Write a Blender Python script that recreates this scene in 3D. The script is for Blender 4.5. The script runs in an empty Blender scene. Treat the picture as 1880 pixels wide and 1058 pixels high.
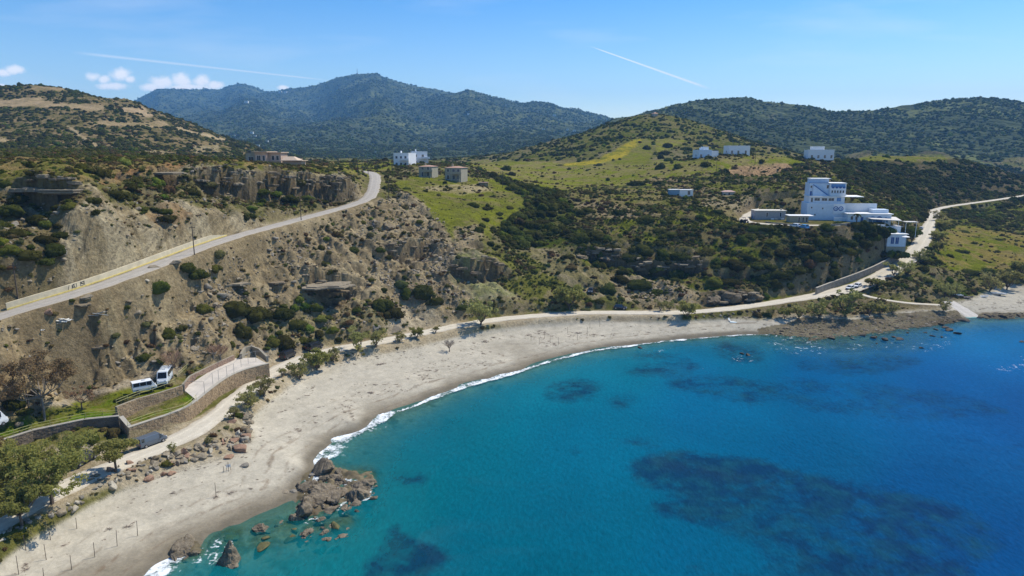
import bpy, bmesh, math, random, time
import numpy as np
from mathutils import Vector, Matrix, Euler
from math import sin, cos, pi, radians, atan, atan2, sqrt, exp
T0 = time.time()
random.seed(7); rng = np.random.default_rng(7)
SC = bpy.context.scene
COL = SC.collection

# ------------------------------------------------------------------ camera, world, sun, exposure
FPX = 1253.0; CX, CY = 940.0, 529.0; CAMZ = 55.0
PITCH = atan(249.0 / FPX); SP, CP = sin(PITCH), cos(PITCH)
cam = bpy.data.cameras.new('camera'); cam_o = bpy.data.objects.new('camera', cam); COL.objects.link(cam_o)
cam.sensor_width = 36.0; cam.lens = 36.0 * FPX / 1880.0; cam.clip_start = 1.0; cam.clip_end = 60000.0
cam_o.location = (0, 0, CAMZ); cam_o.rotation_euler = (pi / 2 - PITCH, 0, 0)
SC.camera = cam_o
SUN = np.array([0.86, 0.51, 0.0]); SUN /= np.linalg.norm(SUN); SEL = radians(56)
SUN = np.array([SUN[0] * cos(SEL), SUN[1] * cos(SEL), sin(SEL)])
world = bpy.data.worlds.new('World'); SC.world = world; world.use_nodes = True
wn = world.node_tree; wn.nodes.clear()
wo = wn.nodes.new('ShaderNodeOutputWorld'); bg = wn.nodes.new('ShaderNodeBackground')
sky = wn.nodes.new('ShaderNodeTexSky'); sky.sky_type = 'NISHITA'; sky.sun_disc = False
sky.sun_elevation = SEL; sky.sun_rotation = atan2(SUN[0], SUN[1])
sky.altitude = 50; sky.air_density = 1.0; sky.dust_density = 0.4; sky.ozone_density = 2.2
bg.inputs['Strength'].default_value = 0.15

def wv(op, *a):
    n = wn.nodes.new('ShaderNodeVectorMath'); n.operation = op
    for i, v in enumerate(a):
        if hasattr(v, 'links'): wn.links.new(v, n.inputs[i])
        else: n.inputs[i].default_value = v
    return n.outputs[1] if op in ('LENGTH', 'DOT_PRODUCT') else n.outputs[0]
def wm(op, *a):
    n = wn.nodes.new('ShaderNodeMath'); n.operation = op
    for i, v in enumerate(a):
        if hasattr(v, 'links'): wn.links.new(v, n.inputs[i])
        else: n.inputs[i].default_value = v
    return n.outputs[0]
gm = wn.nodes.new('ShaderNodeGamma'); gm.inputs[1].default_value = 1.15; wn.links.new(sky.outputs[0], gm.inputs[0])
# gamma acts on the sky's large physical values, so bring it back to its former level
sca = wv('SCALE', gm.outputs[0]); sca.node.inputs['Scale'].default_value = SKYK = 0.65
wtc = wn.nodes.new('ShaderNodeTexCoord'); sep = wn.nodes.new('ShaderNodeSeparateXYZ'); wn.links.new(wtc.outputs['Generated'], sep.inputs[0])
eg = wn.nodes.new('ShaderNodeMapRange'); eg.inputs[1].default_value = .05; eg.inputs[2].default_value = .21; wn.links.new(sep.outputs[2], eg.inputs[0])
tnt = wn.nodes.new('ShaderNodeMix'); tnt.data_type = 'RGBA'; tnt.inputs[6].default_value = (1.04, 1.05, 1.05, 1); tnt.inputs[7].default_value = (.40, .76, 1.03, 1); wn.links.new(eg.outputs[0], tnt.inputs[0])
sca = wv('MULTIPLY', sca, tnt.outputs[2])
yy_ = wm('MAXIMUM', sep.outputs[1], 0.02); comb = wn.nodes.new('ShaderNodeCombineXYZ')
wn.links.new(wm('DIVIDE', sep.outputs[0], yy_), comb.inputs[0]); wn.links.new(wm('DIVIDE', sep.outputs[2], yy_), comb.inputs[1])
PXY = comb.outputs[0]            # tangent of azimuth and of elevation: a place in the sky, fixed to the world
def skyp(u, v):
    a = (u - CX) / FPX; b = (CY - v) / FPX; dy = CP + b * SP; return (a / dy, (-SP + b * CP) / dy, 0)
puffs = [(300,152,26,13),(332,148,22,14),(368,149,17,13),(396,157,17,8),(345,160,48,7),(275,160,20,8),(170,142,17,9),(190,147,14,8),(222,138,20,12),(238,146,12,8),(205,158,34,7),(24,129,22,9),(6,134,16,8),(520,161,12,5),(2,158,14,5)]
dens = None
for (u, v, w, h) in puffs:
    p = skyp(u, v); d = wv('LENGTH', wv('MULTIPLY', wv('SUBTRACT', PXY, p), (FPX / w, FPX / h, 0))); d = wm('SUBTRACT', 1.0, d); dens = d if dens is None else wm('MAXIMUM', dens, d)
cn = wn.nodes.new('ShaderNodeTexNoise'); cn.inputs['Scale'].default_value = 55; cn.inputs['Detail'].default_value = 7; cn.inputs['Roughness'].default_value = .62; wn.links.new(PXY, cn.inputs['Vector'])
ca = wn.nodes.new('ShaderNodeMapRange'); ca.interpolation_type = 'SMOOTHSTEP'; ca.inputs[1].default_value = -.12; ca.inputs[2].default_value = .75
wn.links.new(wm('ADD', dens, wm('MULTIPLY', wm('SUBTRACT', cn.outputs[0], .46), 1.5)), ca.inputs[0])
cmask = wm('MULTIPLY', ca.outputs[0], .97)
# high thin haze streaks and two vapour trails
st = wn.nodes.new('ShaderNodeTexNoise'); st.inputs['Scale'].default_value = 3.0; st.inputs['Detail'].default_value = 6; wn.links.new(wv('MULTIPLY', PXY, (1, 6, 1)), st.inputs['Vector'])
sr = wn.nodes.new('ShaderNodeMapRange'); sr.inputs[1].default_value = .52; sr.inputs[2].default_value = .8; sr.inputs[4].default_value = .22; wn.links.new(st.outputs[0], sr.inputs[0])
cmask = wm('MAXIMUM', cmask, sr.outputs[0])
for (a_, b_, w0, w1, k_) in [((1080,84),(1305,164),1.0,3.2,.75),((130,96),(615,149),3.8,1.6,.36)]:
    A, B = Vector(skyp(*a_)), Vector(skyp(*b_)); D = B - A; L_ = D.length; t_ = wm('MULTIPLY', wv('DOT_PRODUCT', wv('SUBTRACT', PXY, tuple(A)), tuple(D / L_)), 1 / L_)
    nrm_ = Vector((-D.y, D.x, 0)) / L_; dd_ = wm('ABSOLUTE', wv('DOT_PRODUCT', wv('SUBTRACT', PXY, tuple(A)), tuple(nrm_)))
    wd = wm('MULTIPLY_ADD', t_, (w1 - w0) / FPX, w0 / FPX); e = wm('SUBTRACT', 1.0, wm('DIVIDE', dd_, wm('MAXIMUM', wd, .0002))); e = wm('MAXIMUM', e, 0.0)
    inside = wm('MULTIPLY', wm('GREATER_THAN', t_, 0.0), wm('LESS_THAN', t_, 1.0)); fade = wm('MINIMUM', 1.0, wm('MULTIPLY', wm('MINIMUM', t_, wm('SUBTRACT', 1.0, t_)), 8.0))
    cmask = wm('MAXIMUM', cmask, wm('MULTIPLY', wm('MULTIPLY', wm('MAXIMUM', fade, 0.0), inside), wm('MULTIPLY', e, k_)))
fwd = wm('GREATER_THAN', sep.outputs[1], 0.02); cmask = wm('MULTIPLY', cmask, fwd)
mxs = wn.nodes.new('ShaderNodeMix'); mxs.data_type = 'RGBA'; mxs.inputs[7].default_value = (6.7, 6.6, 6.5, 1); mxs.clamp_factor = True
wn.links.new(cmask, mxs.inputs[0]); wn.links.new(sca, mxs.inputs[6]); wn.links.new(mxs.outputs[2], bg.inputs['Color'])
wn.links.new(bg.outputs[0], wo.inputs['Surface'])
sl = bpy.data.lights.new('sun', 'SUN'); sl.energy = 4.3; sl.angle = radians(0.53); sl.color = (1.0, 0.93, 0.81)
so = bpy.data.objects.new('sun', sl); COL.objects.link(so)
so.rotation_euler = (pi / 2 - SEL, 0, -(atan2(SUN[0], SUN[1])) + pi)
so.rotation_euler = Vector(SUN.tolist()).to_track_quat('Z', 'Y').to_euler()
SC.view_settings.view_transform = 'Standard'; SC.view_settings.look = 'None'
SC.view_settings.exposure = 0.36; SC.view_settings.gamma = 1.0; SC.view_settings.use_curve_mapping = False
cy = SC.cycles
cy.max_bounces = 6; cy.diffuse_bounces = 2; cy.glossy_bounces = 2; cy.transmission_bounces = 3
cy.volume_bounces = 1; cy.transparent_max_bounces = 12; cy.use_denoising = True
cy.caustics_reflective = False; cy.caustics_refractive = False

# ------------------------------------------------------------------ pixel <-> place
def ray(u, v):
    a = (u - CX) / FPX; b = (CY - v) / FPX
    dy = CP + b * SP
    return a / dy, (-SP + b * CP) / dy
def pz(u, v, z):
    t, s = ray(u, v); Y = (z - CAMZ) / s
    return (t * Y, Y, z)
def pY(u, v, Y):
    t, s = ray(u, v)
    return (t * Y, Y, CAMZ + s * Y)
def proj(x, y, z):
    d = y * CP - (z - CAMZ) * SP; up = y * SP + (z - CAMZ) * CP
    return CX + FPX * x / d, CY - FPX * up / d

# ------------------------------------------------------------------ noise
def _h(ix, iy, seed):
    h = (ix.astype(np.int64) * 374761393 + iy.astype(np.int64) * 668265263 + seed * 1274126177) & 0xffffffff
    h = ((h ^ (h >> 13)) * 1103515245) & 0xffffffff
    h = (h ^ (h >> 16)) & 0xffffffff
    return (h & 0xffff).astype(np.float32) / 32767.5 - 1.0
def vn(x, y, seed=0):
    x = np.asarray(x, dtype=np.float64); y = np.asarray(y, dtype=np.float64)
    ix = np.floor(x); iy = np.floor(y)
    fx = (x - ix).astype(np.float32); fy = (y - iy).astype(np.float32)
    fx = fx * fx * (3 - 2 * fx); fy = fy * fy * (3 - 2 * fy)
    ix = ix.astype(np.int64); iy = iy.astype(np.int64)
    a = _h(ix, iy, seed); b = _h(ix + 1, iy, seed); c = _h(ix, iy + 1, seed); d = _h(ix + 1, iy + 1, seed)
    return a + (b - a) * fx + (c - a) * fy + (a - b - c + d) * fx * fy
def fbm(x, y, oct=4, seed=0, gain=0.5):
    s = 0; a = 1.0; t = 0
    for o in range(oct):
        s = s + a * vn(x * 2 ** o + 17.3 * o, y * 2 ** o - 9.1 * o, seed + o); t += a; a *= gain
    return s / t
def ridged(x, y, oct=3, seed=0, gain=0.5):
    s = 0; a = 1.0; t = 0
    for o in range(oct):
        s = s + a * (1 - 2 * np.abs(vn(x * 2 ** o + 5.3 * o, y * 2 ** o + 3.1 * o, seed + o))); t += a; a *= gain
    return s / t
def sstep(a, b, x):
    t = np.clip((x - a) / (b - a), 0, 1); return t * t * (3 - 2 * t)

# ------------------------------------------------------------------ materials
def mat(name):
    m = bpy.data.materials.new(name); m.use_nodes = True
    nt = m.node_tree; nt.nodes.clear()
    o = nt.nodes.new('ShaderNodeOutputMaterial')
    return m, nt, o
def N(nt, t, **kw):
    n = nt.nodes.new(t)
    for k, v in kw.items():
        if k.startswith('i_'):
            n.inputs[k[2:].replace('_', ' ')].default_value = v
        else: setattr(n, k, v)
    return n
def mix(nt, fac, a, b, blend='MIX'):
    n = nt.nodes.new('ShaderNodeMix'); n.data_type = 'RGBA'; n.blend_type = blend; n.clamp_result = True
    for sock, val in ((n.inputs[0], fac), (n.inputs[6], a), (n.inputs[7], b)):
        if hasattr(val, 'links'): nt.links.new(val, sock)
        else: sock.default_value = val if not isinstance(val, tuple) else (*val[:3], 1)
    return n.outputs[2]
def noise(nt, vec, scale, detail=4, rough=0.6, dist=0):
    n = nt.nodes.new('ShaderNodeTexNoise'); n.inputs['Scale'].default_value = scale
    n.inputs['Detail'].default_value = detail; n.inputs['Roughness'].default_value = rough
    n.inputs['Distortion'].default_value = dist
    nt.links.new(vec, n.inputs['Vector']); return n.outputs[0]
def ramp(nt, src, lo, hi, a=0.0, b=1.0):
    n = nt.nodes.new('ShaderNodeMapRange'); n.inputs[1].default_value = lo; n.inputs[2].default_value = hi
    n.inputs[3].default_value = a; n.inputs[4].default_value = b
    nt.links.new(src, n.inputs[0]); return n.outputs[0]
def math_(nt, op, a, b=None):
    n = nt.nodes.new('ShaderNodeMath'); n.operation = op
    for i, v in enumerate((a, b)):
        if v is None: continue
        if hasattr(v, 'links'): nt.links.new(v, n.inputs[i])
        else: n.inputs[i].default_value = v
    return n.outputs[0]
_simple = {}
def simple(name, col, rough=0.7, var=0.12, scale=1.5, metallic=0.0, bump=0.0, spec=0.4, emit=None, world_var=False):
    """painted / solid surface with slight procedural wear"""
    if name in _simple: return _simple[name]
    m, nt, o = mat(name)
    p = N(nt, 'ShaderNodeBsdfPrincipled'); p.inputs['Roughness'].default_value = rough
    p.inputs['Metallic'].default_value = metallic; p.inputs['Specular IOR Level'].default_value = spec
    tc = N(nt, 'ShaderNodeTexCoord')
    n1 = noise(nt, tc.outputs['Object'], scale, 5, 0.65)
    f = ramp(nt, n1, 0.3, 0.7, 1 - var, 1 + var)
    hv = N(nt, 'ShaderNodeHueSaturation'); hv.inputs['Color'].default_value = (*col, 1)
    nt.links.new(f, hv.inputs['Value']); nt.links.new(hv.outputs[0], p.inputs['Base Color'])
    if bump:
        b = N(nt, 'ShaderNodeBump'); b.inputs['Strength'].default_value = bump; b.inputs['Distance'].default_value = 0.05
        nt.links.new(noise(nt, tc.outputs['Object'], scale * 6, 4), b.inputs['Height']); nt.links.new(b.outputs[0], p.inputs['Normal'])
    nt.links.new(p.outputs[0], o.inputs[0]); _simple[name] = m
    return m

# ------------------------------------------------------------------ mesh helpers
def tag(o, label=None, cat=None, group=None, kind=None):
    if label: o['label'] = label
    if cat: o['category'] = cat
    if group: o['group'] = group
    if kind: o['kind'] = kind
    return o
def mesh_np(name, V, Fc, m, smooth=False, attrs=None):
    """V (n,3), Fc (m,k) arrays"""
    me = bpy.data.meshes.new(name); V = np.asarray(V, dtype=np.float32); Fc = np.asarray(Fc, dtype=np.int32)
    k = Fc.shape[1]
    me.vertices.add(len(V)); me.vertices.foreach_set('co', V.ravel())
    me.loops.add(Fc.size); me.loops.foreach_set('vertex_index', Fc.ravel())
    me.polygons.add(len(Fc)); me.polygons.foreach_set('loop_start', np.arange(0, Fc.size, k, dtype=np.int32))
    me.polygons.foreach_set('loop_total', np.full(len(Fc), k, dtype=np.int32))
    if smooth: me.polygons.foreach_set('use_smooth', np.ones(len(Fc), dtype=bool))
    for an, (ty, dat) in (attrs or {}).items():
        a = me.attributes.new(an, ty, 'POINT')
        if ty == 'FLOAT': a.data.foreach_set('value', np.asarray(dat, dtype=np.float32).ravel())
        elif ty == 'FLOAT_COLOR': a.data.foreach_set('color', np.asarray(dat, dtype=np.float32).ravel())
        elif ty == 'FLOAT_VECTOR': a.data.foreach_set('vector', np.asarray(dat, dtype=np.float32).ravel())
        elif ty == 'INT': a.data.foreach_set('value', np.asarray(dat, dtype=np.int32).ravel())
    me.update(calc_edges=True); me.validate()
    if m is not None: me.materials.append(m)
    return me
def obj(name, me, parent=None, loc=None, rotz=None):
    o = bpy.data.objects.new(name, me); COL.objects.link(o)
    if parent is not None: o.parent = parent
    if loc is not None: o.location = loc
    if rotz is not None: o.rotation_euler = (0, 0, rotz)
    return o
class MB:
    """collects solids, builds ONE mesh object"""
    def __init__(s): s.v = []; s.f = []; s.m = []; s.cur = 0
    def add(s, vs, fs):
        n = len(s.v); s.v += [tuple(p) for p in vs]; s.f += [tuple(i + n for i in f) for f in fs]; s.m += [s.cur] * len(fs)
    def box(s, x0, x1, y0, y1, z0, z1):
        s.add([(x0, y0, z0), (x1, y0, z0), (x1, y1, z0), (x0, y1, z0), (x0, y0, z1), (x1, y0, z1), (x1, y1, z1), (x0, y1, z1)],
              [(0, 3, 2, 1), (4, 5, 6, 7), (0, 1, 5, 4), (1, 2, 6, 5), (2, 3, 7, 6), (3, 0, 4, 7)])
    def hexa(s, pts):
        s.add(pts, [(0, 3, 2, 1), (4, 5, 6, 7), (0, 1, 5, 4), (1, 2, 6, 5), (2, 3, 7, 6), (3, 0, 4, 7)])
    def tube(s, pts, rad, n=6, caps=True):
        pts = [Vector(p) for p in pts]; rads = rad if isinstance(rad, (list, tuple)) else [rad] * len(pts)
        vs = []; fs = []
        for i, p in enumerate(pts):
            d = (pts[min(i + 1, len(pts) - 1)] - pts[max(i - 1, 0)]).normalized()
            a = d.orthogonal().normalized() if i == 0 else (a - d * a.dot(d)).normalized()
            b = d.cross(a)
            for k in range(n):
                w = 2 * pi * k / n; vs.append(p + (a * cos(w) + b * sin(w)) * rads[i])
        for i in range(len(pts) - 1):
            for k in range(n):
                fs.append((i * n + k, i * n + (k + 1) % n, (i + 1) * n + (k + 1) % n, (i + 1) * n + k))
        if caps: fs.append(tuple(range(n))[::-1]); fs.append(tuple((len(pts) - 1) * n + k for k in range(n)))
        s.add(vs, fs)
    def build(s, name, m, parent=None, loc=None, rotz=None, smooth=False, bevel=0.0):
        me = bpy.data.meshes.new(name); me.from_pydata(s.v, [], s.f)
        for mm in (m if isinstance(m, (list, tuple)) else [m]): me.materials.append(mm)
        if len(me.materials) > 1: me.polygons.foreach_set('material_index', s.m)
        if bevel:
            bm = bmesh.new(); bm.from_mesh(me)
            bmesh.ops.bevel(bm, geom=[e for e in bm.edges if len(e.link_faces) == 2 and e.calc_face_angle(0) > 0.6], offset=bevel, segments=1, affect='EDGES')
            bm.to_mesh(me); bm.free()
        if smooth: me.polygons.foreach_set('use_smooth', [True] * len(me.polygons))
        me.update()
        return obj(name, me, parent, loc, rotz)
def empty(name, loc, rotz=0):
    o = bpy.data.objects.new(name, None); COL.objects.link(o); o.location = loc; o.rotation_euler = (0, 0, rotz); o.empty_display_size = 0.3
    return o
# ------------------------------------------------------------------ measured lines: (pixel u, pixel v) + height or distance
WL = [(100,1170),(265,1060),(310,1024),(345,1003),(400,985),(440,963),(475,946),(515,930),(545,915),(562,885),(575,848),(600,824),(640,798),(680,776),(720,760),(760,747),(800,729),(840,713),(900,697),(960,680),(1020,661),(1080,646),(1140,637),(1200,629),(1260,623),(1320,618),(1380,614),(1420,616),(1470,628),(1540,622),(1600,616),(1660,606),(1700,602),(1735,597),(1770,588),(1782,583),(1810,586),(1880,582),(1990,580)]
BB = [(-200,1110),(-80,1045),(0,1003),(60,965),(140,928),(200,908),(300,882),(380,858),(445,842),(466,800),(452,768),(500,738),(560,697),(640,669),(720,649),(800,629),(860,611),(900,603),(1000,591),(1080,585),(1200,584),(1300,585),(1400,590),(1460,586),(1550,588),(1620,582),(1700,574),(1745,572)]
ROAD1 = [(-130,1040,4.5),(-40,975,4.5),(60,922,4.5),(130,884,4.5),(215,850,4.4),(300,822,4.3),(365,792,4.3),(415,748,4.3),(465,706,4.2),(510,674,4.2),(560,653,4.2),(620,638,4.2),(700,628,4.2),(760,614,4.2),(820,601,4.1),(900,587,4.0),(960,581,4.0),(1040,576,4.0),(1090,572,4.0),(1140,574,4.0),(1200,575,4.0),(1260,574,4.0),(1330,568,4.2),(1400,559,4.5),(1460,549,5.0),(1520,537,5.6),(1570,525,6.5),(1620,502,9.0),(1660,476,12.3),(1685,450,15.5),(1700,425,18.0),(1711,400,20.0),(1717,385,21.0)]
ROAD1B = [(1717,385,21.0),(1740,379,21.6),(1800,371,22.6),(1850,364,23.3),(1900,356,24.3),(2000,342,26)]
ROADU = [(-120,620,118),(0,577,125),(76,557,131),(153,536,138),(255,499,152),(357,459,172),(419,436,185),(468,424,196),(547,403,217),(586,393,228),(645,377,245),(678,366,258),(686,347,280),(688,333,300),(690,323,320),(680,316,345),(650,313,370)]
R1 = [pz(*p) for p in ROAD1]; R1B = [pz(*p) for p in ROAD1B]; RU = [pY(*p) for p in ROADU]
CTRL = []
def cz(pts, z): CTRL.extend(pz(u, v, z) for u, v in pts)
def cY(pts): CTRL.extend(pY(*p) for p in pts)
def czz(pts): CTRL.extend(pz(*p) for p in pts)
cz(WL, 0.0); cz(BB, 2.3)
# mid beach
cz([(60,1020),(200,960),(330,925),(450,885),(540,850),(640,770),(760,705),(900,660),(1040,628),(1160,611),(1280,604)], 1.3)
# sea bed
cz([(430,1010),(520,965)], -0.5)
cz([(330,1080),(470,1045)], -1.3); cz([(620,990),(650,880),(760,800)], -1.6)
cz([(760,1000),(820,840),(960,740),(1120,690),(1260,660),(1380,665)], -3.2)
cz([(1000,900),(1000,1060),(1200,760),(1450,720)], -5.5)
cz([(1300,1100),(1400,900),(1700,750),(1700,1000),(1900,720),(2000,1000)], -9)
cz([(1850,640),(1950,650)], -3.5); cz([(1560,665),(1680,650)], -1.6); cz([(600,1150),(1000,1180)], -4)
cz([(1470,605),(1560,605),(1640,598)], 0.7)
for p in R1 + R1B + RU: CTRL.append(p)
# camper terrace and the lawns
czz([(0,792,8),(60,752,9),(130,742,8.8),(200,716,8.5),(270,697,8),(330,682,8),(180,755,7.6),(100,775,7.8),(300,720,7.6),(250,745,7.0),(380,690,7.5),(450,662,7.5),(300,755,6.9),(340,730,7.2),(-120,860,7.5)])
cY([(0,700,116),(0,640,118),(0,605,121),(100,700,128),(100,640,132),(100,600,133),(150,682,133),(200,690,134),(200,640,138),(200,600,141),(200,560,143.5),
    (300,660,142),(300,600,149),(300,540,156),(300,505,160),(400,640,152),(400,600,158),(400,560,164),(400,520,170),(400,480,175),(-100,720,105),(-100,660,110),
    (500,610,170),(500,540,181),(500,480,191),(500,440,198),(600,600,181),(600,560,187),(600,520,193),(600,470,204),(600,430,215),(560,625,176),(440,655,158),
    (700,600,187),(700,560,195),(700,500,209),(700,450,225),(700,405,244),(720,372,262),(800,560,203),(800,500,220),(800,450,237),(800,412,254),(760,590,198),
    (850,480,226),(850,540,213),(920,482,231),(920,548,215),(760,385,262),(735,350,285)])
# cut slope and cliff top left of the upper road
cY([(-80,500,125),(0,480,132),(60,470,136),(130,375,150),(60,400,150),(0,400,150),(200,385,158),(200,440,150),(300,392,176),(300,425,171),(400,385,196),(470,392,206),(550,375,227),(620,362,249),(655,352,263),
    (-80,325,158),(20,326,162),(100,328,163),(160,331,166),(250,318,188),(300,312,198),(400,308,216),(450,312,225),(500,312,234),(560,318,247),(620,322,262),(650,330,275),
    (-80,298,215),(0,300,215),(100,296,225),(200,290,250),(300,297,250),(400,300,258),(470,304,272),(550,304,290),(620,306,318),
    (-80,278,330),(0,276,330),(100,275,340),(200,278,350),(300,288,350),(400,296,350),(500,297,370),(600,301,380)])
CTRL.extend([pY(u, v, Y) for u, v, Y in [(-80,290,420),(100,290,420),(300,296,430)]])
# left hill
LH = [(-300,165),(-150,160),(0,160),(50,155),(100,158),(150,168),(200,180),(235,182),(262,198),(300,213),(350,229),(400,246),(450,263),(500,282),(540,300)]
cY([(u, v, 760) for u, v in LH]); cY([(-150,215,600),(0,215,600),(100,217,600),(200,226,600),(300,243,600),(400,266,610),(470,285,610)])
cY([(-150,262,480),(0,258,480),(100,262,480),(200,270,480),(300,281,480),(400,292,490)])
cY([(0,190,1000),(200,215,1000),(400,275,1000)])
# centre saddle, houses, green field
cY([(640,303,400),(700,300,400),(740,303,395),(790,303,395),(700,296,440),(790,300,440),(850,302,450),(900,303,470),(780,326,350),(833,331,335),(740,325,330),(750,342,308),
    (800,370,280),(850,402,262),(900,430,252),(900,352,318),(950,382,290),(880,330,350),(950,330,390),(700,310,620),(600,320,620),(850,318,620)])
cY([(1000,400,292),(960,440,266),(1000,470,251),(960,500,235),(940,540,221),(1000,540,224),(1040,555,221),(1040,360,330),(1040,500,240),(1060,440,258),
    (1100,340,400),(1000,330,430),(1100,320,450),(1100,303,520),(1000,312,500),(950,308,520),(930,300,560),(1200,322,405),(1200,303,500)])
# cone hill
cY([(1200,209,760),(1150,223,730),(1120,236,710),(1060,252,690),(1000,276,650),(950,298,610),(1240,216,750),(1280,233,720),(1330,251,690),(1380,264,660),(1420,272,640),
    (1150,264,610),(1190,258,620),(1100,286,560),(1200,286,560),(1260,280,580),(1050,301,545),(1300,275,600),(1200,250,900),(1050,290,900),(1350,285,900),(1350,290,500),(1200,236,690)])
# knoll, platform, hotel slope
cY([(1150,545,228),(1120,560,221),(1200,500,246),(1200,460,256),(1200,420,270),(1200,388,288),(1200,358,328),(1250,360,330),(1350,360,330),(1100,480,247),(1100,440,260),(1100,402,284),(1060,520,234),
    (1300,545,228),(1300,510,238),(1300,470,250),(1300,420,266),(1350,402,280),(1400,520,237),(1400,480,246),(1400,445,255),(1450,520,240),(1450,450,254),(1500,480,248),(1550,442,262),(1560,498,250),(1620,466,266),(1500,525,238)])
cz([(1366,410),(1420,404),(1460,410),(1500,412),(1540,408),(1580,408)], 27.0)
cY([(1640,440,276),(1620,415,284),(1600,372,325),(1650,400,312),(1690,388,380),(1600,340,400),(1700,352,450),(1800,350,520),(1520,355,308),(1440,370,310),(1400,342,330),(1350,332,370),(1400,312,420),(1300,312,410),(1500,312,400),(1500,292,480),(1300,292,430),(1360,284,460),(1440,290,470),
    (1540,300,560),(1600,287,560),(1650,285,565),(1700,288,565),(1750,293,570),(1800,301,575),(1860,322,580),(1900,338,580),(2000,355,600),(1560,310,700),(1700,310,700),(1850,345,700),
    (1500,300,620)])
# right meadow
cY([(1780,402,390),(1850,392,425),(1950,392,430),(1760,440,330),(1850,440,335),(1950,450,330),(1800,480,292),(1700,490,263),(1760,502,270),(1870,502,275),(1650,522,244),(1740,410,370),(1860,373,470),(1910,366,485),(1810,384,450)])
czz([(1600,545,5.2),(1680,553,3.6),(1740,556,2.8),(1800,545,2.2),(1860,522,2.6),(1850,560,1.4),(1960,540,1.5),(1755,562,2.2)])
CT = np.array(CTRL)
cp = np.stack([CT[:, 0] / CT[:, 1], np.log(CT[:, 1])], 1); cv = CT[:, 2]
keep = []
for i in range(len(cp)):
    if all(abs(cp[i, 0] - cp[j, 0]) + abs(cp[i, 1] - cp[j, 1]) > 0.006 for j in keep): keep.append(i)
cp = cp[keep]; cv = cv[keep]
def phi(r2): return np.sqrt(r2 + 0.008 ** 2)
D2 = ((cp[:, None, :] - cp[None]) ** 2).sum(-1)
n = len(cp); A = np.zeros((n + 3, n + 3)); A[:n, :n] = phi(D2) + np.eye(n) * -2e-4
A[:n, n] = 1; A[:n, n + 1:] = cp; A[n, :n] = 1; A[n + 1:, :n] = cp.T
W = np.linalg.solve(A, np.concatenate([cv, [0, 0, 0]]))
gt = np.linspace(-1.6, 1.6, 360); gl = np.linspace(math.log(30), math.log(1100), 420)
GT, GL = np.meshgrid(gt, gl)
Q = np.stack([GT.ravel(), GL.ravel()], 1); Zc = np.zeros(len(Q))
for i in range(0, len(Q), 20000):
    q = Q[i:i + 20000]; d2 = ((q[:, None, :] - cp[None]) ** 2).sum(-1)
    Zc[i:i + 20000] = phi(d2) @ W[:n] + W[n] + q @ W[n + 1:]
Zc = Zc.reshape(GT.shape)
def base_near(x, y):
    t = x / y; l = np.log(y)
    a = np.clip((t - gt[0]) / (gt[1] - gt[0]), 0, len(gt) - 1.001); b = np.clip((l - gl[0]) / (gl[1] - gl[0]), 0, len(gl) - 1.001)
    i = a.astype(int); j = b.astype(int); fa = a - i; fb = b - j
    return (Zc[j, i] * (1 - fa) + Zc[j, i + 1] * fa) * (1 - fb) + (Zc[j + 1, i] * (1 - fa) + Zc[j + 1, i + 1] * fa) * fb

# ------------------------------------------------------------------ far ridges
RIDGES = [
 (5600, 900, [(60,250),(180,222),(245,187),(270,172),(290,163),(340,164),(380,163),(405,164),(420,157),(445,152),(465,159),(490,168),(560,182),(640,220)]),
 (4600, 900, [(380,215),(440,180),(500,168),(530,161),(555,160),(590,152),(620,141),(652,135),(690,135),(720,146),(760,157),(800,162),(840,174),(900,195),(980,230)]),
 (3600, 700, [(640,250),(720,205),(800,176),(830,171),(860,164),(890,173),(920,180),(960,190),(985,187),(1010,189),(1030,197),(1060,200),(1100,210),(1125,217),(1180,232),(1300,270)]),
 (2500, 500, [(300,262),(420,250),(480,236),(560,228),(640,215),(720,222),(800,240),(900,228),(1000,222),(1060,226),(1120,221),(1200,235),(1300,260)]),
 (1550, 350, [(980,290),(1060,250),(1125,219),(1160,213),(1220,197),(1260,187),(1290,183),(1330,179),(1370,178),(1400,185),(1450,190),(1500,197),(1530,205),(1560,203),(1600,203),(1650,195),(1700,187),(1740,183),(1800,178),(1850,182),(1880,187),(2000,196),(2200,215),(2500,250)]),
 (1650, 350, [(-400,262),(0,262),(200,268),(400,262),(460,256),(520,262),(600,272),(700,280),(800,272),(880,276),(1000,262),(1100,258)]),
]
def far_z(x, y):
    t = x / y
    z = 38 + 6 * fbm(x / 200, y / 200, 3, 50)
    for k, (D, w, sk) in enumerate(RIDGES):
        tt = np.array([ray(u, v)[0] for u, v in sk]); ss = np.array([ray(u, v)[1] for u, v in sk])
        o = np.argsort(tt); s = np.interp(t, tt[o], ss[o], left=ss[o][0] - 0.06, right=ss[o][-1] - 0.06)
        Dw = D * (1 + 0.06 * vn(t * 6, t * 0 + k * 7.7, 60 + k))
        zc = CAMZ + s * Dw
        y0 = 900 if D < 2000 else (1150 if D < 3000 else 1500)
        f = np.clip((y - y0) / (Dw - y0), 0, 1)
        up = 38 + (zc - 38) * (f ** 1.25)
        dn = zc - (y - Dw) * 0.45 * (1 + 0 * y)
        zz = np.where(y < Dw, up, dn)
        amp = 0.19 * np.clip(zc - 38, 0, 900) * np.clip(f * 4, 0, 1) * np.clip((1 - f) * 5, 0.05, 1)
        sc = D / 9.0
        rr = ridged(x / sc + 0.3 * y / sc, y / (sc * 2.2), 4, 70 + k * 5, 0.5)
        zz = zz + amp * (rr - 0.45)
        z = np.maximum(z, zz) if k == 0 else np.maximum(z, zz)
    return z

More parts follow.
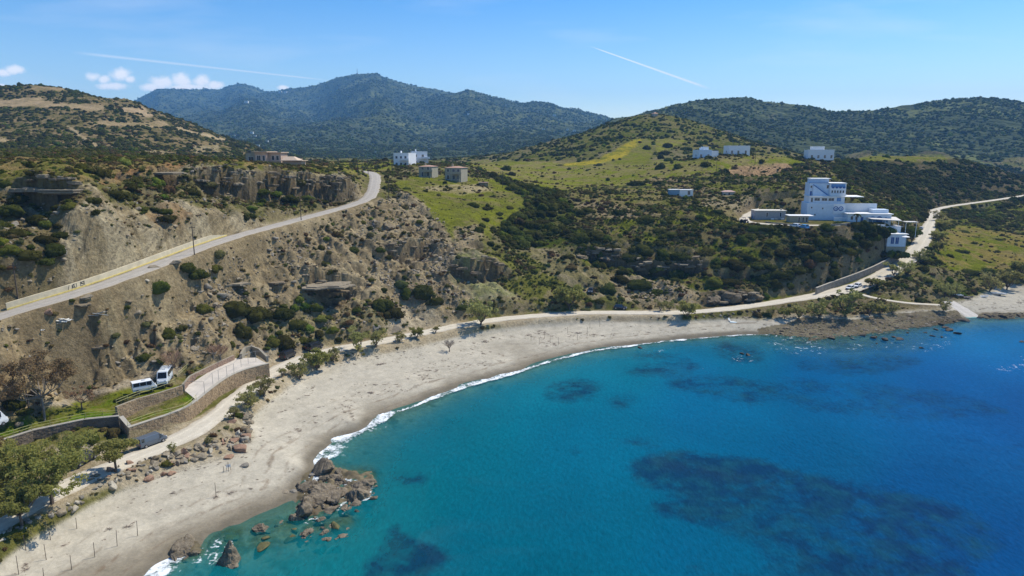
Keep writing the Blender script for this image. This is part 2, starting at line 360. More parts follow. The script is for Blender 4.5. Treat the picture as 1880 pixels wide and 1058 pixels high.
# ------------------------------------------------------------------ the polar grid
tm = np.linspace(-0.90, 0.90, 1020); wing = 0.90 + 0.004 * np.cumsum(1.07 ** np.arange(34))
tcol = np.concatenate([-wing[::-1], tm, wing])
yr = [38.0]
while yr[-1] < 70: yr.append(yr[-1] * 1.012)
while yr[-1] < 300: yr.append(yr[-1] * 1.0030)
while yr[-1] < 1000: yr.append(yr[-1] * 1.0046)
yr = np.array(yr); NR, NC = len(yr), len(tcol)
TT, YY = np.meshgrid(tcol, yr); XX = TT * YY
ZB = base_near(XX, YY)
wfar = sstep(850, 1000, YY); ZB = ZB * (1 - wfar) + far_z(XX, YY) * wfar
UU, VV = proj(XX, YY, ZB)

def seg_dist(x, y, pts, want_s=False):
    """distance to a polyline, interpolated z, signed side (left +)"""
    best = np.full(x.shape, 1e9); zz = np.zeros(x.shape); side = np.zeros(x.shape); ss = np.zeros(x.shape)
    acc = 0.0
    for a, b in zip(pts[:-1], pts[1:]):
        ax, ay, bx, by = a[0], a[1], b[0], b[1]; dx, dy = bx - ax, by - ay; L2 = dx * dx + dy * dy
        f = np.clip(((x - ax) * dx + (y - ay) * dy) / L2, 0, 1)
        d = np.hypot(x - ax - f * dx, y - ay - f * dy)
        m = d < best
        best = np.where(m, d, best); zz = np.where(m, a[2] + (b[2] - a[2]) * f, zz)
        side = np.where(m, np.sign(dx * (y - ay) - dy * (x - ax)), side); ss = np.where(m, acc + f * sqrt(L2), ss)
        acc += sqrt(L2)
    return (best, zz, side, ss) if want_s else (best, zz, side)
def smooth_line(pts, step=4.0):
    P = np.array(pts); s = np.concatenate([[0], np.cumsum(np.hypot(*np.diff(P[:, :2], axis=0).T))])
    n = max(3, int(s[-1] / step)); q = np.linspace(0, s[-1], n)
    R = np.stack([np.interp(q, s, P[:, k]) for k in range(3)], 1)
    for _ in range(6):
        R[1:-1] = 0.25 * R[:-2] + 0.5 * R[1:-1] + 0.25 * R[2:]
    return [tuple(r) for r in R]
R1s = smooth_line(R1); R1Bs = smooth_line(R1B); RUs = smooth_line(RU)
def inpoly(u, v, poly):
    c = np.zeros(u.shape, bool); n = len(poly)
    for i in range(n):
        x1, y1 = poly[i]; x2, y2 = poly[(i + 1) % n]
        if y1 == y2: continue
        m = (y1 > v) != (y2 > v)
        c ^= m & (u < (x2 - x1) * (v - y1) / (y2 - y1) + x1)
    return c
# warped pixel-space copies so that every boundary is ragged in the world
WU = UU + (9 * fbm(XX / 14, YY / 14, 4, 3)) * np.clip(180 / YY, 0.35, 1.6); WV = VV + (6 * fbm(XX / 14, YY / 14, 4, 5)) * np.clip(180 / YY, 0.25, 1.6)

# region table: poly, c1, c2, bush, tuft, rib, rough, ledge
SCREE1, SCREE2 = (.29, .245, .165), (.225, .185, .12)
CL1, CL2 = (.36, .32, .235), (.27, .23, .155)
OL1, OL2 = (.115, .125, .04), (.17, .145, .075)
GR1, GR2 = (.185, .195, .045), (.185, .165, .055)
REG = [
 # left hill
 ([(-400,100),(560,100),(560,300),(300,290),(-400,276)], (.11,.10,.04), (.19,.15,.085), .85, .5, 0, .3, .2),
 ([(0,180),(80,178),(75,187),(140,190),(190,193),(190,204),(60,196),(0,197)], (.33,.26,.17), (.26,.21,.13), .03, .2, 0, .2, .2),
 ([(-150,150),(-40,175),(0,180),(0,197),(-150,190)], (.33,.26,.17), (.26,.21,.13), .03, .2, 0, .2, .2),
 ([(215,196),(262,198),(290,213),(275,216),(225,205)], (.36,.29,.2), (.3,.23,.15), .05, .1, 0, .8, .4),
 ([(50,156),(120,159),(120,168),(60,168)], (.27,.21,.13), (.2,.17,.09), .1, .2, 0, .3, .2),
 ([(165,224),(300,222),(312,231),(170,231)], (.32,.25,.16), (.22,.18,.1), .06, .2, 0, .2, .2),
 ([(320,230),(415,253),(412,258),(330,238)], (.36,.3,.2), (.3,.24,.15), .02, .1, 0, .2, .1),
 ([(-60,248),(30,254),(28,262),(-60,262)], (.32,.26,.16), (.26,.21,.12), .05, .2, 0, .2, .1),
 ([(118,232),(128,234),(182,268),(176,271)], (.34,.29,.2), (.3,.24,.15), .0, .0, 0, .2, .1),
 ([(250,276),(312,277),(300,290),(255,287)], (.3,.25,.16), (.22,.18,.1), .1, .2, 0, .3, .1),
 ([(350,268),(400,262),(402,280),(360,284)], (.28,.24,.16), (.2,.17,.09), .25, .2, 0, .5, .1),
 # plateau
 ([(-300,280),(0,274),(200,276),(420,292),(660,300),(660,330),(620,326),(500,318),(350,312),(250,325),(160,336),(0,340),(-300,345)], (.135,.135,.045), (.2,.155,.07), .22, .75, 0, .3, 0),
 ([(180,318),(260,305),(340,300),(360,312),(300,325),(230,345),(190,345)], (.27,.165,.085), (.2,.15,.08), .15, .3, 0, .8, .6),
 # cut slope above the upper road
 ([(-300,600),(-300,330),(0,340),(160,340),(350,318),(640,330),(672,352),(668,368),(560,405),(420,440),(100,555)], CL1, CL2, .03, .22, 1.0, .5, .25),
 ([(-300,340),(20,345),(100,350),(170,350),(165,372),(110,400),(112,470),(85,520),(20,520),(-300,560)], (.16,.135,.075), (.12,.11,.05), .85, .5, .2, .6, .2),
 ([(165,340),(260,325),(350,325),(640,342),(650,352),(560,382),(480,394),(380,388),(330,365),(255,395),(205,378)], (.18,.16,.085), (.13,.125,.055), .42, .9, .2, .6, .3),
 ([(255,395),(330,372),(360,400),(330,420),(290,420)], (.26,.19,.115), (.22,.17,.1), .25, .3, .3, .8, .3),
 # slope between the roads
 ([(-300,640),(0,588),(350,470),(550,410),(700,366),(790,352),(870,430),(850,470),(935,480),(950,545),(860,582),(700,642),(560,658),(440,650),(330,682),(150,735),(-300,850)], SCREE1, SCREE2, .045, .30, .9, 1.0, .45),
 ([(0,640),(200,600),(260,640),(180,700),(0,760),(-200,760),(-200,640)], (.32,.265,.175), (.225,.18,.115), .02, .3, .8, .9, .5),
 ([(170,640),(215,625),(260,660),(290,690),(240,705),(190,700)], (.36,.31,.21), (.24,.2,.13), .0, .1, 1.5, .9, .8),
 ([(480,560),(620,545),(720,560),(740,590),(640,625),(560,640),(480,610)], (.2,.18,.1), (.25,.2,.13), .3, .7, .2, 1.0, .2),
 ([(740,560),(830,575),(860,590),(760,610),(700,600)], (.38,.34,.27), (.32,.28,.21), .0, .2, .2, .4, .0),
 ([(840,470),(940,480),(955,545),(870,552),(825,520)], (.30,.29,.21), (.22,.22,.15), .03, .1, 1.2, .4, .3),
 # green field under the tan houses
 ([(720,338),(760,322),(900,328),(950,340),(975,365),(940,400),(905,420),(885,470),(850,462),(800,405),(765,365)], GR1, (.145,.15,.045), .01, .3, 0, .15, 0),
 ([(765,344),(880,337),(905,350),(850,357),(790,353)], (.30,.26,.16), (.2,.18,.08), .02, .3, 0, .4, 0),
 ([(830,420),(880,410),(890,450),(870,470),(840,460)], (.25,.21,.14), (.16,.15,.06), .1, .3, .2, .5, 0),
 ([(600,300),(720,296),(720,312),(690,320),(640,318)], GR1, GR2, .05, .3, 0, .1, 0),
 # gully
 ([(900,325),(1010,345),(1080,390),(1060,430),(985,470),(930,445),(905,425),(945,398),(968,370)], (.09,.11,.035), (.12,.12,.05), 1.3, .4, 0, .2, 0),
 ([(880,470),(985,465),(1060,480),(1080,540),(1060,562),(860,578),(835,560),(950,545)], (.155,.155,.05), (.22,.19,.11), .1, 1.3, 0, .3, 0),
 ([(960,455),(1010,460),(1090,500),(1160,520),(1090,550),(1040,520)], (.28,.24,.16), (.2,.18,.09), .08, .5, .1, .7, .1),
 # the plain
 ([(850,296),(1100,296),(1300,296),(1420,280),(1480,300),(1410,318),(1220,330),(1215,350),(1000,348),(930,330)], (.20,.215,.045), (.205,.185,.075), .02, .1, 0, .05, 0),
 ([(1060,340),(1215,345),(1215,378),(1120,378),(1040,362)], (.165,.17,.05), (.2,.17,.08), .06, .4, 0, .2, 0),
 ([(1180,330),(1450,300),(1560,320),(1500,350),(1400,355),(1300,362),(1215,355)], (.15,.155,.045), (.21,.17,.1), .30, .6, 0, .4, .4),
 ([(1330,312),(1370,302),(1445,300),(1462,310),(1410,322),(1350,322)], (.33,.23,.14), (.26,.19,.11), .05, .1, 0, .8, .8),
 # cone hill
 ([(940,298),(1000,270),(1060,244),(1120,228),(1150,216),(1200,198),(1240,205),(1290,228),(1340,246),(1400,262),(1420,286),(1280,288),(1200,262),(1130,266),(1060,292)], (.115,.125,.04), (.16,.145,.06), .45, .8, 0, .3, .1),
 ([(1030,307),(1040,299),(1100,291),(1130,276),(1163,256),(1180,253),(1166,272),(1140,291),(1095,302)], (.34,.28,.03), (.20,.20,.04), 0, 0, 0, 0, 0),
 ([(1142,291),(1168,272),(1182,254),(1200,254),(1195,302),(1110,303)], (.19,.2,.04), (.17,.17,.05), .0, .1, 0, .1, 0),
 ([(1203,252),(1262,257),(1240,268),(1205,285)], (.22,.22,.05), (.2,.19,.06), .0, .1, 0, .1, 0),
 # knoll
 ([(1050,372),(1150,376),(1360,372),(1480,418),(1640,462),(1500,532),(1400,552),(1290,562),(1230,540),(1150,520),(1060,470)], (.16,.17,.04), (.145,.125,.06), .36, 1.1, 0, .5, .35),
 ([(1362,414),(1600,418),(1640,448),(1540,480),(1400,470),(1350,440)], (.11,.115,.04), (.12,.10,.055), .8, 1.2, 0, .4, .1),
 ([(1060,425),(1180,440),(1310,465),(1330,495),(1150,492),(1070,462)], (.13,.12,.06), (.1,.1,.04), 1.0, .5, 0, .8, .6),
 ([(1400,445),(1480,440),(1560,450),(1560,490),(1500,515),(1440,535),(1390,525)], (.12,.11,.055), (.09,.09,.04), 1.1, .6, 0, .5, .3),
 ([(1120,500),(1220,512),(1300,545),(1260,566),(1190,562),(1130,545)], (.31,.26,.18), (.24,.2,.12), .15, .5, .2, .9, .3),
 ([(1280,535),(1400,535),(1400,556),(1290,566)], (.2,.165,.11), (.15,.125,.07), .15, .4, .1, 1.0, .6),
 ([(1050,372),(1110,370),(1230,395),(1160,400),(1080,400)], (.27,.22,.14), (.2,.17,.09), .3, .4, 0, .4, .1),
 ([(1290,356),(1380,356),(1390,385),(1350,400),(1290,380)], (.2,.175,.09), (.28,.24,.16), .2, .5, 0, .4, .1),
 # ridge at the right
 ([(1520,305),(1600,280),(1700,280),(1800,292),(1950,340),(1950,365),(1720,382),(1695,402),(1640,385),(1560,352)], (.075,.073,.034), (.12,.10,.06), 1.7, .8, .1, .6, .2),
 ([(1560,297),(1600,284),(1700,285),(1760,293),(1700,297),(1600,295)], (.19,.2,.05), (.18,.16,.07), .05, .2, 0, .1, 0),
 ([(1555,340),(1600,350),(1660,375),(1690,395),(1660,405),(1560,365)], (.15,.165,.045), (.2,.17,.09), .35, .9, 0, .3, 0),
 ([(1560,505),(1600,472),(1650,440),(1668,452),(1520,528),(1498,528)], (.155,.175,.045), (.15,.15,.06), .1, 1.2, 0, .2, 0),
 # right meadow
 ([(1722,392),(1765,380),(1950,360),(1950,500),(1800,505),(1740,505),(1690,495),(1715,445)], (.13,.145,.04), (.16,.145,.06), .6, .6, 0, .3, 0),
 ([(1735,425),(1770,410),(1830,425),(1900,435),(1950,470),(1950,482),(1800,500),(1745,495),(1715,470)], (.165,.18,.035), (.2,.165,.05), .02, .15, 0, .1, 0),
 ([(1560,542),(1640,505),(1700,490),(1800,500),(1900,485),(1950,500),(1860,522),(1790,545),(1700,562),(1600,552)], (.19,.165,.095), (.14,.14,.055), .25, .9, 0, .7, .2),
 ([(1400,562),(1560,545),(1740,560),(1745,578),(1560,585),(1460,590),(1400,585)], (.2,.17,.11), (.15,.13,.07), .1, .6, 0, .9, .2),
 # sandy track margins
 ([(440,640),(560,640),(640,620),(760,600),(860,590),(1000,568),(1060,565),(1250,566),(1250,592),(900,608),(640,674),(500,742),(440,770)], (.40,.36,.285), (.34,.295,.22), .0, .25, 0, .25, 0),
 ([(-300,1120),(-300,850),(60,830),(240,800),(400,735),(470,700),(500,742),(455,775),(460,845),(380,862),(200,912),(0,1008)], (.37,.33,.26), (.27,.235,.165), .0, .2, 0, .25, 0),
 # grass of the terraces
 ([(-150,812),(0,790),(100,752),(200,718),(250,712),(330,705),(335,716),(230,740),(212,768),(60,790),(-150,830)], (.10,.17,.02), (.14,.16,.04), 0, .25, 0, 0, 0),
 ([(236,778),(300,745),(345,722),(375,718),(362,740),(300,765),(240,788)], (.11,.17,.025), (.16,.15,.05), 0, .25, 0, 0, 0),
 ([(60,752),(130,735),(200,708),(262,690),(335,672),(340,684),(262,706),(200,724),(130,745),(60,760)], (.33,.30,.25), (.28,.25,.2), 0, 0, 0, 0, 0),
]
C = np.zeros((NR, NC, 3), np.float32); C2 = np.zeros_like(C)
C[:] = (.13, .13, .05); C2[:] = (.18, .16, .09)
AUX = np.zeros((NR, NC, 5), np.float32); AUX[:] = (.3, .5, 0, .3, .1)
for poly, c1, c2, *aux in REG:
    P = np.array(poly); m0 = (WU > P[:, 0].min()) & (WU < P[:, 0].max()) & (WV > P[:, 1].min()) & (WV < P[:, 1].max())
    idx = np.nonzero(m0)
    s = inpoly(WU[idx], WV[idx], poly)
    r, c = idx[0][s], idx[1][s]
    C[r, c] = c1; C2[r, c] = c2; AUX[r, c] = aux
def blur(a, k):
    for ax in (0, 1):
        p = np.concatenate([np.repeat(np.take(a, [0], ax), k, ax), a, np.repeat(np.take(a, [-1], ax), k, ax)], ax)
        cs = np.cumsum(p, ax, dtype=np.float64); z = np.take(cs, [0], ax) * 0
        cs = np.concatenate([z, cs], ax); n = a.shape[ax]
        a = ((np.take(cs, np.arange(2 * k + 1, 2 * k + 1 + n), ax) - np.take(cs, np.arange(n), ax)) / (2 * k + 1)).astype(np.float32)
    return a
AUX[..., 2:] = blur(AUX[..., 2:], 7)
C = blur(C, 1); C2 = blur(C2, 1)
near_w = np.clip(1 - (YY - 250) / 500, 0.35, 1)
# relief
Sx = 0.33 * XX + 0.94 * YY; Sn = 0.94 * XX - 0.33 * YY
rib = ridged(Sx / 3.4 + 0.35 * fbm(XX / 9, YY / 9, 2, 31), Sn / 22, 3, 21, 0.55)
ribL = ridged(Sx / 13 + 0.3 * fbm(XX / 20, YY / 20, 2, 32), Sn / 60, 2, 25, 0.5)
rub = fbm(XX / 2.6, YY / 2.6, 4, 41, 0.62); rubL = fbm(XX / 11, YY / 11, 3, 45)
bil = np.abs(fbm(XX / 4.2, YY / 4.2, 3, 43, .6)) * 2 - .4; crk = -np.clip(.16 - np.abs(fbm(XX / 6.5 + .3 * rub, YY / 6.5, 3, 44, .55)), 0, 1) * 6
diag = ridged((0.75 * XX + 0.66 * YY) / 5.0 + .4 * rub, (0.66 * XX - .75 * YY) / 40, 3, 27, .55)
ribF = ridged(Sx / 1.25 + .5 * fbm(XX / 5, YY / 5, 2, 33), Sn / 14, 2, 35, .5)
dz = AUX[..., 2] * (1.0 * rib + 1.7 * ribL + .8 * diag + .38 * ribF) + AUX[..., 3] * (1.0 * rub + 1.5 * rubL + .9 * bil + .9 * crk) + 0.5 * AUX[..., 1] * 0.3 * rub
dz = dz + 0.25 * rubL + (YY > 400) * 0.004 * (YY - 400) * fbm(XX / 40, YY / 40, 4, 47) * 3
land = sstep(2.6, 5.5, ZB)
Z = ZB + dz * land
# strata ledges
hh = 3.1; q = Z / hh + 0.55 * fbm(XX / 30, YY / 30, 3, 51) + 0.02 * XX
fr = q - np.floor(q); st = np.floor(q) + sstep(0.55, 1.0, fr)
Z = Z + (st - q) * hh * np.clip(AUX[..., 4], 0, 1) * land * 0.75
# rock steps (vertical faces); line runs with its low side on the right-hand side
STEPS = []; STEPM = np.zeros((NR, NC), np.float32)
def rock_step(px, h, fade, seed):
    L = [pY(*p) for p in px]; STEPS.append((L, h))
    x0 = min(p[0] for p in L) - 25; x1 = max(p[0] for p in L) + 25; y0 = min(p[1] for p in L) - 25; y1 = max(p[1] for p in L) + 25
    m = np.nonzero((XX > x0) & (XX < x1) & (YY > y0) & (YY < y1)); x, y = XX[m], YY[m]
    xw = x + 2.6 * fbm(x / 7, y / 7, 4, seed); yw = y + 2.6 * fbm(x / 7 + 9, y / 7, 4, seed + 3)
    d, zz, sd, ss = seg_dist(xw, yw, L, True)
    tot = sum(math.hypot(b[0] - a[0], b[1] - a[1]) for a, b in zip(L[:-1], L[1:]))
    e = np.clip(np.minimum(ss, tot - ss) / 6.0, 0, 1)
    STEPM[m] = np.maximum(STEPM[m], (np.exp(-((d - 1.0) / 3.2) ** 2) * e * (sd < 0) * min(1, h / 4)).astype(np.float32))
    Z[m] -= np.where(sd < 0, h * e * sstep(0, 0.7, d) * np.exp(-(d / fade) ** 2), 0) - np.where(sd >= 0, 0.25 * h * e * np.exp(-(d / (fade * .7)) ** 2), 0)
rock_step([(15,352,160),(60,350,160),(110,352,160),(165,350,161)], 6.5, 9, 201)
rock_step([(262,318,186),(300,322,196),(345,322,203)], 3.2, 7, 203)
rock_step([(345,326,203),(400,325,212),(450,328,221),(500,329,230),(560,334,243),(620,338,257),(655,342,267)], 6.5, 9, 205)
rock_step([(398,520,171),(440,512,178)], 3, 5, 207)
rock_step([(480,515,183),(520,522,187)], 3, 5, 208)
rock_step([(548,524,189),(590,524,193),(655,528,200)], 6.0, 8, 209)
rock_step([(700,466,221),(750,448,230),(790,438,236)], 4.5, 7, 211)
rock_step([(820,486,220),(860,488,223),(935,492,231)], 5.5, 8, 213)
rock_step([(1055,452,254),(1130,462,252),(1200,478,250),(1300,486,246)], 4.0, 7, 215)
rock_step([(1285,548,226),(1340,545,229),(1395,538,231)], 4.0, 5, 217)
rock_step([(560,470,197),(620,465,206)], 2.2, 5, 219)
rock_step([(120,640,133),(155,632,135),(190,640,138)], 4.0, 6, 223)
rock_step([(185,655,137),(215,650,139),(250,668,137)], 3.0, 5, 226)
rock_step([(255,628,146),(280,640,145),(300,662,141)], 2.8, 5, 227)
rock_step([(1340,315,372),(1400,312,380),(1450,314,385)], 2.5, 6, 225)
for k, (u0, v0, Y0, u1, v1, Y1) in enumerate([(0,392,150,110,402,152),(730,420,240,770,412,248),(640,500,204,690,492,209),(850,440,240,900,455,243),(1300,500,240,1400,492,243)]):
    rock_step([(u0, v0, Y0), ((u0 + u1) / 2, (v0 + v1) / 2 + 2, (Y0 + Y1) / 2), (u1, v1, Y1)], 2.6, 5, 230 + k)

# pads and road corridors
def corridor(L, w, soft, dz=0.0):
    global Z
    x0 = min(p[0] for p in L) - 30; x1 = max(p[0] for p in L) + 30; y0 = min(p[1] for p in L) - 30; y1 = max(p[1] for p in L) + 30
    m = np.nonzero((XX > x0) & (XX < x1) & (YY > y0) & (YY < y1)); x, y = XX[m], YY[m]
    d, zz, sd = seg_dist(x, y, L); k = 1 - sstep(w, w + soft, d)
    Z[m] = Z[m] * (1 - k) + (zz + dz) * k
    KEEPOUT[m] = np.maximum(KEEPOUT[m], (d < w + 1.2).astype(np.float32)); return m, d
KEEPOUT = np.zeros((NR, NC), np.float32)
def pad(poly_xy, z, soft=1.5, out=0.8):
    """flatten a world-space polygon"""
    P = np.array(poly_xy); m = np.nonzero((XX > P[:, 0].min() - 6) & (XX < P[:, 0].max() + 6) & (YY > P[:, 1].min() - 6) & (YY < P[:, 1].max() + 6))
    x, y = XX[m], YY[m]; ins = inpoly(x, y, [tuple(p) for p in P])
    d, _, _ = seg_dist(x, y, [(p[0], p[1], 0) for p in poly_xy] + [(poly_xy[0][0], poly_xy[0][1], 0)])
    k = np.where(ins, 1.0, 1 - sstep(0, soft, d))
    zt = z if not callable(z) else z(x, y)
    Z[m] = Z[m] * (1 - k) + zt * k
    KEEPOUT[m] = np.maximum(KEEPOUT[m], (ins | (d < out)).astype(np.float32))
corridor(R1s, 2.9, 4.0, -0.12); corridor(R1Bs, 2.4, 3.0, -0.12); corridor(RUs, 3.3, 3.0, -0.12)
LANE = smooth_line([pY(*p) for p in [(960,334,405),(985,338,398),(1040,344,386),(1100,352,373),(1160,358,363),(1196,360,360)]])
HTRACK = smooth_line([pz(*p) for p in [(1540,414,26.9),(1480,414,26.9),(1400,412,27.0),(1362,408,27.2),(1368,397,27.6),(1388,385,29),(1412,378,30.6),(1450,371,32.5)]])
PRAMP = smooth_line([pz(*p) for p in [(1556,533,6.3),(1575,543,5.6),(1600,549,4.8),(1650,556,3.9),(1700,560,3.2),(1745,560,2.7)]])
RAMP = smooth_line([pz(*p) for p in [(1740,553,2.8),(1756,558,2.4),(1790,584,-0.15)]])
corridor(LANE, 1.6, 2.0, -0.1); corridor(HTRACK, 2.0, 2.5, -0.1); corridor(PRAMP, 1.5, 1.5, -0.1); corridor(RAMP, 3.2, 1.0, -0.1)
# patio and lawn levels behind the stone wall (vertical wall: narrow blend)
WALL_R = [pz(u, v, z) for u, v, z in [(236,786,7.1),(288,767,7.1),(336,757,7.1),(352,746,7.1),(362,736,7.1),(377,723,7.1),(393,710,7.2),(417,692,7.3),(449,676,7.4),(494,668,7.4)]]
PATIO = [(p[0], p[1]) for p in WALL_R[4:]] + [pz(470,655,7.4)[:2], pz(430,656,7.4)[:2], pz(385,680,7.4)[:2], pz(335,712,7.4)[:2]]
LAWN = [(p[0], p[1]) for p in WALL_R[:5]] + [pz(335,712,7.0)[:2], pz(290,732,7.0)[:2], pz(240,770,7.0)[:2]]
pad(LAWN, 6.75, 0.5); pad(PATIO, 7.1, 0.5)
WALL_L = [pz(u, v, z) for u, v, z in [(-170,850,8.1),(-60,826,8.1),(0,810,8.1),(60,791,8.1),(155,771,8.1),(218,765,8.1)]]
Z = np.where(Z < 0.0, Z, Z)
RX, RY, _ = pY(1607, 444, 275); pad([(RX - 1.5, RY - 1.2), (RX + 11.0, RY - 2.5), (RX + 12, RY + 7), (RX - 1, RY + 8)], 18.2, 4.0, 0.3)
HOTEL = [pY(1475,405,287)[:2], pY(1560,405,287)[:2], pY(1560,405,300)[:2], pY(1475,405,300)[:2]]
pad([pY(1360,410,268)[:2], pY(1480,410,268)[:2], pY(1600,410,276)[:2], pY(1640,410,286)[:2], pY(1560,405,300)[:2], pY(1375,405,296)[:2]], 26.9, 9.0, 0.3)
corridor(R1s, 3.4, 2.5, -0.12)
# fine beach relief
bm_ = 1 - land
Z = Z + bm_ * (Z > 0.3) * (0.05 * fbm(XX / 1.3, YY / 1.3, 3, 81) + 0.08 * fbm(XX / 5, YY / 5, 2, 83))
# seabed relief: reefs
reef = fbm(XX / 6, YY / 6, 4, 85); under = Z < 0
Z = np.where(under, Z + np.clip(-Z, 0, 1.2) * 0.45 * reef, Z)
for poly_, z0_, am_ in [([(548,915),(560,872),(600,858),(640,872),(690,880),(692,915),(660,935),(612,950),(572,966),(545,958),(540,935)], .05, 1.25), ([(540,985),(560,970),(640,955),(650,985),(600,1000),(550,1000)], -.35, .7), ([(450,1005),(470,968),(520,955),(540,985),(530,1010),(470,1020)], -.45, .7), ([(385,990),(430,975),(450,1000),(430,1050),(395,1055),(380,1020)], -.55, .7), ([(310,1030),(320,1000),(365,1000),(375,1030)], .1, .7)]:
    rm_ = blur(inpoly(WU, WV, poly_).astype(np.float32), 5); Z = Z * (1 - rm_) + rm_ * (z0_ + am_ * (.55 * fbm(XX / 2.6, YY / 2.0, 4, 86, .62) + .45 * ridged(XX / 2.1, YY / 1.5, 3, 88))); REEF = rm_ if 'REEF' not in globals() else np.maximum(REEF, rm_)
# rocky shelf at the right: broken low rock
shelf = inpoly(WU, WV, [(1400,606),(1480,588),(1560,590),(1700,576),(1750,575),(1765,598),(1720,612),(1640,628),(1560,640),(1480,634),(1420,622)])
sh = blur(shelf.astype(np.float32), 4)
Z = Z + sh * (0.42 * fbm(XX / 3.2, YY / 1.6, 4, 87, .6) - 0.22)
sh2 = blur((inpoly(WU, WV, [(1792,578),(1900,574),(1990,572),(1990,584),(1880,585),(1800,589)])).astype(np.float32), 3)
Z = Z + sh2 * (0.9 * fbm(XX / 1.8, YY / 1.4, 4, 89, .6) + 0.2)

# normals / slope
def surf_normals(X, Y, Zz):
    P = np.stack([X, Y, Zz], -1)
    du = np.empty_like(P); du[:, 1:-1] = P[:, 2:] - P[:, :-2]; du[:, 0] = P[:, 1] - P[:, 0]; du[:, -1] = P[:, -1] - P[:, -2]
    dv = np.empty_like(P); dv[1:-1] = P[2:] - P[:-2]; dv[0] = P[1] - P[0]; dv[-1] = P[-1] - P[-2]
    n = np.cross(du, dv); n /= np.linalg.norm(n, axis=-1, keepdims=True); return n
NN = surf_normals(XX, YY, Z); nz = NN[..., 2]
def height(x, y):
    x = np.atleast_1d(np.asarray(x, float)); y = np.atleast_1d(np.asarray(y, float))
    t = x / y; i = np.clip(np.searchsorted(tcol, t) - 1, 0, NC - 2); j = np.clip(np.searchsorted(yr, y) - 1, 0, NR - 2)
    fa = np.clip((t - tcol[i]) / (tcol[i + 1] - tcol[i]), 0, 1); fb = np.clip((y - yr[j]) / (yr[j + 1] - yr[j]), 0, 1)
    return (Z[j, i] * (1 - fa) + Z[j, i + 1] * fa) * (1 - fb) + (Z[j + 1, i] * (1 - fa) + Z[j + 1, i + 1] * fa) * fb
def h1(x, y): return float(height(x, y)[0])
def hit(u, v, zmin=-9):
    """first ground point under a pixel"""
    t, s = ray(u, v); i = int(np.clip(np.searchsorted(tcol, t) - 1, 0, NC - 2)); f = (t - tcol[i]) / (tcol[i + 1] - tcol[i])
    col = Z[:, i] * (1 - f) + Z[:, i + 1] * f; ok = np.nonzero(col >= CAMZ + s * yr)[0]
    ok = ok[ok > 3]
    if len(ok) == 0: return pz(u, v, 0.0) if s < 0 else pY(u, v, 900)
    j = ok[0]; a = col[j - 1] - (CAMZ + s * yr[j - 1]); b = col[j] - (CAMZ + s * yr[j]); w = a / (a - b) if a != b else 0
    Y = yr[j - 1] + (yr[j] - yr[j - 1]) * w
    return (t * Y, Y, h1(t * Y, Y))
def ground_seg(u, v): p = hit(u, v); return Vector(p)

# ------------------------------------------------------------------ ground colour (albedo of soil, rock, grass, sand)
n1 = fbm(XX / 9, YY / 9, 5, 91, .6); n2 = fbm(XX / 1.6, YY / 1.6, 3, 95, .6)
k = sstep(-0.16, 0.2, n1 + 0.5 * n2)[..., None]
COLR = C * (1 - k) + C2 * k
gm_ = sstep(-.05, .4, fbm(XX / 5.5, YY / 5.5, 5, 98, .65))[..., None] * (AUX[..., 0] < .1)[..., None] * (C[..., 1:2] > C[..., 0:1] * .95)
COLR = COLR * (1 - .6 * gm_) + np.array([.17, .14, .075]) * .6 * gm_
# bare rock where it is steep (not on the sand)
rockm = (sstep(0.72, 0.52, nz) * land)[..., None]
rk = np.stack([.235 + .05 * n1, .195 + .045 * n1, .135 + .03 * n1], -1)
cut = np.clip(AUX[..., 2], 0, 1)[..., None]
COLR = COLR * (1 - 0.6 * rockm * (1 - cut)) + rk * 0.6 * rockm * (1 - cut)
step_shade = (np.clip(STEPM * 1.5, 0, 1) * sstep(.92, .68, nz) * (.85 + .3 * n1))[..., None]
COLR = COLR * (1 - step_shade) + np.array([.135, .108, .072]) * (.75 + .5 * vn(Z / .55 + .03 * XX, Sx / 25, 99)[..., None]) * step_shade  # shade of the overhung step faces put into their albedo, with strata bands
# darker beds inside the cut faces
bed = sstep(0.45, 0.8, vn(Z / 1.1 + 0.02 * XX, Sx / 60, 97))[..., None] * cut
COLR = COLR * (1 - 0.18 * bed)
# beach sand
sandm = (1 - sstep(2.2, 3.0, Z + 0.35 * n1)) * (UU > -900)
sand = np.array([.445, .41, .338]); wet = np.array([.24, .21, .16])
wm = sstep(0.95, 0.25, Z + 0.1 * n1)[..., None]
sc_ = sand * (1 + 0.09 * n1[..., None] + 0.05 * n2[..., None]); sc_ = sc_ * (1 - wm) + wet * wm
damp = (sstep(0.30, 0.0, np.abs(Z - 1.05 + 0.25 * fbm(XX / 12, YY / 12, 3, 101))) * sstep(0.05, 0.5, fbm(XX / 1.2, YY / 1.2, 4, 103, .7)))[..., None]
sc_ = sc_ * (1 - 0.42 * damp) + np.array([.16, .11, .075]) * 0.42 * damp
damp2 = (sstep(0.16, 0.0, np.abs(Z - 1.75 + 0.2 * fbm(XX / 10, YY / 10, 3, 105))) * sstep(0.15, 0.55, fbm(XX / 1.0, YY / 1.0, 4, 107, .7)))[..., None]
sc_ = sc_ * (1 - 0.35 * damp2) + np.array([.16, .12, .08]) * 0.35 * damp2
rocky = inpoly(WU, WV, [(1390,602),(1470,586),(1560,588),(1700,572),(1755,572),(1770,596),(1720,625),(1640,645),(1560,650),(1480,645),(1400,625)]) | (sh2 > .3) | (REEF > .35)
rc = np.stack([.17 + .05 * n2 + .03 * n1, .145 + .045 * n2 + .03 * n1, .095 + .03 * n2 + .02 * n1], -1)
sc_ = np.where(rocky[..., None], rc, sc_)
COLR = COLR * (1 - sandm[..., None]) + sc_ * sandm[..., None]
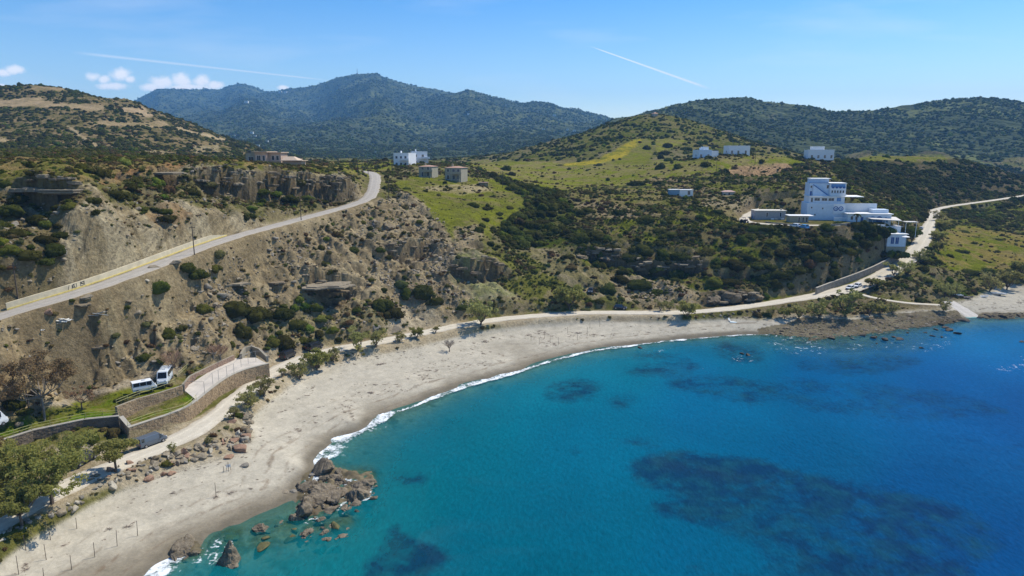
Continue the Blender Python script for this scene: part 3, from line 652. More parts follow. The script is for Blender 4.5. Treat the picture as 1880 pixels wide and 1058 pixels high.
bm2 = np.nonzero((sandm > .5) & (Z < 2.6) & (Z > -.3) & (np.abs(TT) < .95)); dS, _, _, sS = seg_dist(XX[bm2], YY[bm2], [pz(u, v, 0) for u, v in WL], True)
ln = 0
for d0_, w_, k_ in ((3.2, .5, .5), (6.2, .8, .75), (9.5, .45, .5), (13.5, .35, .35)):
    ln = np.maximum(ln, k_ * sstep(w_, 0, np.abs(dS - d0_ - 1.6 * fbm(sS / 14, sS * 0 + d0_, 3, 110))) * sstep(-.25, .45, fbm(sS / 1.6, dS / .7, 4, 111, .65)))
wb_ = .28 * sstep(3.4, 1.2, dS + .8 * fbm(sS / 9, sS * 0, 3, 112)); COLR[bm2] = COLR[bm2] * (1 - wb_)[:, None]
COLR[bm2] = COLR[bm2] * (1 - ln)[:, None] + np.array([.17, .125, .085]) * ln[:, None]
# under water rocks
uw = (Z < -0.05)[..., None] * sstep(0.02, 0.3, fbm(XX / 4.5, YY / 4.5, 4, 109, .6) + 0.25 * inpoly(WU, WV, [(330,1060),(380,985),(560,925),(700,860),(700,960),(560,1010),(420,1058)]) - 0.22)[..., None]
COLR = COLR * (1 - uw) + np.array([.12, .10, .05]) * uw
COLR = np.clip(COLR * (1 + 0.10 * n2[..., None]), 0.01, 0.9)
greenness = sstep(-.01, .03, COLR[..., 1] - COLR[..., 0] * .93)[..., None]
landf_ = (1 - sandm)[..., None]; COLR0 = COLR.copy()
COLR = COLR * (np.array([1.08, 1.0, .84]) * (1 - greenness) + np.array([.80, .80, .30]) * greenness)
COLR = COLR * landf_ + COLR0 * (1 - landf_) * np.array([1.03, 1.0, .93])

def split_mesh(name, fm, mtl, kind='structure'):
    """faces selected by boolean (NR-1, NC-1)"""
    r, c = np.nonzero(fm); a = r * NC + c
    Fq = np.stack([a, a + 1, a + NC + 1, a + NC], 1)
    uq, inv = np.unique(Fq, return_inverse=True); Fq = inv.reshape(Fq.shape)
    V = np.stack([XX.ravel()[uq], YY.ravel()[uq], Z.ravel()[uq]], 1)
    cc = np.concatenate([COLR.reshape(-1, 3)[uq], np.ones((len(uq), 1))], 1)
    me = mesh_np(name, V, Fq, mtl, True, {'albedo': ('FLOAT_COLOR', cc), 'cutface': ('FLOAT', AUX[..., 2].ravel()[uq])})
    me.normals_split_custom_set_from_vertices(NN.reshape(-1, 3)[uq].astype(np.float64))
    return tag(obj(name, me), kind=kind)
def ground_material(name, grain, bump, spec=0.08, rough=0.9, cut=False, soft=1.0):
    m, nt, o = mat(name)
    p = N(nt, 'ShaderNodeBsdfDiffuse'); p.inputs['Roughness'].default_value = .35
    at = N(nt, 'ShaderNodeAttribute', attribute_name='albedo'); g = N(nt, 'ShaderNodeNewGeometry')
    a = noise(nt, g.outputs['Position'], grain, 6, 0.7); b = noise(nt, g.outputs['Position'], grain * 0.22, 5, 0.6)
    f = math_(nt, 'MULTIPLY', ramp(nt, a, 0.28, 0.72, 1 - .34 * soft, 1 + .34 * soft), ramp(nt, b, 0.3, 0.7, 1 - .2 * soft, 1 + .2 * soft))
    mm = N(nt, 'ShaderNodeVectorMath', operation='SCALE'); nt.links.new(at.outputs['Color'], mm.inputs[0]); nt.links.new(f, mm.inputs['Scale'])
    nt.links.new(mm.outputs[0], p.inputs['Color'])
    bp = N(nt, 'ShaderNodeBump'); bp.inputs['Strength'].default_value = bump; bp.inputs['Distance'].default_value = 0.5
    hgt = a
    if cut:
        # fine rills across the cut faces: noise stretched down the slope
        mp = N(nt, 'ShaderNodeMapping'); mp.inputs['Rotation'].default_value = (0, 0, -atan2(0.94, 0.33)); mp.inputs['Scale'].default_value = (1.6, 0.16, 0.16)
        nt.links.new(g.outputs['Position'], mp.inputs['Vector'])
        rl = noise(nt, mp.outputs[0], 0.9, 4, 0.6); ca = N(nt, 'ShaderNodeAttribute', attribute_name='cutface')
        hgt = math_(nt, 'ADD', a, math_(nt, 'MULTIPLY', math_(nt, 'MULTIPLY', rl, ca.outputs['Fac']), 2.6))
        groove = math_(nt, 'MULTIPLY', ramp(nt, rl, .50, .36), ca.outputs['Fac'])
        dk = N(nt, 'ShaderNodeVectorMath', operation='SCALE'); nt.links.new(mm.outputs[0], dk.inputs[0]); nt.links.new(math_(nt, 'SUBTRACT', 1.0, math_(nt, 'MULTIPLY', groove, .42)), dk.inputs['Scale']); nt.links.new(dk.outputs[0], p.inputs['Color'])
    nt.links.new(hgt, bp.inputs['Height']); nt.links.new(bp.outputs[0], p.inputs['Normal'])
    nt.links.new(p.outputs[0], o.inputs[0]); return m
M_hill = ground_material('hill_ground', 1.5, 1.0, cut=True); M_sand = ground_material('beach_sand', 2.2, 0.10, 0.12, 0.85, soft=.5)
M_meadow = ground_material('meadow_ground', 1.3, 0.8, soft=1.25); M_bed = ground_material('sea_bed_ground', 1.2, 0.3)
fz = 0.25 * (Z[:-1, :-1] + Z[1:, :-1] + Z[:-1, 1:] + Z[1:, 1:])
fmax = np.maximum(np.maximum(Z[:-1, :-1], Z[1:, :-1]), np.maximum(Z[:-1, 1:], Z[1:, 1:]))
fu = WU[:-1, :-1]; fv = WV[:-1, :-1]
wet_f = (fz < -0.15)
beach_f = (fz >= -0.15) & (fz < 2.5) & (sandm[:-1, :-1] > .5) & ~wet_f
mead_f = np.zeros_like(beach_f)
for i, (poly, c1, c2, *aux) in enumerate(REG):
    if c1 == GR1 or (c1[1] > .169 and aux[0] < .06 and c1[0] < .3): mead_f |= inpoly(fu, fv, poly)
mead_f &= ~beach_f & ~wet_f
hill_f = ~beach_f & ~wet_f & ~mead_f
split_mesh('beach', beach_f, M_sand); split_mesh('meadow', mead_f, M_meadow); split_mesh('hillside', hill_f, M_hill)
split_mesh('sea_bed', wet_f & (fmax > -3.4), M_bed)
print('terrain', time.time() - T0, NR, NC)

# ------------------------------------------------------------------ far mountains
ftc = np.linspace(-1.25, 1.35, 760); fy = [900.0]
while fy[-1] < 6800: fy.append(fy[-1] * (1.0052 if fy[-1] < 2000 else 1.008))
fy = np.array(fy); FT, FY = np.meshgrid(ftc, fy); FX = FT * FY
FZn = base_near(FX, np.minimum(FY, 1090)); wf = sstep(850, 1000, FY)
FZ = FZn * (1 - wf) + far_z(FX, FY) * wf
FZ = FZ + wf * (FY / 1500) * 2.2 * fbm(FX / 25, FY / 25, 4, 121, .6) - 0.3 * (FY < 1001)
FN = surf_normals(FX, FY, FZ)
fn1 = fbm(FX / 160, FY / 160, 5, 131, .6); fn2 = fbm(FX / 28, FY / 28, 4, 133, .65)
kk = sstep(0.0, 0.45, fn1 + 0.4 * fn2)[..., None]
FC = np.array([.060, .070, .030]) * (1 - kk) + np.array([.115, .125, .045]) * kk
k3 = (sstep(0.42, 0.6, fbm(FX / 90, FY / 60, 4, 137, .6)) * sstep(1900, 1400, FY) * 0 + sstep(0.5, 0.7, fbm(FX / 70, FY / 50, 4, 139, .6)))[..., None]
FC = FC * (1 - 0.35 * k3) + np.array([.2, .17, .11]) * 0.35 * k3
FC = np.clip(FC * (1 + .25 * fn2[..., None]), .01, .6)
nr, nc = FX.shape; r, c = np.meshgrid(np.arange(nr - 1), np.arange(nc - 1), indexing='ij'); a = (r * nc + c).ravel()
M_far = None
def far_material():
    m, nt, o = mat('mountain_ground')
    p = N(nt, 'ShaderNodeBsdfDiffuse')
    at = N(nt, 'ShaderNodeAttribute', attribute_name='albedo'); g = N(nt, 'ShaderNodeNewGeometry')
    vo = N(nt, 'ShaderNodeTexVoronoi'); vo.inputs['Scale'].default_value = 0.085; vo.inputs['Randomness'].default_value = 1
    nt.links.new(g.outputs['Position'], vo.inputs['Vector'])
    cl = noise(nt, g.outputs['Position'], 0.03, 5, 0.7)
    crown = ramp(nt, math_(nt, 'ADD', vo.outputs['Distance'], math_(nt, 'MULTIPLY', cl, 0.9)), 0.75, 0.98)
    col = mix(nt, crown, (.042, .052, .024), at.outputs['Color'])
    nt.links.new(col, p.inputs['Color'])
    bp = N(nt, 'ShaderNodeBump'); bp.inputs['Strength'].default_value = 0.8; bp.inputs['Distance'].default_value = 6
    nt.links.new(math_(nt, 'SUBTRACT', 1.0, vo.outputs['Distance']), bp.inputs['Height']); nt.links.new(bp.outputs[0], p.inputs['Normal'])
    nt.links.new(p.outputs[0], o.inputs[0]); return m
M_far = far_material()
me = mesh_np('mountains', np.stack([FX.ravel(), FY.ravel(), FZ.ravel()], 1), np.stack([a, a + 1, a + nc + 1, a + nc], 1), M_far, True,
             {'albedo': ('FLOAT_COLOR', np.concatenate([FC.reshape(-1, 3), np.ones((FX.size, 1))], 1))})
tag(obj('mountains', me), kind='structure')

# ------------------------------------------------------------------ the sea
rs = slice(0, NR, 2); cs_ = slice(0, NC, 2)
SX, SY = XX[rs, cs_], YY[rs, cs_]; SZ = Z[rs, cs_]; SU, SV = proj(SX, SY, SX * 0)
sw = 10 * fbm(SX / 9, SY / 9, 4, 151); sw2 = 6 * fbm(SX / 9 + 5, SY / 9, 4, 155); PU = SU + sw * 1.1; PV = SV + sw2 * 0.8
def blobs(ps):
    m = np.zeros(SX.shape, np.float32)
    for poly, w in ps: m = np.maximum(m, inpoly(PU, PV, poly) * w)
    return blur(m, 3)
grass = blobs([
 ([(690,1120),(672,1040),(700,1005),(712,985),(722,958),(735,985),(770,1000),(822,1012),(820,1035),(780,1062),(760,1120)], 1.0),
 ([(708,880),(735,870),(790,872),(788,888),(740,893)], .62), ([(1040,822),(1080,818),(1075,828),(1045,830)], .5),
 ([(1120,800),(1160,803),(1220,820),(1195,832),(1140,815)], .55), ([(1000,835),(1075,832),(1060,850),(1010,850)], .18),
 ([(1150,862),(1160,848),(1250,830),(1330,838),(1420,850),(1520,885),(1580,930),(1560,960),(1480,985),(1400,1000),(1330,985),(1290,965),(1240,945),(1195,945),(1185,930),(1250,915),(1170,885)], .92),
 ([(1250,1030),(1300,1025),(1330,1045),(1400,1040),(1500,1060),(1560,1120),(1260,1120)], .35),
 ([(1380,1000),(1500,960),(1640,960),(1760,1010),(1800,1080),(1560,1100),(1420,1050)], .72), ([(1460,870),(1600,890),(1760,930),(1860,1000),(1800,1040),(1640,990),(1500,960)], .68),
 ([(1010,700),(1060,695),(1110,705),(1100,730),(1040,742),(1000,735)], .62), ([(1100,735),(1160,720),(1180,735),(1130,755)], .55),
 ([(1130,680),(1200,668),(1260,662),(1290,672),(1240,690),(1160,692)], .62), ([(1220,695),(1300,688),(1400,700),(1460,720),(1400,745),(1320,735),(1230,715)], .6),
 ([(1150,655),(1190,648),(1250,652),(1270,662),(1180,665)], .55), ([(1320,625),(1400,640),(1410,665),(1340,665),(1310,645)], .65),
 ([(1450,660),(1560,655),(1640,650),(1700,665),(1600,690),(1480,685)], .5), ([(1400,690),(1600,700),(1750,720),(1880,760),(1700,780),(1500,760),(1420,730)], .4),
 ([(560,960),(600,948),(650,945),(660,962),(600,975)], .5), ([(640,925),(690,915),(700,930),(660,940)], .45), ([(480,1000),(540,985),(560,1000),(500,1015)], .4),
 ([(1700,790),(1880,800),(1950,850),(1950,900),(1750,860)], .2),
])
mott = sstep(-0.3, 0.3, fbm(SX / 5.5, SY / 5.5, 5, 161, .7)); grass = np.clip(grass * (0.55 + 0.6 * mott), 0, 1)
def kblend(val_pts):
    P = np.array([(u, v) for u, v, *_ in val_pts], float); Cc = np.array([c for _, _, c in val_pts], float)
    d = ((SU[..., None] - P[:, 0]) ** 2 + ((SV[..., None] - P[:, 1]) * 1.6) ** 2) + 60 ** 2; w = 1 / d ** 1.6
    return (w[..., None] * Cc).sum(-2) / w.sum(-1)[..., None]
WCOL = kblend([(560,1000,(.012,.22,.235)),(700,900,(.008,.205,.235)),(900,1000,(.004,.17,.235)),(850,800,(.006,.205,.26)),(1000,700,(.010,.23,.30)),(1150,670,(.012,.24,.33)),(1100,800,(.004,.18,.275)),
 (1100,950,(.004,.16,.24)),(1300,760,(.004,.165,.31)),(1300,1000,(.004,.145,.25)),(1500,850,(.004,.13,.27)),(1500,680,(.008,.14,.33)),(1750,700,(.010,.125,.35)),(1700,900,(.005,.10,.27)),(1850,1000,(.006,.085,.25)),
 (1800,620,(.018,.19,.42)),(1880,750,(.010,.11,.33)),(1350,640,(.012,.20,.30)),(1300,690,(.006,.17,.32)),(1000,1060,(.004,.15,.215)),(600,950,(.015,.22,.23))]) * np.array([.10, .51, .55])
shoreb = np.exp(-np.clip(-SZ, 0, 9) / 2.2)[..., None]; WCOL = WCOL * (1 + np.array([1.5, .55, .42]) * shoreb)
gcol = np.array([.003, .020, .058]); warm = np.array([.035, .075, .09])
wmix = (inpoly(PU, PV, [(1190,842),(1240,838),(1320,860),(1400,880),(1440,900),(1380,900),(1280,875),(1200,858)]) * 0.45).astype(np.float32)
WCOL = WCOL * (1 - blur(wmix, 2)[..., None] * mott[..., None]) + warm * blur(wmix, 2)[..., None] * mott[..., None]
WCOL = WCOL * (1 + 0.10 * fbm(SX / 16, SY / 16, 3, 165)[..., None])
# foam strength: wash lines along the shore plus breaking water round the rocks
dW, _, _, sW = seg_dist(SX, SY, [pz(u, v, 0) for u, v in WL], True)
surge = 0.55 + 0.55 * fbm(sW / 16, sW * 0, 2, 171) + 0.0
def along(u0, u1): return sstep(u0 - 12, u0 + 12, SU) * sstep(u1 + 12, u1 - 12, SU)
wid = 0.45 + 1.1 * along(1040, 1180) * .8 + 1.9 * along(800, 960) * .6 + 5.0 * along(560, 720) * .95 + 3.0 * along(240, 350) * (SV > 1000) + 0.9 * along(720, 1400)
wid = wid * (1.0 - 1.0 * along(365, 550) * (SV > 880)) * np.clip(1 - along(1430, 2100) * .7, 0, 1)
wid = .72 * wid * (0.75 + 0.5 * fbm(sW / 7, sW * 0, 3, 173))
foam = sstep(1.0, 0.35, np.abs(dW - 0.35 * wid) / np.maximum(wid, .15)) * (wid > .12)
out2 = blur(np.maximum.reduce([inpoly(PU, PV, p) * w for p, w in [
  ([(570,868),(600,850),(640,862),(688,878),(692,905),(660,935),(560,950),(545,935),(610,915),(600,885)], .62),
  ([(655,878),(685,878),(692,900),(682,912),(672,895)], .9), ([(350,1010),(400,985),(440,1000),(400,1040),(340,1040)], .6), ([(385,985),(420,975),(450,970),(440,985),(400,998)], .5),
  ([(545,950),(600,948),(610,958),(560,968)], .6),
  ([(1400,628),(1450,612),(1520,615),(1560,640),(1500,655),(1430,652)], .4), ([(1510,628),(1640,628),(1660,640),(1560,652)], .36), ([(1640,620),(1740,608),(1760,640),(1660,650)], .3),
  ([(1160,640),(1250,638),(1255,646),(1165,648)], .5), ([(1340,650),(1390,645),(1390,665),(1350,668)], .45), ([(1690,636),(1730,640),(1725,650),(1680,645)], .4),
  ([(1805,672),(1880,668),(1940,680),(1940,690),(1860,690)], .42), ([(1865,655),(1940,650),(1940,670),(1870,668)], .5), ([(1270,672),(1320,668),(1330,680),(1280,684)], .32),
 ]]).astype(np.float32), 2)
trail_ = np.clip(1 - dW / np.maximum(2.3 * wid, .1), 0, 1) * np.clip((wid - .7) / 1.2, 0, 1) * (SZ < .1)
foam2 = np.clip(np.maximum(out2, .85 * trail_), 0, 1)
foam = foam * np.clip(.72 + .5 * fbm(SX / 2.2, SY / 2.2, 3, 175), 0, 1)
depth = np.clip(-SZ, 0, 20)
near_shelf = inpoly(SU, SV, [(300,1100),(380,980),(560,925),(600,940),(560,1000),(440,1060),(420,1100)])
nr2, nc2 = SX.shape; r, c = np.meshgrid(np.arange(nr2 - 1), np.arange(nc2 - 1), indexing='ij')
lo = np.minimum(np.minimum(SZ[:-1, :-1], SZ[1:, :-1]), np.minimum(SZ[:-1, 1:], SZ[1:, 1:]))
fmw = (lo < 0.28) & (SY[:-1, :-1] < 400) & (SU[:-1, :-1] > -2500)
a = (r * nc2 + c)[fmw]; Fw = np.stack([a, a + 1, a + nc2 + 1, a + nc2], 1); uq, inv = np.unique(Fw, return_inverse=True); Fw = inv.reshape(Fw.shape)
zw = 0.02 + 0.28 * np.exp(-((dW - 1.2 - 0.3 * wid) / 1.1) ** 2) * along(560, 1150) * 0.6 + 0.05 * fbm(SX / 3, SY / 3, 3, 181)
def water_material():
    m, nt, o = mat('sea_water')
    g = N(nt, 'ShaderNodeNewGeometry'); at = N(nt, 'ShaderNodeAttribute', attribute_name='water_colour')
    dp = N(nt, 'ShaderNodeAttribute', attribute_name='depth'); fo = N(nt, 'ShaderNodeAttribute', attribute_name='foam'); f2 = N(nt, 'ShaderNodeAttribute', attribute_name='broken')
    mp = N(nt, 'ShaderNodeMapping'); mp.inputs['Rotation'].default_value = (0, 0, 0.5); mp.inputs['Scale'].default_value = (1.0, 0.45, 1); nt.links.new(g.outputs['Position'], mp.inputs['Vector'])
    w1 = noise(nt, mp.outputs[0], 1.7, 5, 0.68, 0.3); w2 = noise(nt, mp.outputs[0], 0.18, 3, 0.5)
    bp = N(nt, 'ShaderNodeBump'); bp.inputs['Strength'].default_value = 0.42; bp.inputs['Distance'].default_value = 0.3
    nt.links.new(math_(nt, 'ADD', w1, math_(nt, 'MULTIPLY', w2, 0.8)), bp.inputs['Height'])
    # water body
    body = N(nt, 'ShaderNodeBsdfDiffuse'); nt.links.new(bp.outputs[0], body.inputs['Normal'])
    rf = N(nt, 'ShaderNodeAttribute', attribute_name='reef'); ra = noise(nt, g.outputs['Position'], .55, 6, .72, .4); rb = noise(nt, g.outputs['Position'], .22, 4, .6)
    rfac = math_(nt, 'MULTIPLY', ramp(nt, math_(nt, 'ADD', rf.outputs['Fac'], math_(nt, 'MULTIPLY', math_(nt, 'SUBTRACT', ra, .5), 1.1)), .12, .72), ramp(nt, rf.outputs['Fac'], .02, .25))
    rcol = mix(nt, ramp(nt, rb, .42, .62), (.003, .018, .055), (.006, .045, .07)); bcol = mix(nt, math_(nt, 'MULTIPLY', rfac, .78), at.outputs['Color'], rcol)
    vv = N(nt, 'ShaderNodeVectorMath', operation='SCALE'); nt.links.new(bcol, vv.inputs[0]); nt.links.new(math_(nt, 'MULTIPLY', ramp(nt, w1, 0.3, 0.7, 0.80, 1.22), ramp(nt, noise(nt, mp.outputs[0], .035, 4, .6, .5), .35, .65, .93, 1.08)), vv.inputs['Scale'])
    nt.links.new(vv.outputs[0], body.inputs['Color'])
    tr = N(nt, 'ShaderNodeBsdfTransparent'); tr.inputs['Color'].default_value = (.62, .93, .90, 1)
    # optical depth
    e = math_(nt, 'MULTIPLY', dp.outputs['Fac'], -0.62); ex = math_(nt, 'POWER', 2.718, e); al = math_(nt, 'SUBTRACT', 1.0, ex)
    al = math_(nt, 'MAXIMUM', al, 0.10)
    s1 = N(nt, 'ShaderNodeMixShader'); nt.links.new(al, s1.inputs[0]); nt.links.new(tr.outputs[0], s1.inputs[1]); nt.links.new(body.outputs[0], s1.inputs[2])
    gl = N(nt, 'ShaderNodeBsdfGlossy'); gl.inputs['Roughness'].default_value = 0.18; nt.links.new(bp.outputs[0], gl.inputs['Normal'])
    fr = N(nt, 'ShaderNodeFresnel'); fr.inputs['IOR'].default_value = 1.33; nt.links.new(bp.outputs[0], fr.inputs['Normal'])
    s2 = N(nt, 'ShaderNodeMixShader'); nt.links.new(math_(nt, 'MULTIPLY', fr.outputs[0], 0.30), s2.inputs[0]); nt.links.new(s1.outputs[0], s2.inputs[1]); nt.links.new(gl.outputs[0], s2.inputs[2])
    # foam
    fd = N(nt, 'ShaderNodeBsdfDiffuse'); fd.inputs['Color'].default_value = (.82, .85, .86, 1)
    fnz = noise(nt, g.outputs['Position'], 1.5, 6, 0.72, 0.6); fn3 = noise(nt, g.outputs['Position'], 0.5, 4, 0.6, 1.2)
    sA = math_(nt, 'ADD', fo.outputs['Fac'], math_(nt, 'MULTIPLY', math_(nt, 'SUBTRACT', fnz, 0.5), 1.5)); fA = ramp(nt, sA, 0.5, 0.85)
    vo = N(nt, 'ShaderNodeTexVoronoi'); vo.feature = 'DISTANCE_TO_EDGE'; vo.inputs['Scale'].default_value = 0.8; nt.links.new(g.outputs['Position'], vo.inputs['Vector'])
    lace = math_(nt, 'SUBTRACT', 1.0, ramp(nt, vo.outputs['Distance'], 0.0, 0.22))
    sB = math_(nt, 'ADD', math_(nt, 'MULTIPLY', f2.outputs['Fac'], 0.62), math_(nt, 'ADD', math_(nt, 'MULTIPLY', math_(nt, 'SUBTRACT', fn3, 0.5), 1.6), math_(nt, 'MULTIPLY', lace, 0.25)))
    fB = math_(nt, 'MULTIPLY', ramp(nt, sB, 0.58, 0.85), ramp(nt, f2.outputs['Fac'], 0.08, 0.3))
    ff = math_(nt, 'MAXIMUM', fA, fB)
    s3 = N(nt, 'ShaderNodeMixShader'); nt.links.new(math_(nt, 'MULTIPLY', ff, .88), s3.inputs[0]); nt.links.new(s2.outputs[0], s3.inputs[1]); nt.links.new(fd.outputs[0], s3.inputs[2])
    nt.links.new(s3.outputs[0], o.inputs[0]); return m
M_water = water_material()
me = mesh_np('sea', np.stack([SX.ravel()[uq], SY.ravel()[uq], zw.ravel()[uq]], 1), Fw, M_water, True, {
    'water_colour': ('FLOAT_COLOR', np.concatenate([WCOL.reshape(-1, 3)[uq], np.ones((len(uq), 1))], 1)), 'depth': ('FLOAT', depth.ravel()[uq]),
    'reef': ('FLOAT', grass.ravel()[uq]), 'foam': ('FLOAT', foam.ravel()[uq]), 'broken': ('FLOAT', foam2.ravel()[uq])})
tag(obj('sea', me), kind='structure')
print('sea', time.time() - T0)
# ------------------------------------------------------------------ the air
mb = MB(); mb.box(-9600, 9600, -400, 7000, -16, 640)
mz, nt, o_ = mat('haze'); pv = N(nt, 'ShaderNodeVolumePrincipled'); pv.inputs['Color'].default_value = (.22, .54, 1.0, 1)
pv.inputs['Density'].default_value = 1.08e-4; pv.inputs['Anisotropy'].default_value = 0.0
nt.links.new(pv.outputs[0], o_.inputs['Volume'])
tag(mb.build('haze', mz), kind='stuff')
# ------------------------------------------------------------------ plants
def leaf_mat(name, col, var=0.35, hue=0.03, rough=0.75, trans=0.25):
    m, nt, o = mat(name)
    oi = N(nt, 'ShaderNodeObjectInfo'); g = N(nt, 'ShaderNodeNewGeometry'); tc = N(nt, 'ShaderNodeTexCoord')
    n1 = noise(nt, tc.outputs['Object'], 2.2, 3, 0.6); n2 = noise(nt, tc.outputs['Object'], 14.0, 2, 0.6)
    hv = N(nt, 'ShaderNodeHueSaturation'); hv.inputs['Color'].default_value = (*col, 1)
    v = math_(nt, 'MULTIPLY', ramp(nt, oi.outputs['Random'], 0, 1, 1 - var, 1 + var), ramp(nt, n1, 0.3, 0.7, 0.7, 1.35))
    v = math_(nt, 'MULTIPLY', v, ramp(nt, n2, 0.3, 0.7, 0.75, 1.3))
    nt.links.new(v, hv.inputs['Value'])
    nt.links.new(ramp(nt, math_(nt, 'FRACT', math_(nt, 'MULTIPLY', oi.outputs['Random'], 7.31)), 0, 1, 0.5 - hue, 0.5 + hue), hv.inputs['Hue'])
    d = N(nt, 'ShaderNodeBsdfDiffuse'); d.inputs['Roughness'].default_value = 0.6; nt.links.new(hv.outputs[0], d.inputs['Color'])
    t = N(nt, 'ShaderNodeBsdfTranslucent'); nt.links.new(hv.outputs[0], t.inputs['Color'])
    s = N(nt, 'ShaderNodeMixShader'); s.inputs[0].default_value = trans; nt.links.new(d.outputs[0], s.inputs[1]); nt.links.new(t.outputs[0], s.inputs[2])
    nt.links.new(s.outputs[0], o.inputs[0]); return m
LM = {
 'dark': leaf_mat('leaf_dark', (.068, .068, .016)), 'grey': leaf_mat('leaf_grey', (.13, .13, .045)),
 'green': leaf_mat('leaf_green', (.11, .135, .02)), 'olive': leaf_mat('leaf_olive', (.09, .095, .018)),
 'brown': leaf_mat('leaf_brown', (.12, .085, .035)), 'yellow': leaf_mat('leaf_yellow', (.17, .18, .04)),
 'tam': leaf_mat('leaf_tamarisk', (.31, .295, .11), .15, .015, .8, .55), 'dry': leaf_mat('leaf_dry', (.33, .225, .125), .2, .02, .8, .45),
 'straw': leaf_mat('leaf_straw', (.25, .215, .07), .25, .02), 'tree': leaf_mat('leaf_tree', (.30, .285, .085), .15, .01, .8, .55),
}
M_bark = simple('bark', (.12, .09, .065), 0.9, .25, 4, bump=.5); M_barkg = simple('bark_grey', (.22, .19, .155), 0.9, .25, 4, bump=.5)
def ico(sub):
    bm = bmesh.new(); bmesh.ops.create_icosphere(bm, subdivisions=sub, radius=1.0)
    v = np.array([x.co[:] for x in bm.verts]); f = np.array([[w.index for w in x.verts] for x in bm.faces]); bm.free(); return v, f
ICO1, ICO2, ICO3 = ico(1), ico(2), ico(3)
def cards(r, P, Nn, size, spread=0.8):
    """leaf-sized quads at points P, roughly facing Nn"""
    n = len(P); nn = Nn + r.normal(0, spread, (n, 3)); nn /= np.linalg.norm(nn, axis=1, keepdims=True)
    a = np.cross(nn, r.normal(0, 1, (n, 3))); a /= np.linalg.norm(a, axis=1, keepdims=True); b = np.cross(nn, a)
    s = size * r.uniform(.6, 1.3, (n, 1)); w = s * r.uniform(.35, .75, (n, 1))
    V = np.stack([P - a * s - b * w * .3, P + b * w * -1, P + a * s, P + b * w], 1).reshape(-1, 3)
    Fc = np.arange(n * 4).reshape(n, 4); return V, Fc
def bush_mesh(name, m, seed, lobes=7, ncards=520, flat=0.62, csize=.085, sub=2):
    r = np.random.default_rng(seed); V = []; Q = []; off = 0; T = []
    iv, if_ = ICO2 if sub == 2 else ICO1
    CP_ = []; CN = []
    for k in range(lobes):
        if k == 0: c = np.array([0, 0, .25]); R = .66
        else:
            a = r.uniform(0, 2 * pi); d = r.uniform(.3, .68); c = np.array([cos(a) * d, sin(a) * d, r.uniform(.02, .3)]); R = r.uniform(.3, .5)
        dn = 1 + .16 * r.normal(0, 1, (len(iv), 1))
        p = iv * R * dn * [1, 1, .95] + c
        T.append((p * [1, 1, flat / .7], if_ + off)); off += len(iv)
        nn = r.normal(0, 1, (int(ncards / lobes), 3)); nn[:, 2] = np.abs(nn[:, 2]) * .9 - .15; nn /= np.linalg.norm(nn, axis=1, keepdims=True)
        CP_.append((nn * R * r.uniform(.95, 1.17, (len(nn), 1)) + c) * [1, 1, flat / .7]); CN.append(nn)
    V = np.concatenate([t[0] for t in T]); Ft = np.concatenate([t[1] for t in T])
    cv, cf = cards(r, np.concatenate(CP_), np.concatenate(CN), csize)
    me = bpy.data.meshes.new(name)
    allv = np.concatenate([V, cv]); q = cf + len(V)
    nt_, nq = len(Ft), len(q)
    me.vertices.add(len(allv)); me.vertices.foreach_set('co', allv.astype(np.float32).ravel())
    me.loops.add(nt_ * 3 + nq * 4); me.loops.foreach_set('vertex_index', np.concatenate([Ft.ravel(), q.ravel()]).astype(np.int32))
    me.polygons.add(nt_ + nq)
    me.polygons.foreach_set('loop_start', np.concatenate([np.arange(nt_) * 3, nt_ * 3 + np.arange(nq) * 4]).astype(np.int32))
    me.polygons.foreach_set('loop_total', np.concatenate([np.full(nt_, 3), np.full(nq, 4)]).astype(np.int32))
    me.update(calc_edges=True); me.materials.append(m); return me
def tuft_mesh(name, m, seed, n=46):
    r = np.random.default_rng(seed); V = []; F_ = []
    for i in range(n):
        a = r.uniform(0, 2 * pi); d = r.uniform(0, .45); b = np.array([cos(a) * d, sin(a) * d, 0]); tip = b * r.uniform(1.3, 2.1) + [0, 0, r.uniform(.35, .8)]
        w = np.array([-sin(a), cos(a), 0]) * .11
        V += [b - w, b + w, tip]; F_.append([3 * i, 3 * i + 1, 3 * i + 2])
    me = mesh_np(name, np.array(V), np.array(F_), m); return me
PAL = ['dark', 'dark', 'grey', 'green', 'olive', 'brown', 'yellow']
BUSH = {}
k = 0
for p in ['dark', 'grey', 'green', 'olive', 'brown', 'yellow']:
    BUSH[p] = [bush_mesh('shrub_' + p, LM[p], 100 + 10 * k + j, 6 + j, 560, (.55, .7, .62)[j]) for j in range(3 if p in ('dark', 'olive') else 2)]; k += 1
LIB = bpy.data.collections.new('plant_library')          # not linked: source shapes for the scattered ground cover
def lib(coll, name, me):
    o = bpy.data.objects.new(name, me); coll.objects.link(o); return o
LIBS = {}
def make_lib(key, meshes):
    c = bpy.data.collections.new(key)
    for i, me in enumerate(meshes): lib(c, '%s_%02d' % (key, i), me)
    LIBS[key] = c; return c
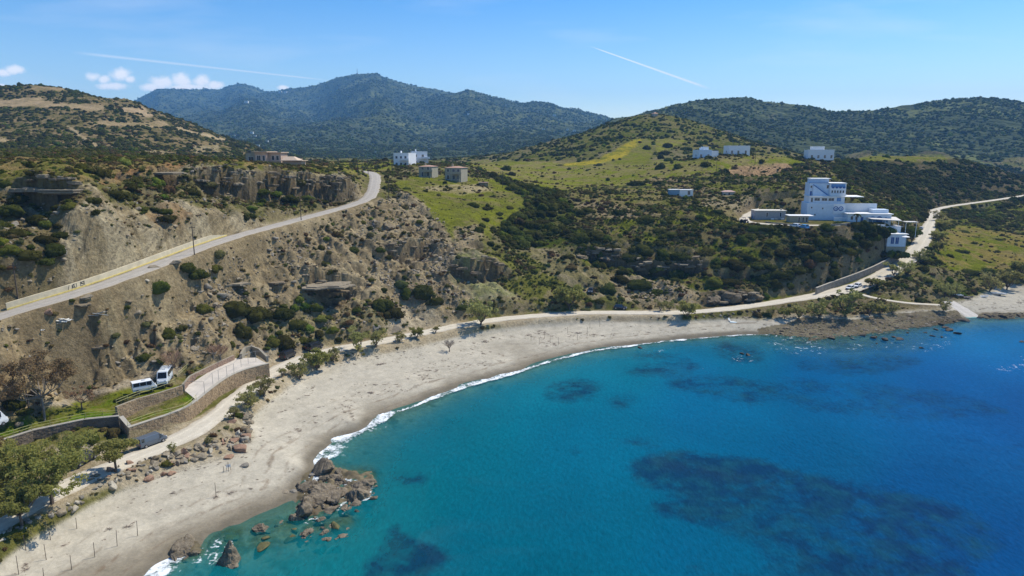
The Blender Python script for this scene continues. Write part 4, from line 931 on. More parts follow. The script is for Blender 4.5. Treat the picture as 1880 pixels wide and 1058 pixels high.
def scatter(name, pts, scl, rot, idx, coll, label, cat, kind='stuff'):
    me = bpy.data.meshes.new(name); me.vertices.add(len(pts)); me.vertices.foreach_set('co', np.asarray(pts, np.float32).ravel())
    for an, ty, d in (('scl', 'FLOAT_VECTOR', scl), ('rot', 'FLOAT_VECTOR', rot), ('idx', 'INT', idx)):
        a = me.attributes.new(an, ty, 'POINT'); a.data.foreach_set('vector' if ty == 'FLOAT_VECTOR' else 'value', np.asarray(d, np.float32 if ty != 'INT' else np.int32).ravel())
    o = obj(name, me); ng = bpy.data.node_groups.new(name + '_spread', 'GeometryNodeTree')
    ng.interface.new_socket('Geometry', in_out='INPUT', socket_type='NodeSocketGeometry'); ng.interface.new_socket('Geometry', in_out='OUTPUT', socket_type='NodeSocketGeometry')
    gi = ng.nodes.new('NodeGroupInput'); go = ng.nodes.new('NodeGroupOutput'); ip = ng.nodes.new('GeometryNodeInstanceOnPoints')
    ci = ng.nodes.new('GeometryNodeCollectionInfo'); ci.inputs[0].default_value = coll; ci.inputs[1].default_value = True; ci.inputs[2].default_value = True
    ip.inputs['Pick Instance'].default_value = True
    def at(n, t):
        a = ng.nodes.new('GeometryNodeInputNamedAttribute'); a.data_type = t; a.inputs[0].default_value = n; return a.outputs[0]
    ng.links.new(gi.outputs[0], ip.inputs['Points']); ng.links.new(ci.outputs[0], ip.inputs['Instance'])
    ng.links.new(at('idx', 'INT'), ip.inputs['Instance Index']); ng.links.new(at('scl', 'FLOAT_VECTOR'), ip.inputs['Scale']); ng.links.new(at('rot', 'FLOAT_VECTOR'), ip.inputs['Rotation'])
    ng.links.new(ip.outputs[0], go.inputs[0])
    md = o.modifiers.new('spread', 'NODES'); md.node_group = ng
    return tag(o, label, None, None, kind)
make_lib('shrubs', [BUSH[p][j] for p in ['dark', 'dark', 'dark', 'olive', 'olive', 'grey', 'grey', 'green', 'green', 'brown'] for j in [0]][:0] +
         [BUSH['dark'][0], BUSH['dark'][1], BUSH['dark'][2], BUSH['olive'][0], BUSH['olive'][1], BUSH['grey'][0], BUSH['green'][0], BUSH['green'][1], BUSH['brown'][0], BUSH['yellow'][0]])
lowb = [bush_mesh('far_shrub', LM[p], 300 + i, 3, 60, .8, .2, 1) for i, p in enumerate(['dark', 'dark', 'olive', 'olive', 'green'])]
make_lib('farshrubs', lowb)
make_lib('tufts', [tuft_mesh('tuft', LM['straw'], 1), tuft_mesh('tuft', LM['yellow'], 2), tuft_mesh('tuft', LM['green'], 3), tuft_mesh('tuft', LM['grey'], 4), bush_mesh('low_shrub', LM['grey'], 5, 3, 70, .6, .17, 1), bush_mesh('low_shrub', LM['brown'], 6, 3, 70, .6, .17, 1), bush_mesh('low_shrub', LM['olive'], 7, 3, 70, .6, .17, 1)])

# what lies in front of what (highest sight line so far down each column)
SLOPE = (Z - CAMZ) / YY; HOR = np.maximum.accumulate(SLOPE, 0)
VIS = SLOPE >= HOR - 0.004
def visible(x, y, z):
    t = x / y; i = int(np.clip(np.searchsorted(tcol, t), 0, NC - 1)); j = int(np.clip(np.searchsorted(yr, y) - 3, 0, NR - 1))
    return (z - CAMZ) / y > HOR[j, i]
dT = np.gradient(tcol)[None, :] * YY; dY = np.gradient(yr)[:, None] + 0 * YY; AREA = dT * dY
landok = (Z > 2.9) & (KEEPOUT < .1) & (sandm < .3) & (np.abs(TT) < 1.15) & (YY < 940)
def pick(wt, n):
    c = np.cumsum(wt.ravel()); i = np.searchsorted(c, rng.uniform(0, c[-1], n)); i = np.clip(i, 0, wt.size - 1); j, k2 = np.unravel_index(i, wt.shape)
    y = YY[j, k2] + rng.uniform(-.5, .5, n) * dY[j, k2]; x = XX[j, k2] * y / YY[j, k2] + rng.uniform(-.5, .5, n) * dT[j, k2]
    return x, y, j, k2
clump = sstep(-0.25, 0.45, fbm(XX / 16, YY / 16, 4, 191, .6))
steep = sstep(0.28, 0.6, nz)
wb = AUX[..., 0] * AREA / np.clip(nz, .35, 1) ** 1.5 * landok * (0.25 + 1.5 * clump) * (0.3 + .7 * steep)
# shrubs
n1_ = 11500; m1 = wb * (YY < 430); m2 = wb * (YY >= 430)
tot1 = m1.sum() * 0.16; tot2 = m2.sum() * 0.075
print('bush budget', tot1, tot2)
x1, y1, j1, k1 = pick(m1, int(min(tot1, 16000))); x2, y2, j2, k2 = pick(m2, int(min(tot2, 34000)))
r1 = np.clip(rng.lognormal(0.0, .42, len(x1)), .45, 2.6) * (0.75 + .55 * np.clip(AUX[j1, k1, 0], 0, 1.2)); r2 = np.clip(rng.lognormal(.38, .38, len(x2)), .7, 3.4)
gx = np.concatenate([x1, x2]); gy = np.concatenate([y1, y2]); gr = np.concatenate([r1, r2]); gj = np.concatenate([j1, j2]); gk = np.concatenate([k1, k2])
gz = height(gx, gy) - 0.12 * gr
dens = AUX[gj, gk, 0]
pr = rng.uniform(0, 1, len(gx)); darkp = np.clip(.45 + .45 * dens, 0, .93)
gi_ = np.where(pr < darkp, rng.integers(0, 5, len(gx)), rng.integers(3, 10, len(gx)))
# ---- hand placed shrubs: (u, v of the base, width px, palette, height factor)
HAND = [(1585,462,34,'dark',.8),(1603,468,30,'green',.7),(1618,462,34,'dark',.9),(1632,462,28,'green',.8),(1648,458,26,'dark',.9),(1600,452,30,'dark',.8),(1575,448,30,'olive',.7),(1560,478,30,'olive',.6),(1450,432,34,'dark',.6),(1490,438,36,'dark',.6),(1520,430,30,'olive',.6),(1410,430,36,'dark',.5),(1540,450,34,'dark',.6),(1385,428,30,'olive',.5),(425,590,58,'dark',.8),(462,592,60,'dark',.75),(440,625,34,'dark',1.1),(512,596,46,'dark',.7),(538,612,50,'dark',.75),(520,646,42,'dark',.9),(500,640,34,'olive',.8),(540,575,20,'green',.9),
 (286,553,42,'olive',.75),(340,508,36,'dark',.8),(358,524,40,'dark',.75),(400,478,24,'grey',.8),(392,500,28,'olive',.7),(265,610,22,'grey',.6),(300,612,44,'olive',.6),(330,604,24,'dark',.7),(322,622,20,'grey',.8),(372,578,30,'olive',.8),
 (700,580,44,'dark',.9),(718,588,44,'dark',.8),(745,552,26,'olive',1.0),(775,560,48,'dark',.9),(800,565,38,'dark',.7),(736,535,26,'grey',.8),(645,462,30,'dark',.65),(590,460,16,'olive',.9),(602,472,15,'brown',.8),(592,486,16,'dark',.9),
 (606,505,20,'dark',.7),(560,434,12,'brown',.8),(626,437,14,'brown',.7),(678,424,16,'dark',1.1),(680,438,18,'grey',.8),(665,414,14,'olive',.8),(770,415,18,'olive',.6),(698,470,18,'olive',.7),(712,478,16,'dark',.8),
 (565,610,26,'green',.8),(590,600,34,'yellow',.6),(575,580,30,'olive',.7),(610,620,26,'green',.7),(548,560,22,'green',.8),(640,600,22,'brown',.6),(655,575,22,'olive',.6),
 (866,382,27,'dark',.5),(894,388,25,'dark',.5),(917,397,22,'dark',.55),(936,385,18,'dark',.45),(890,407,20,'dark',.5),(918,404,16,'dark',.5),(884,418,16,'olive',.8),(817,338,9,'dark',1.1),(790,404,20,'dark',.6),(745,350,18,'olive',.5),(760,356,14,'brown',.5),
 (848,580,30,'dark',.6),(905,425,18,'dark',.8),(900,452,18,'dark',.7),(908,462,20,'dark',.7),(950,410,44,'dark',.55),(990,420,46,'dark',.5),(975,440,50,'dark',.5),(940,432,36,'dark',.6),(1010,400,34,'dark',.6),(960,345,30,'dark',.7),(985,358,36,'dark',.6),(1008,372,34,'dark',.6),(1028,360,24,'dark',.7),(925,428,24,'dark',.7),
 (1168,346,40,'dark',.65),(1123,359,32,'dark',.7),(1078,360,24,'dark',.6),(1212,343,24,'dark',.8),(1190,338,24,'dark',.6),(1215,313,21,'dark',1.0),(1245,312,21,'olive',.95),(1298,308,24,'olive',.8),(1187,277,16,'dark',.9),(1225,273,20,'dark',.9),(1222,287,26,'dark',.8),(1228,298,16,'olive',.8),(1262,279,24,'dark',.7),
 (1028,307,22,'dark',.5),(1028,296,14,'dark',.6),(930,316,24,'olive',.9),(918,330,18,'brown',.8),(940,325,20,'dark',.7),(1205,286,12,'olive',.8),(1345,262,20,'dark',.7),
 (1078,396,44,'dark',.45),(1138,398,32,'dark',.7),(1172,398,30,'dark',.5),(1118,378,28,'brown',.5),(1110,385,22,'dark',.6),(1175,382,34,'brown',.35),(1208,392,28,'olive',.35),(1245,378,34,'dark',.5),(1270,386,30,'dark',.6),(1284,392,30,'dark',.55),(1318,396,28,'dark',.55),(1240,440,60,'dark',.35),(1190,415,44,'dark',.5),(1210,432,40,'dark',.5),(1258,436,40,'dark',.45),
 (1100,446,34,'dark',.6),(1090,438,40,'dark',.6),(1150,480,60,'dark',.45),(1180,470,46,'dark',.5),(1145,508,30,'dark',.7),(1045,478,30,'dark',.6),(1070,450,44,'dark',.6),(1120,468,44,'dark',.5),(1250,480,50,'dark',.5),(1300,470,44,'dark',.5),(1370,482,40,'dark',.6),(1400,500,50,'dark',.5),
 (1118,545,50,'dark',.6),(1175,540,60,'dark',.5),(1205,545,44,'olive',.5),(1140,520,36,'dark',.5),(1050,500,30,'brown',.5),(1100,560,22,'olive',.7),(1310,532,40,'olive',.6),(1345,528,44,'dark',.5),(1240,520,28,'dark',.7),(1350,505,44,'dark',.5),(1430,520,50,'dark',.5),(1470,508,46,'dark',.5),(1500,492,44,'dark',.6),(1530,478,34,'dark',.6),(1560,460,40,'dark',.6),(1590,462,24,'grey',.7),(1480,470,48,'dark',.45),(1440,480,44,'dark',.45),(1380,440,30,'olive',.5),(1420,450,36,'olive',.4),
 (175,395,20,'dark',.9),(162,300,18,'dark',.8),(180,325,34,'dark',.9),(45,305,26,'dark',.6),(62,325,34,'dark',.5),(125,318,30,'dark',.6),(200,360,50,'dark',.6),(225,365,40,'dark',.5),(165,372,36,'dark',.6),(255,385,26,'olive',.6),(345,360,34,'dark',.6),(305,408,34,'dark',.6),(450,405,18,'olive',1.1),(300,395,24,'olive',.6),(550,360,24,'dark',.8),(480,372,36,'olive',.5),(530,378,34,'dark',.5),(560,370,30,'olive',.5),(590,372,24,'dark',.5),(460,390,24,'green',.5),(505,365,30,'green',.5),(612,362,20,'dark',.6),(380,360,40,'grey',.4),
 (10,400,50,'dark',.7),(30,380,40,'dark',.8),(60,415,46,'dark',.6),(20,440,50,'dark',.7),(70,450,50,'dark',.7),(95,470,46,'dark',.6),(40,490,50,'dark',.6),(80,500,40,'dark',.6),(15,470,40,'olive',.6),(105,440,36,'dark',.6),(5,350,30,'dark',.9),(90,400,26,'olive',.6),
 (1768,468,30,'dark',.45),(1745,474,16,'dark',.8),(1700,500,24,'olive',.5),(1720,440,24,'dark',.6),(1790,440,40,'dark',.25),(1770,430,34,'dark',.25),(1840,445,34,'dark',.3),(1860,430,30,'dark',.3),(1800,415,44,'dark',.3),(1850,380,40,'dark',.3),(1870,395,40,'dark',.3),(1740,395,26,'dark',.6),(1752,405,24,'dark',.5),
 (1820,505,40,'olive',.5),(1780,510,50,'olive',.3),(1870,505,40,'dark',.4),(1700,520,34,'olive',.3),(1640,528,26,'olive',.4),(1575,550,30,'green',.4),(1610,545,24,'green',.4),(1590,430,34,'dark',.8),(1575,425,26,'dark',.9),(1600,440,36,'dark',.7),(1640,405,30,'olive',.6),(1680,400,24,'olive',.6),
 (432,768,24,'olive',.7),(98,588,16,'brown',.6),(18,510,22,'brown',.5),(222,742,28,'dark',.9),(15,760,40,'dark',.8),(40,765,30,'dark',.6),(245,758,12,'olive',.8),(210,630,20,'grey',.6),(262,668,30,'olive',.8),(130,555,14,'olive',.6),(240,500,8,'brown',.6),(1075,574,24,'grey',.5),(800,608,14,'olive',.9)]
LANDM = [("the campervans",285,700),("the stone terrace wall",340,760),("the wall graffiti",145,522),("the left utility pole",33,515),("the wall-end pole",357,445),("the middle utility pole",553,388),
 ("the top of the asphalt road",690,335),("the far-left overhang",90,365),("the sandstone cave",600,540),("the black vans",555,645),("the pale eroded cliff face",880,520),("the flat boulders",710,600),
 ("the tan villa on the cliff",500,292),("the pair of white houses",755,293),("the left tan house",783,312),("the right-hand tan house",833,316),("the green field",850,360),("the gully wood",980,400),
 ("the parked hatchbacks",1115,560),("the bright green tamarisk",1048,540),("the yellow flower field",1110,285),("the conical hill",1200,230),("the white farm sheds",1250,354),("the small stone hut",1338,356),("the low grey building",1418,393),
 ("the tractor",1366,407),("the blue-and-white hotel",1520,365),("the restaurant terrace",1640,425),("the white houses on the plain",1325,275),("the lone white villa",1506,280),("the coast-road boulder bank",1350,575),("the long retaining wall",1580,500),
 ("the two white cars",1568,525),("the green meadow at the right",1820,460),("the boat ramp",1765,565),("the beached boats",1790,548),("the road junction at the right",1716,385),("the dark ridge at the right",1750,330),("the mid-hillside ledge",1200,480),
 ("the olive-clad hill at upper left",250,230),("the reddish bank above the cliff",320,310),("the rubbish heap below the road",115,592),("the lower left slope",200,660),("the inland lane",1100,350),("the road cutting",330,430),("the gullied slope",450,490),("the last-pole slope",740,440),("the hilltop plateau at left",200,300)]
def where(u, v, lm=None):
    d = sorted((math.hypot(u - a, (v - b) * 1.7), nm, a, b) for nm, a, b in (lm or LANDM))
    dd, nm, a, b = d[0]; nm2 = d[1][1]; dx, dy = u - a, (v - b) * 1.7
    if dd < 16: return 'right beside ' + nm, nm2
    far = 'just ' if dd < 34 else ('' if dd < 60 else 'well ')
    h = 'right' if dx > 0 else 'left'; w = 'below' if dy > 0 else 'above'
    rel = (h + ' of ') if abs(dx) > 2.2 * abs(dy) else ((w + ' ') if abs(dy) > 2.2 * abs(dx) else f'{w} and {h} of ')
    return far + rel + nm, nm2
PNAME = {'dark': 'dark green', 'olive': 'olive green', 'grey': 'grey green', 'green': 'fresh green', 'brown': 'brown', 'yellow': 'yellow green'}
USED = {}
def unique_label(base, u, v, w):
    rel, nm2 = where(u, v); return pick_label(base, w, rel, nm2, (38, 20))
def pick_label(base, w, rel, nm2, cut):
    size = 'large' if w > cut[0] else ('medium' if w > cut[1] else ('small' if w > cut[1] * .55 else 'tiny'))
    for form in ('', 'rounded', 'spreading', 'ragged', 'lopsided', 'compact', 'low'):
        b_ = f'{size} {form} {base}'.replace('  ', ' ')
        for cand in (f'{b_} {rel}', f'{b_} {rel}, towards {nm2}', f'{b_} {rel}'.replace('well ', 'further ')):
            if len(cand.split()) > 16 or (form and ',' in cand): continue
            if cand not in USED: USED[cand] = 1; return cand
        if form == '' : continue
    return f'{size} {base} {rel}'
nshrub = 0
def put_shrub(x, y, z, R, pal, hf, w, vtx=None, rz=None, flat=1.0):
    global nshrub
    me = BUSH[pal][nshrub % len(BUSH[pal])]; nshrub += 1
    o = obj('shrub', me, None, (x, y, z), random.uniform(0, 6.28) if rz is None else rz); o.scale = (R, R, R * hf)
    u, v = proj(x, y, z)
    tag(o, unique_label(PNAME[pal] + ' shrub', u, v, w), 'shrub', 'shrubs on the hillsides'); return o
hand_xy = []
for (u, v, w, pal, hf) in HAND:
    x, y, z = hit(u, v - 0.12 * w); d = y * CP - (z - CAMZ) * SP; R = w * d / FPX / 2 / 0.95
    y += R * 0.45; z = h1(x, y)
    put_shrub(x, y, z - 0.22 * R, R, pal, hf * 1.25, w); hand_xy.append((x, y, R))
hx = np.array(hand_xy)
# scattered ones: the largest visible in the picture become things, the rest one mass
dd = np.hypot(gx[:, None] - hx[None, :, 0], gy[:, None] - hx[None, :, 1]) < (hx[None, :, 2] * .8); free = ~dd.any(1)
gx, gy, gr, gz, gi_ = gx[free], gy[free], gr[free], gz[free], gi_[free]
pu, pv = proj(gx, gy, gz); inview = (pu > 5) & (pu < 1875) & (pv > 5) & (pv < 1050)
size = gr / gy * inview; order = np.argsort(-size); picked = []
need = 300 - len(HAND)
for i in order:
    if len(picked) >= need: break
    if visible(gx[i], gy[i], gz[i] + gr[i] * .6): picked.append(i)
palof = ['dark', 'dark', 'dark', 'olive', 'olive', 'grey', 'green', 'green', 'brown', 'yellow']
for i in picked: put_shrub(gx[i], gy[i], gz[i], gr[i], palof[gi_[i]], random.uniform(.8, 1.2), 2 * gr[i] / gy[i] * FPX)
rest = np.ones(len(gx), bool); rest[picked] = False
n = rest.sum(); sv = np.stack([gr[rest], gr[rest], gr[rest] * rng.uniform(.75, 1.25, n)], 1)
rt = np.stack([0 * gr[rest], 0 * gr[rest], rng.uniform(0, 6.28, n)], 1)
scatter('scrub', np.stack([gx[rest], gy[rest], gz[rest]], 1), sv, rt, gi_[rest], LIBS['shrubs'], 'dense low scrub of dark evergreen shrubs covering the hillsides', 'scrub')
# grass tufts and low shrubs
wt = AUX[..., 1] * AREA * landok * (YY < 520) * (0.3 + 1.3 * sstep(-.3, .4, fbm(XX / 7, YY / 7, 3, 195))) / np.clip(YY / 150, .6, 4)
x, y, j, k_ = pick(wt, 64000); s = rng.lognormal(-.35, .35, len(x)) * (.55 + .35 * np.clip(y / 200, 0, 2))
isf = (AUX[j, k_, 0] < .04) & (COLR[j, k_, 1] > COLR[j, k_, 0] * .85); keepf = ~isf | (rng.uniform(0, 1, len(x)) < .35); x, y, j, k_, s, isf = x[keepf], y[keepf], j[keepf], k_[keepf], s[keepf], isf[keepf]
lush = np.clip(AUX[j, k_, 1], 0, 1) * (COLR[j, k_, 1] > COLR[j, k_, 0] * .95)
ti = np.where(rng.uniform(0, 1, len(x)) < lush, rng.choice([1, 2, 3, 6], len(x)), rng.choice([0, 3, 4, 5, 5, 6], len(x))); ti = np.where(isf, rng.choice([0, 1, 2], len(x)), ti); s = np.where(isf, s * .6, s)
scatter('rough_grass', np.stack([x, y, height(x, y) - .04], 1), np.stack([s, s, s * rng.uniform(.7, 1.1, len(x))], 1), np.stack([0 * s, 0 * s, rng.uniform(0, 6.28, len(x))], 1), ti, LIBS['tufts'], 'tufts of rough grass and low dry shrubs dotting the slopes', 'grass')
# far woods
def far_pick(n, y0, y1, sc, seed):
    y = np.sqrt(rng.uniform(y0 ** 2, y1 ** 2, n)); t = rng.uniform(-1.0, 1.0, n); x = t * y
    ok = fbm(x / 60, y / 60, 4, seed, .6) > -.28; x, y = x[ok], y[ok]
    wf_ = sstep(850, 1000, y); z = far_z(x, y) * wf_ + base_near(x, np.minimum(y, 1090)) * (1 - wf_)
    z = z + wf_ * (y / 1500) * 2.2 * fbm(x / 25, y / 25, 4, 121, .6)
    s = rng.lognormal(0, .3, len(x)) * sc; return x, y, z - .2 * s, s
X_, Y_, Z_, S_ = [np.concatenate(q) for q in zip(far_pick(42000, 940, 1750, 2.7, 197), far_pick(46000, 1750, 3800, 4.6, 198), far_pick(20000, 3800, 5600, 6.5, 199))]
scatter('distant_woods', np.stack([X_, Y_, Z_], 1), np.stack([S_, S_, S_ * .95], 1), np.stack([0 * S_, 0 * S_, rng.uniform(0, 6.28, len(S_))], 1), rng.integers(0, 5, len(S_)), LIBS['farshrubs'], 'dark woods of small round trees over the distant hills', 'woods')

# ------------------------------------------------------------------ trees
def branchy(r, height_, spread, nb=6, lean=0.0, r0=.16):
    """trunk with limbs; returns MB and the branch tips"""
    mb = MB(); tips = []
    th = height_ * (r.uniform(.28, .4) if height_ > 4 else r.uniform(.08, .16)); base = Vector((0, 0, -.3)); fork = Vector((lean * th + r.uniform(-.1, .1), r.uniform(-.1, .1), th))
    mb.tube([base, (base + fork) / 2 + Vector((r.uniform(-.08, .08), r.uniform(-.08, .08), 0)), fork], [r0, r0 * .85, r0 * .72], 7)
    for i in range(nb):
        a = 2 * pi * i / nb + r.uniform(-.4, .4); rr = spread * r.uniform(.45, .95); hz = height_ * (r.uniform(.55, .95) if height_ > 4 else r.uniform(.28, .95))
        e = Vector((cos(a) * rr + lean * hz, sin(a) * rr, hz)); mid = fork.lerp(e, .5) + Vector((cos(a) * rr * .12, sin(a) * rr * .12, -.05 * height_))
        mb.tube([fork, mid, e], [r0 * .5, r0 * .32, r0 * .12], 5); tips.append(e)
        for q in range(2):
            e2 = mid.lerp(e, r.uniform(.2, .7)) + Vector((r.uniform(-.4, .4) * spread, r.uniform(-.4, .4) * spread, r.uniform(.05, .3) * height_))
            mb.tube([mid, mid.lerp(e2, .5) + Vector((0, 0, .04)), e2], [r0 * .26, r0 * .18, r0 * .07], 4); tips.append(e2)
    return mb, tips
def crown_mesh(name, m, r, tips, rad, ncl, ncard, size, droop=0.0):
    P = []; Nn = []
    for k in range(ncl):
        tp = tips[k % len(tips)]; c = np.array(tp) + r.normal(0, rad * .55, 3) * [1, 1, .6]; R = rad * r.uniform(.45, .95)
        v = r.normal(0, 1, (ncard, 3)); v /= np.linalg.norm(v, axis=1, keepdims=True)
        P.append(c + v * R * r.uniform(.35, 1.05, (ncard, 1)) * [1, 1, .75]); Nn.append(v + [0, 0, .4])
    V, Fc = cards(r, np.concatenate(P), np.concatenate(Nn), size, .9)
    return mesh_np(name, V, Fc, m)
TREEV = {}
def tree_kind(key, seed, H, spread, leafm, barkm, rad, ncl, ncard, size, nb=6, r0=.14):
    r = np.random.default_rng(seed); mb, tips = branchy(r, H, spread, nb, 0, r0)
    me_t = bpy.data.meshes.new('trunk'); me_t.from_pydata(mb.v, [], mb.f); me_t.materials.append(barkm)
    TREEV.setdefault(key, []).append((me_t, crown_mesh('crown', leafm, r, tips, rad, ncl, ncard, size), spread + rad * .6, H))
for s in range(4): tree_kind('tam', 400 + s, 2.9, 1.3, LM['tam'], M_bark, .62, 40, 36, .14, 8)
for s in range(2): tree_kind('tamg', 410 + s, 2.8, 1.5, LM['tree'], M_bark, .7, 52, 60, .16, 9)
for s in range(2): tree_kind('dense', 420 + s, 2.8, 1.4, LM['green'], M_bark, .75, 50, 60, .17, 8)
def put_tree(key, u, v, w, label, cat='tree', group='tamarisks along the back of the beach', name='tamarisk_tree', hs=1.0, k=None):
    x, y, z = hit(u, v); d = y * CP - (z - CAMZ) * SP; arr = TREEV[key]; k = random.randrange(len(arr)) if k is None else k % len(arr); mt, mc, W_, H_ = arr[k]
    s = w * d / FPX / 2 / W_; root = empty(name, (x, y, z), random.uniform(0, 6.28)); root.scale = (s, s, s * hs)
    obj('trunk', mt, root); obj('crown', mc, root)
    return tag(root, label, cat, group)
TAM = [(460,748,46,'leaning tamarisk at the bend where the terrace wall meets the boulder bank'),(485,728,42,'airy tamarisk just below the right end of the stone terrace wall'),(520,692,20,'narrow young tamarisk between the beach track and the terrace corner'),
 (549,697,38,'tamarisk in front of the lower black van'),(583,680,46,'broad tamarisk just right of and below the upper black van'),(612,664,28,'slim tamarisk at the end of the row right of the black vans'),
 (656,645,44,'round tamarisk on the sand side of the track midway to the flat boulders'),(691,637,38,'tamarisk casting shade just left of the two flat boulders'),(734,627,24,'small tamarisk directly below the flat boulders'),
 (766,621,26,'upright small tamarisk right of the flat boulders'),(800,611,14,'tiny yellowish tamarisk at the narrow bend of the beach track'),(884,597,54,'wide tamarisk standing alone above the middle of the beach'),
 (1262,583,36,'bare-stemmed thin tamarisk over its dark shadow on the sand edge'),(1415,582,22,'first tamarisk at the left end of the right-hand row'),(1440,586,26,'low tamarisk second in the row above the far sand'),(1467,586,32,'rounded tamarisk third in the row above the far sand'),
 (1503,584,42,'large tamarisk fourth in the row above the far sand'),(1552,582,56,'biggest tamarisk of the right-hand row above the far sand'),(1596,580,32,'tamarisk right of the biggest one in the far row'),(1616,578,26,'short tamarisk above the dark rock shelf'),(1638,575,24,'tamarisk above the right end of the rock shelf'),
 (1731,572,26,'tamarisk at the left top corner of the boat ramp'),(1212,572,22,'pale yellow tamarisk shrub behind the straight part of the track'),(1228,570,20,'low pale tamarisk shrub right beside the bare-stemmed one'),
 (1598,528,22,'dark upright tamarisk just right of the two white cars'),(1613,528,20,'taller dark tamarisk second from the two white cars'),(1640,508,27,'round tamarisk on the seaward road edge below the wall'),(1665,505,29,'spreading tamarisk by the road where it starts to climb'),
 (1690,482,30,'bushy tamarisk at the foot of the roadside row'),(1722,462,24,'tamarisk lowest in the dense roadside row above the meadow'),(1722,445,26,'tamarisk in the middle of the roadside row above the meadow'),(1728,425,28,'tamarisk upper in the roadside row above the meadow'),(1722,405,22,'tamarisk at the top of the roadside row by the junction'),
 (1673,445,34,'dark green tree shading the road beside the restaurant'),(1662,438,26,'small tree against the restaurant building'),(1736,548,30,'olive tamarisk behind the beached boats on the left'),(1752,542,26,'yellow green tamarisk behind the white rowing boat'),
 (1817,536,38,'pale tamarisk above the beached boats'),(1848,532,44,'dark tamarisk throwing shade on the far beach'),(1872,505,34,'tamarisk at the right edge above the far beach'),
 (382,815,18,'small pale tamarisk on the seaward edge of the track above the boulders'),(316,831,18,'thin pale tamarisk on the track edge in front of the grey van'),(429,768,26,'low tamarisk below the bend of the terrace wall')]
for i, (u, v, w, lb) in enumerate(TAM): put_tree('dense' if ('dark green' in lb or 'against the rest' in lb) else ('tamg' if i % 5 == 4 or 'dark' in lb or 'row above the meadow' in lb else 'tam'), u, v, w, lb, k=i)
put_tree('tamg', 1046, 568, 56, 'bright green rounded tamarisk left of the parked hatchbacks', hs=.95, k=0)
# large trees near the camera
def big_tree(name, seed, u, v, w, H, leafm, barkm, label, ncl, ncard, size, rad, spreadf=.78, nb=9, r0=.22, cat='tree', group=None):
    x, y, z = hit(u, v); d = y * CP - (z - CAMZ) * SP; W = w * d / FPX / 2; r = np.random.default_rng(seed)
    mb, tips = branchy(r, H, W * spreadf, nb, 0, r0); root = empty(name, (x, y, z), 0); mb.build('trunk', barkm, root)
    obj('crown', crown_mesh('crown', leafm, r, tips, rad, ncl, ncard, size), root); return tag(root, label, cat, group)
big_tree('tamarisk_tree', 501, 213, 868, 74, 5.2, LM['tree'], M_bark, 'full green tamarisk with a curved trunk left of the grey van', 60, 90, .19, .85)
big_tree('tamarisk_tree', 502, 96, 925, 150, 8.5, LM['tree'], M_bark, 'big green tamarisk filling the lower left, its crown hiding the track', 100, 95, .21, 1.5, .85, 11, .3)
big_tree('tamarisk_tree', 503, 20, 915, 120, 6.8, LM['tree'], M_bark, 'dense green tamarisk cut by the left edge of the picture', 90, 110, .22, 1.3, .85, 10, .3)
big_tree('tamarisk_tree', 504, 40, 965, 90, 5.2, LM['tree'], M_bark, 'lower green tamarisk overhanging the blue-green car', 60, 110, .21, 1.0, .85, 9, .22)
big_tree('eucalyptus_tree', 505, 82, 772, 136, 11.5, LM['dry'], M_barkg, 'large brown-leaved tree with a pale forked trunk behind the railings', 120, 90, .19, 1.3, .85, 11, .24)
big_tree('almond_tree', 506, 151, 752, 56, 4.2, LM['dry'], M_bark, 'small twisted dark-stemmed tree with sparse brown crown on the lawn', 26, 40, .14, .5, .85, 7, .16)
def bare_tree(u, v, H, spread, seed, label, m=None, n=9, name='bare_tree'):
    x, y, z = hit(u, v); r = random.Random(seed); root = empty(name, (x, y, z)); mb = MB(); tw = MB()
    fork = Vector((0, 0, H * .22)); mb.tube([(0, 0, -.3), (0.04, 0, H * .1), fork], [.17, .15, .13], 7)
    def grow(p, d, L, rad, lev):
        q = p + d * L; md = p.lerp(q, .5) + Vector((r.uniform(-.04, .04), r.uniform(-.04, .04), 0)) * L
        (mb if lev < 2 else tw).tube([p, md, q], [max(rad, .022), max(rad * .8, .02), max(rad * .6, .018)], 5 if lev < 2 else 3, caps=False)
        if lev < 5:
            for k in range(3 if lev < 4 else 2):
                nd = (d + Vector((r.uniform(-.55, .55), r.uniform(-.55, .55), r.uniform(-.1, .35)))).normalized(); grow(q if k else md, nd, L * r.uniform(.6, .82), rad * .55, lev + 1)
    for k in range(n):
        a = 2 * pi * k / n + r.uniform(-.3, .3); d = Vector((cos(a) * spread, sin(a) * spread, r.uniform(.9, 1.3))).normalized(); grow(fork, d, H * .24, .10, 1)
    mb.build('trunk', M_barkg, root); tw.build('twigs', m or simple('twig', (.30, .19, .12), .9), root)
    return tag(root, label, 'tree')
bare_tree(317, 692, 6.8, .55, 3, 'leafless tree with fanned red-brown branches behind the campervans')
bare_tree(405, 662, 4.4, 1.0, 5, 'leafless spreading brown tree above the patio', n=8)
bare_tree(392, 658, 3.8, 1.1, 6, 'smaller leafless brown tree touching the spreading one above the patio', n=7)
bare_tree(825, 646, 4.0, .8, 8, 'dead leafless thorn tree standing on the open sand', simple('twig_pale', (.3, .25, .2), .9), n=7)
print('plants', time.time() - T0)
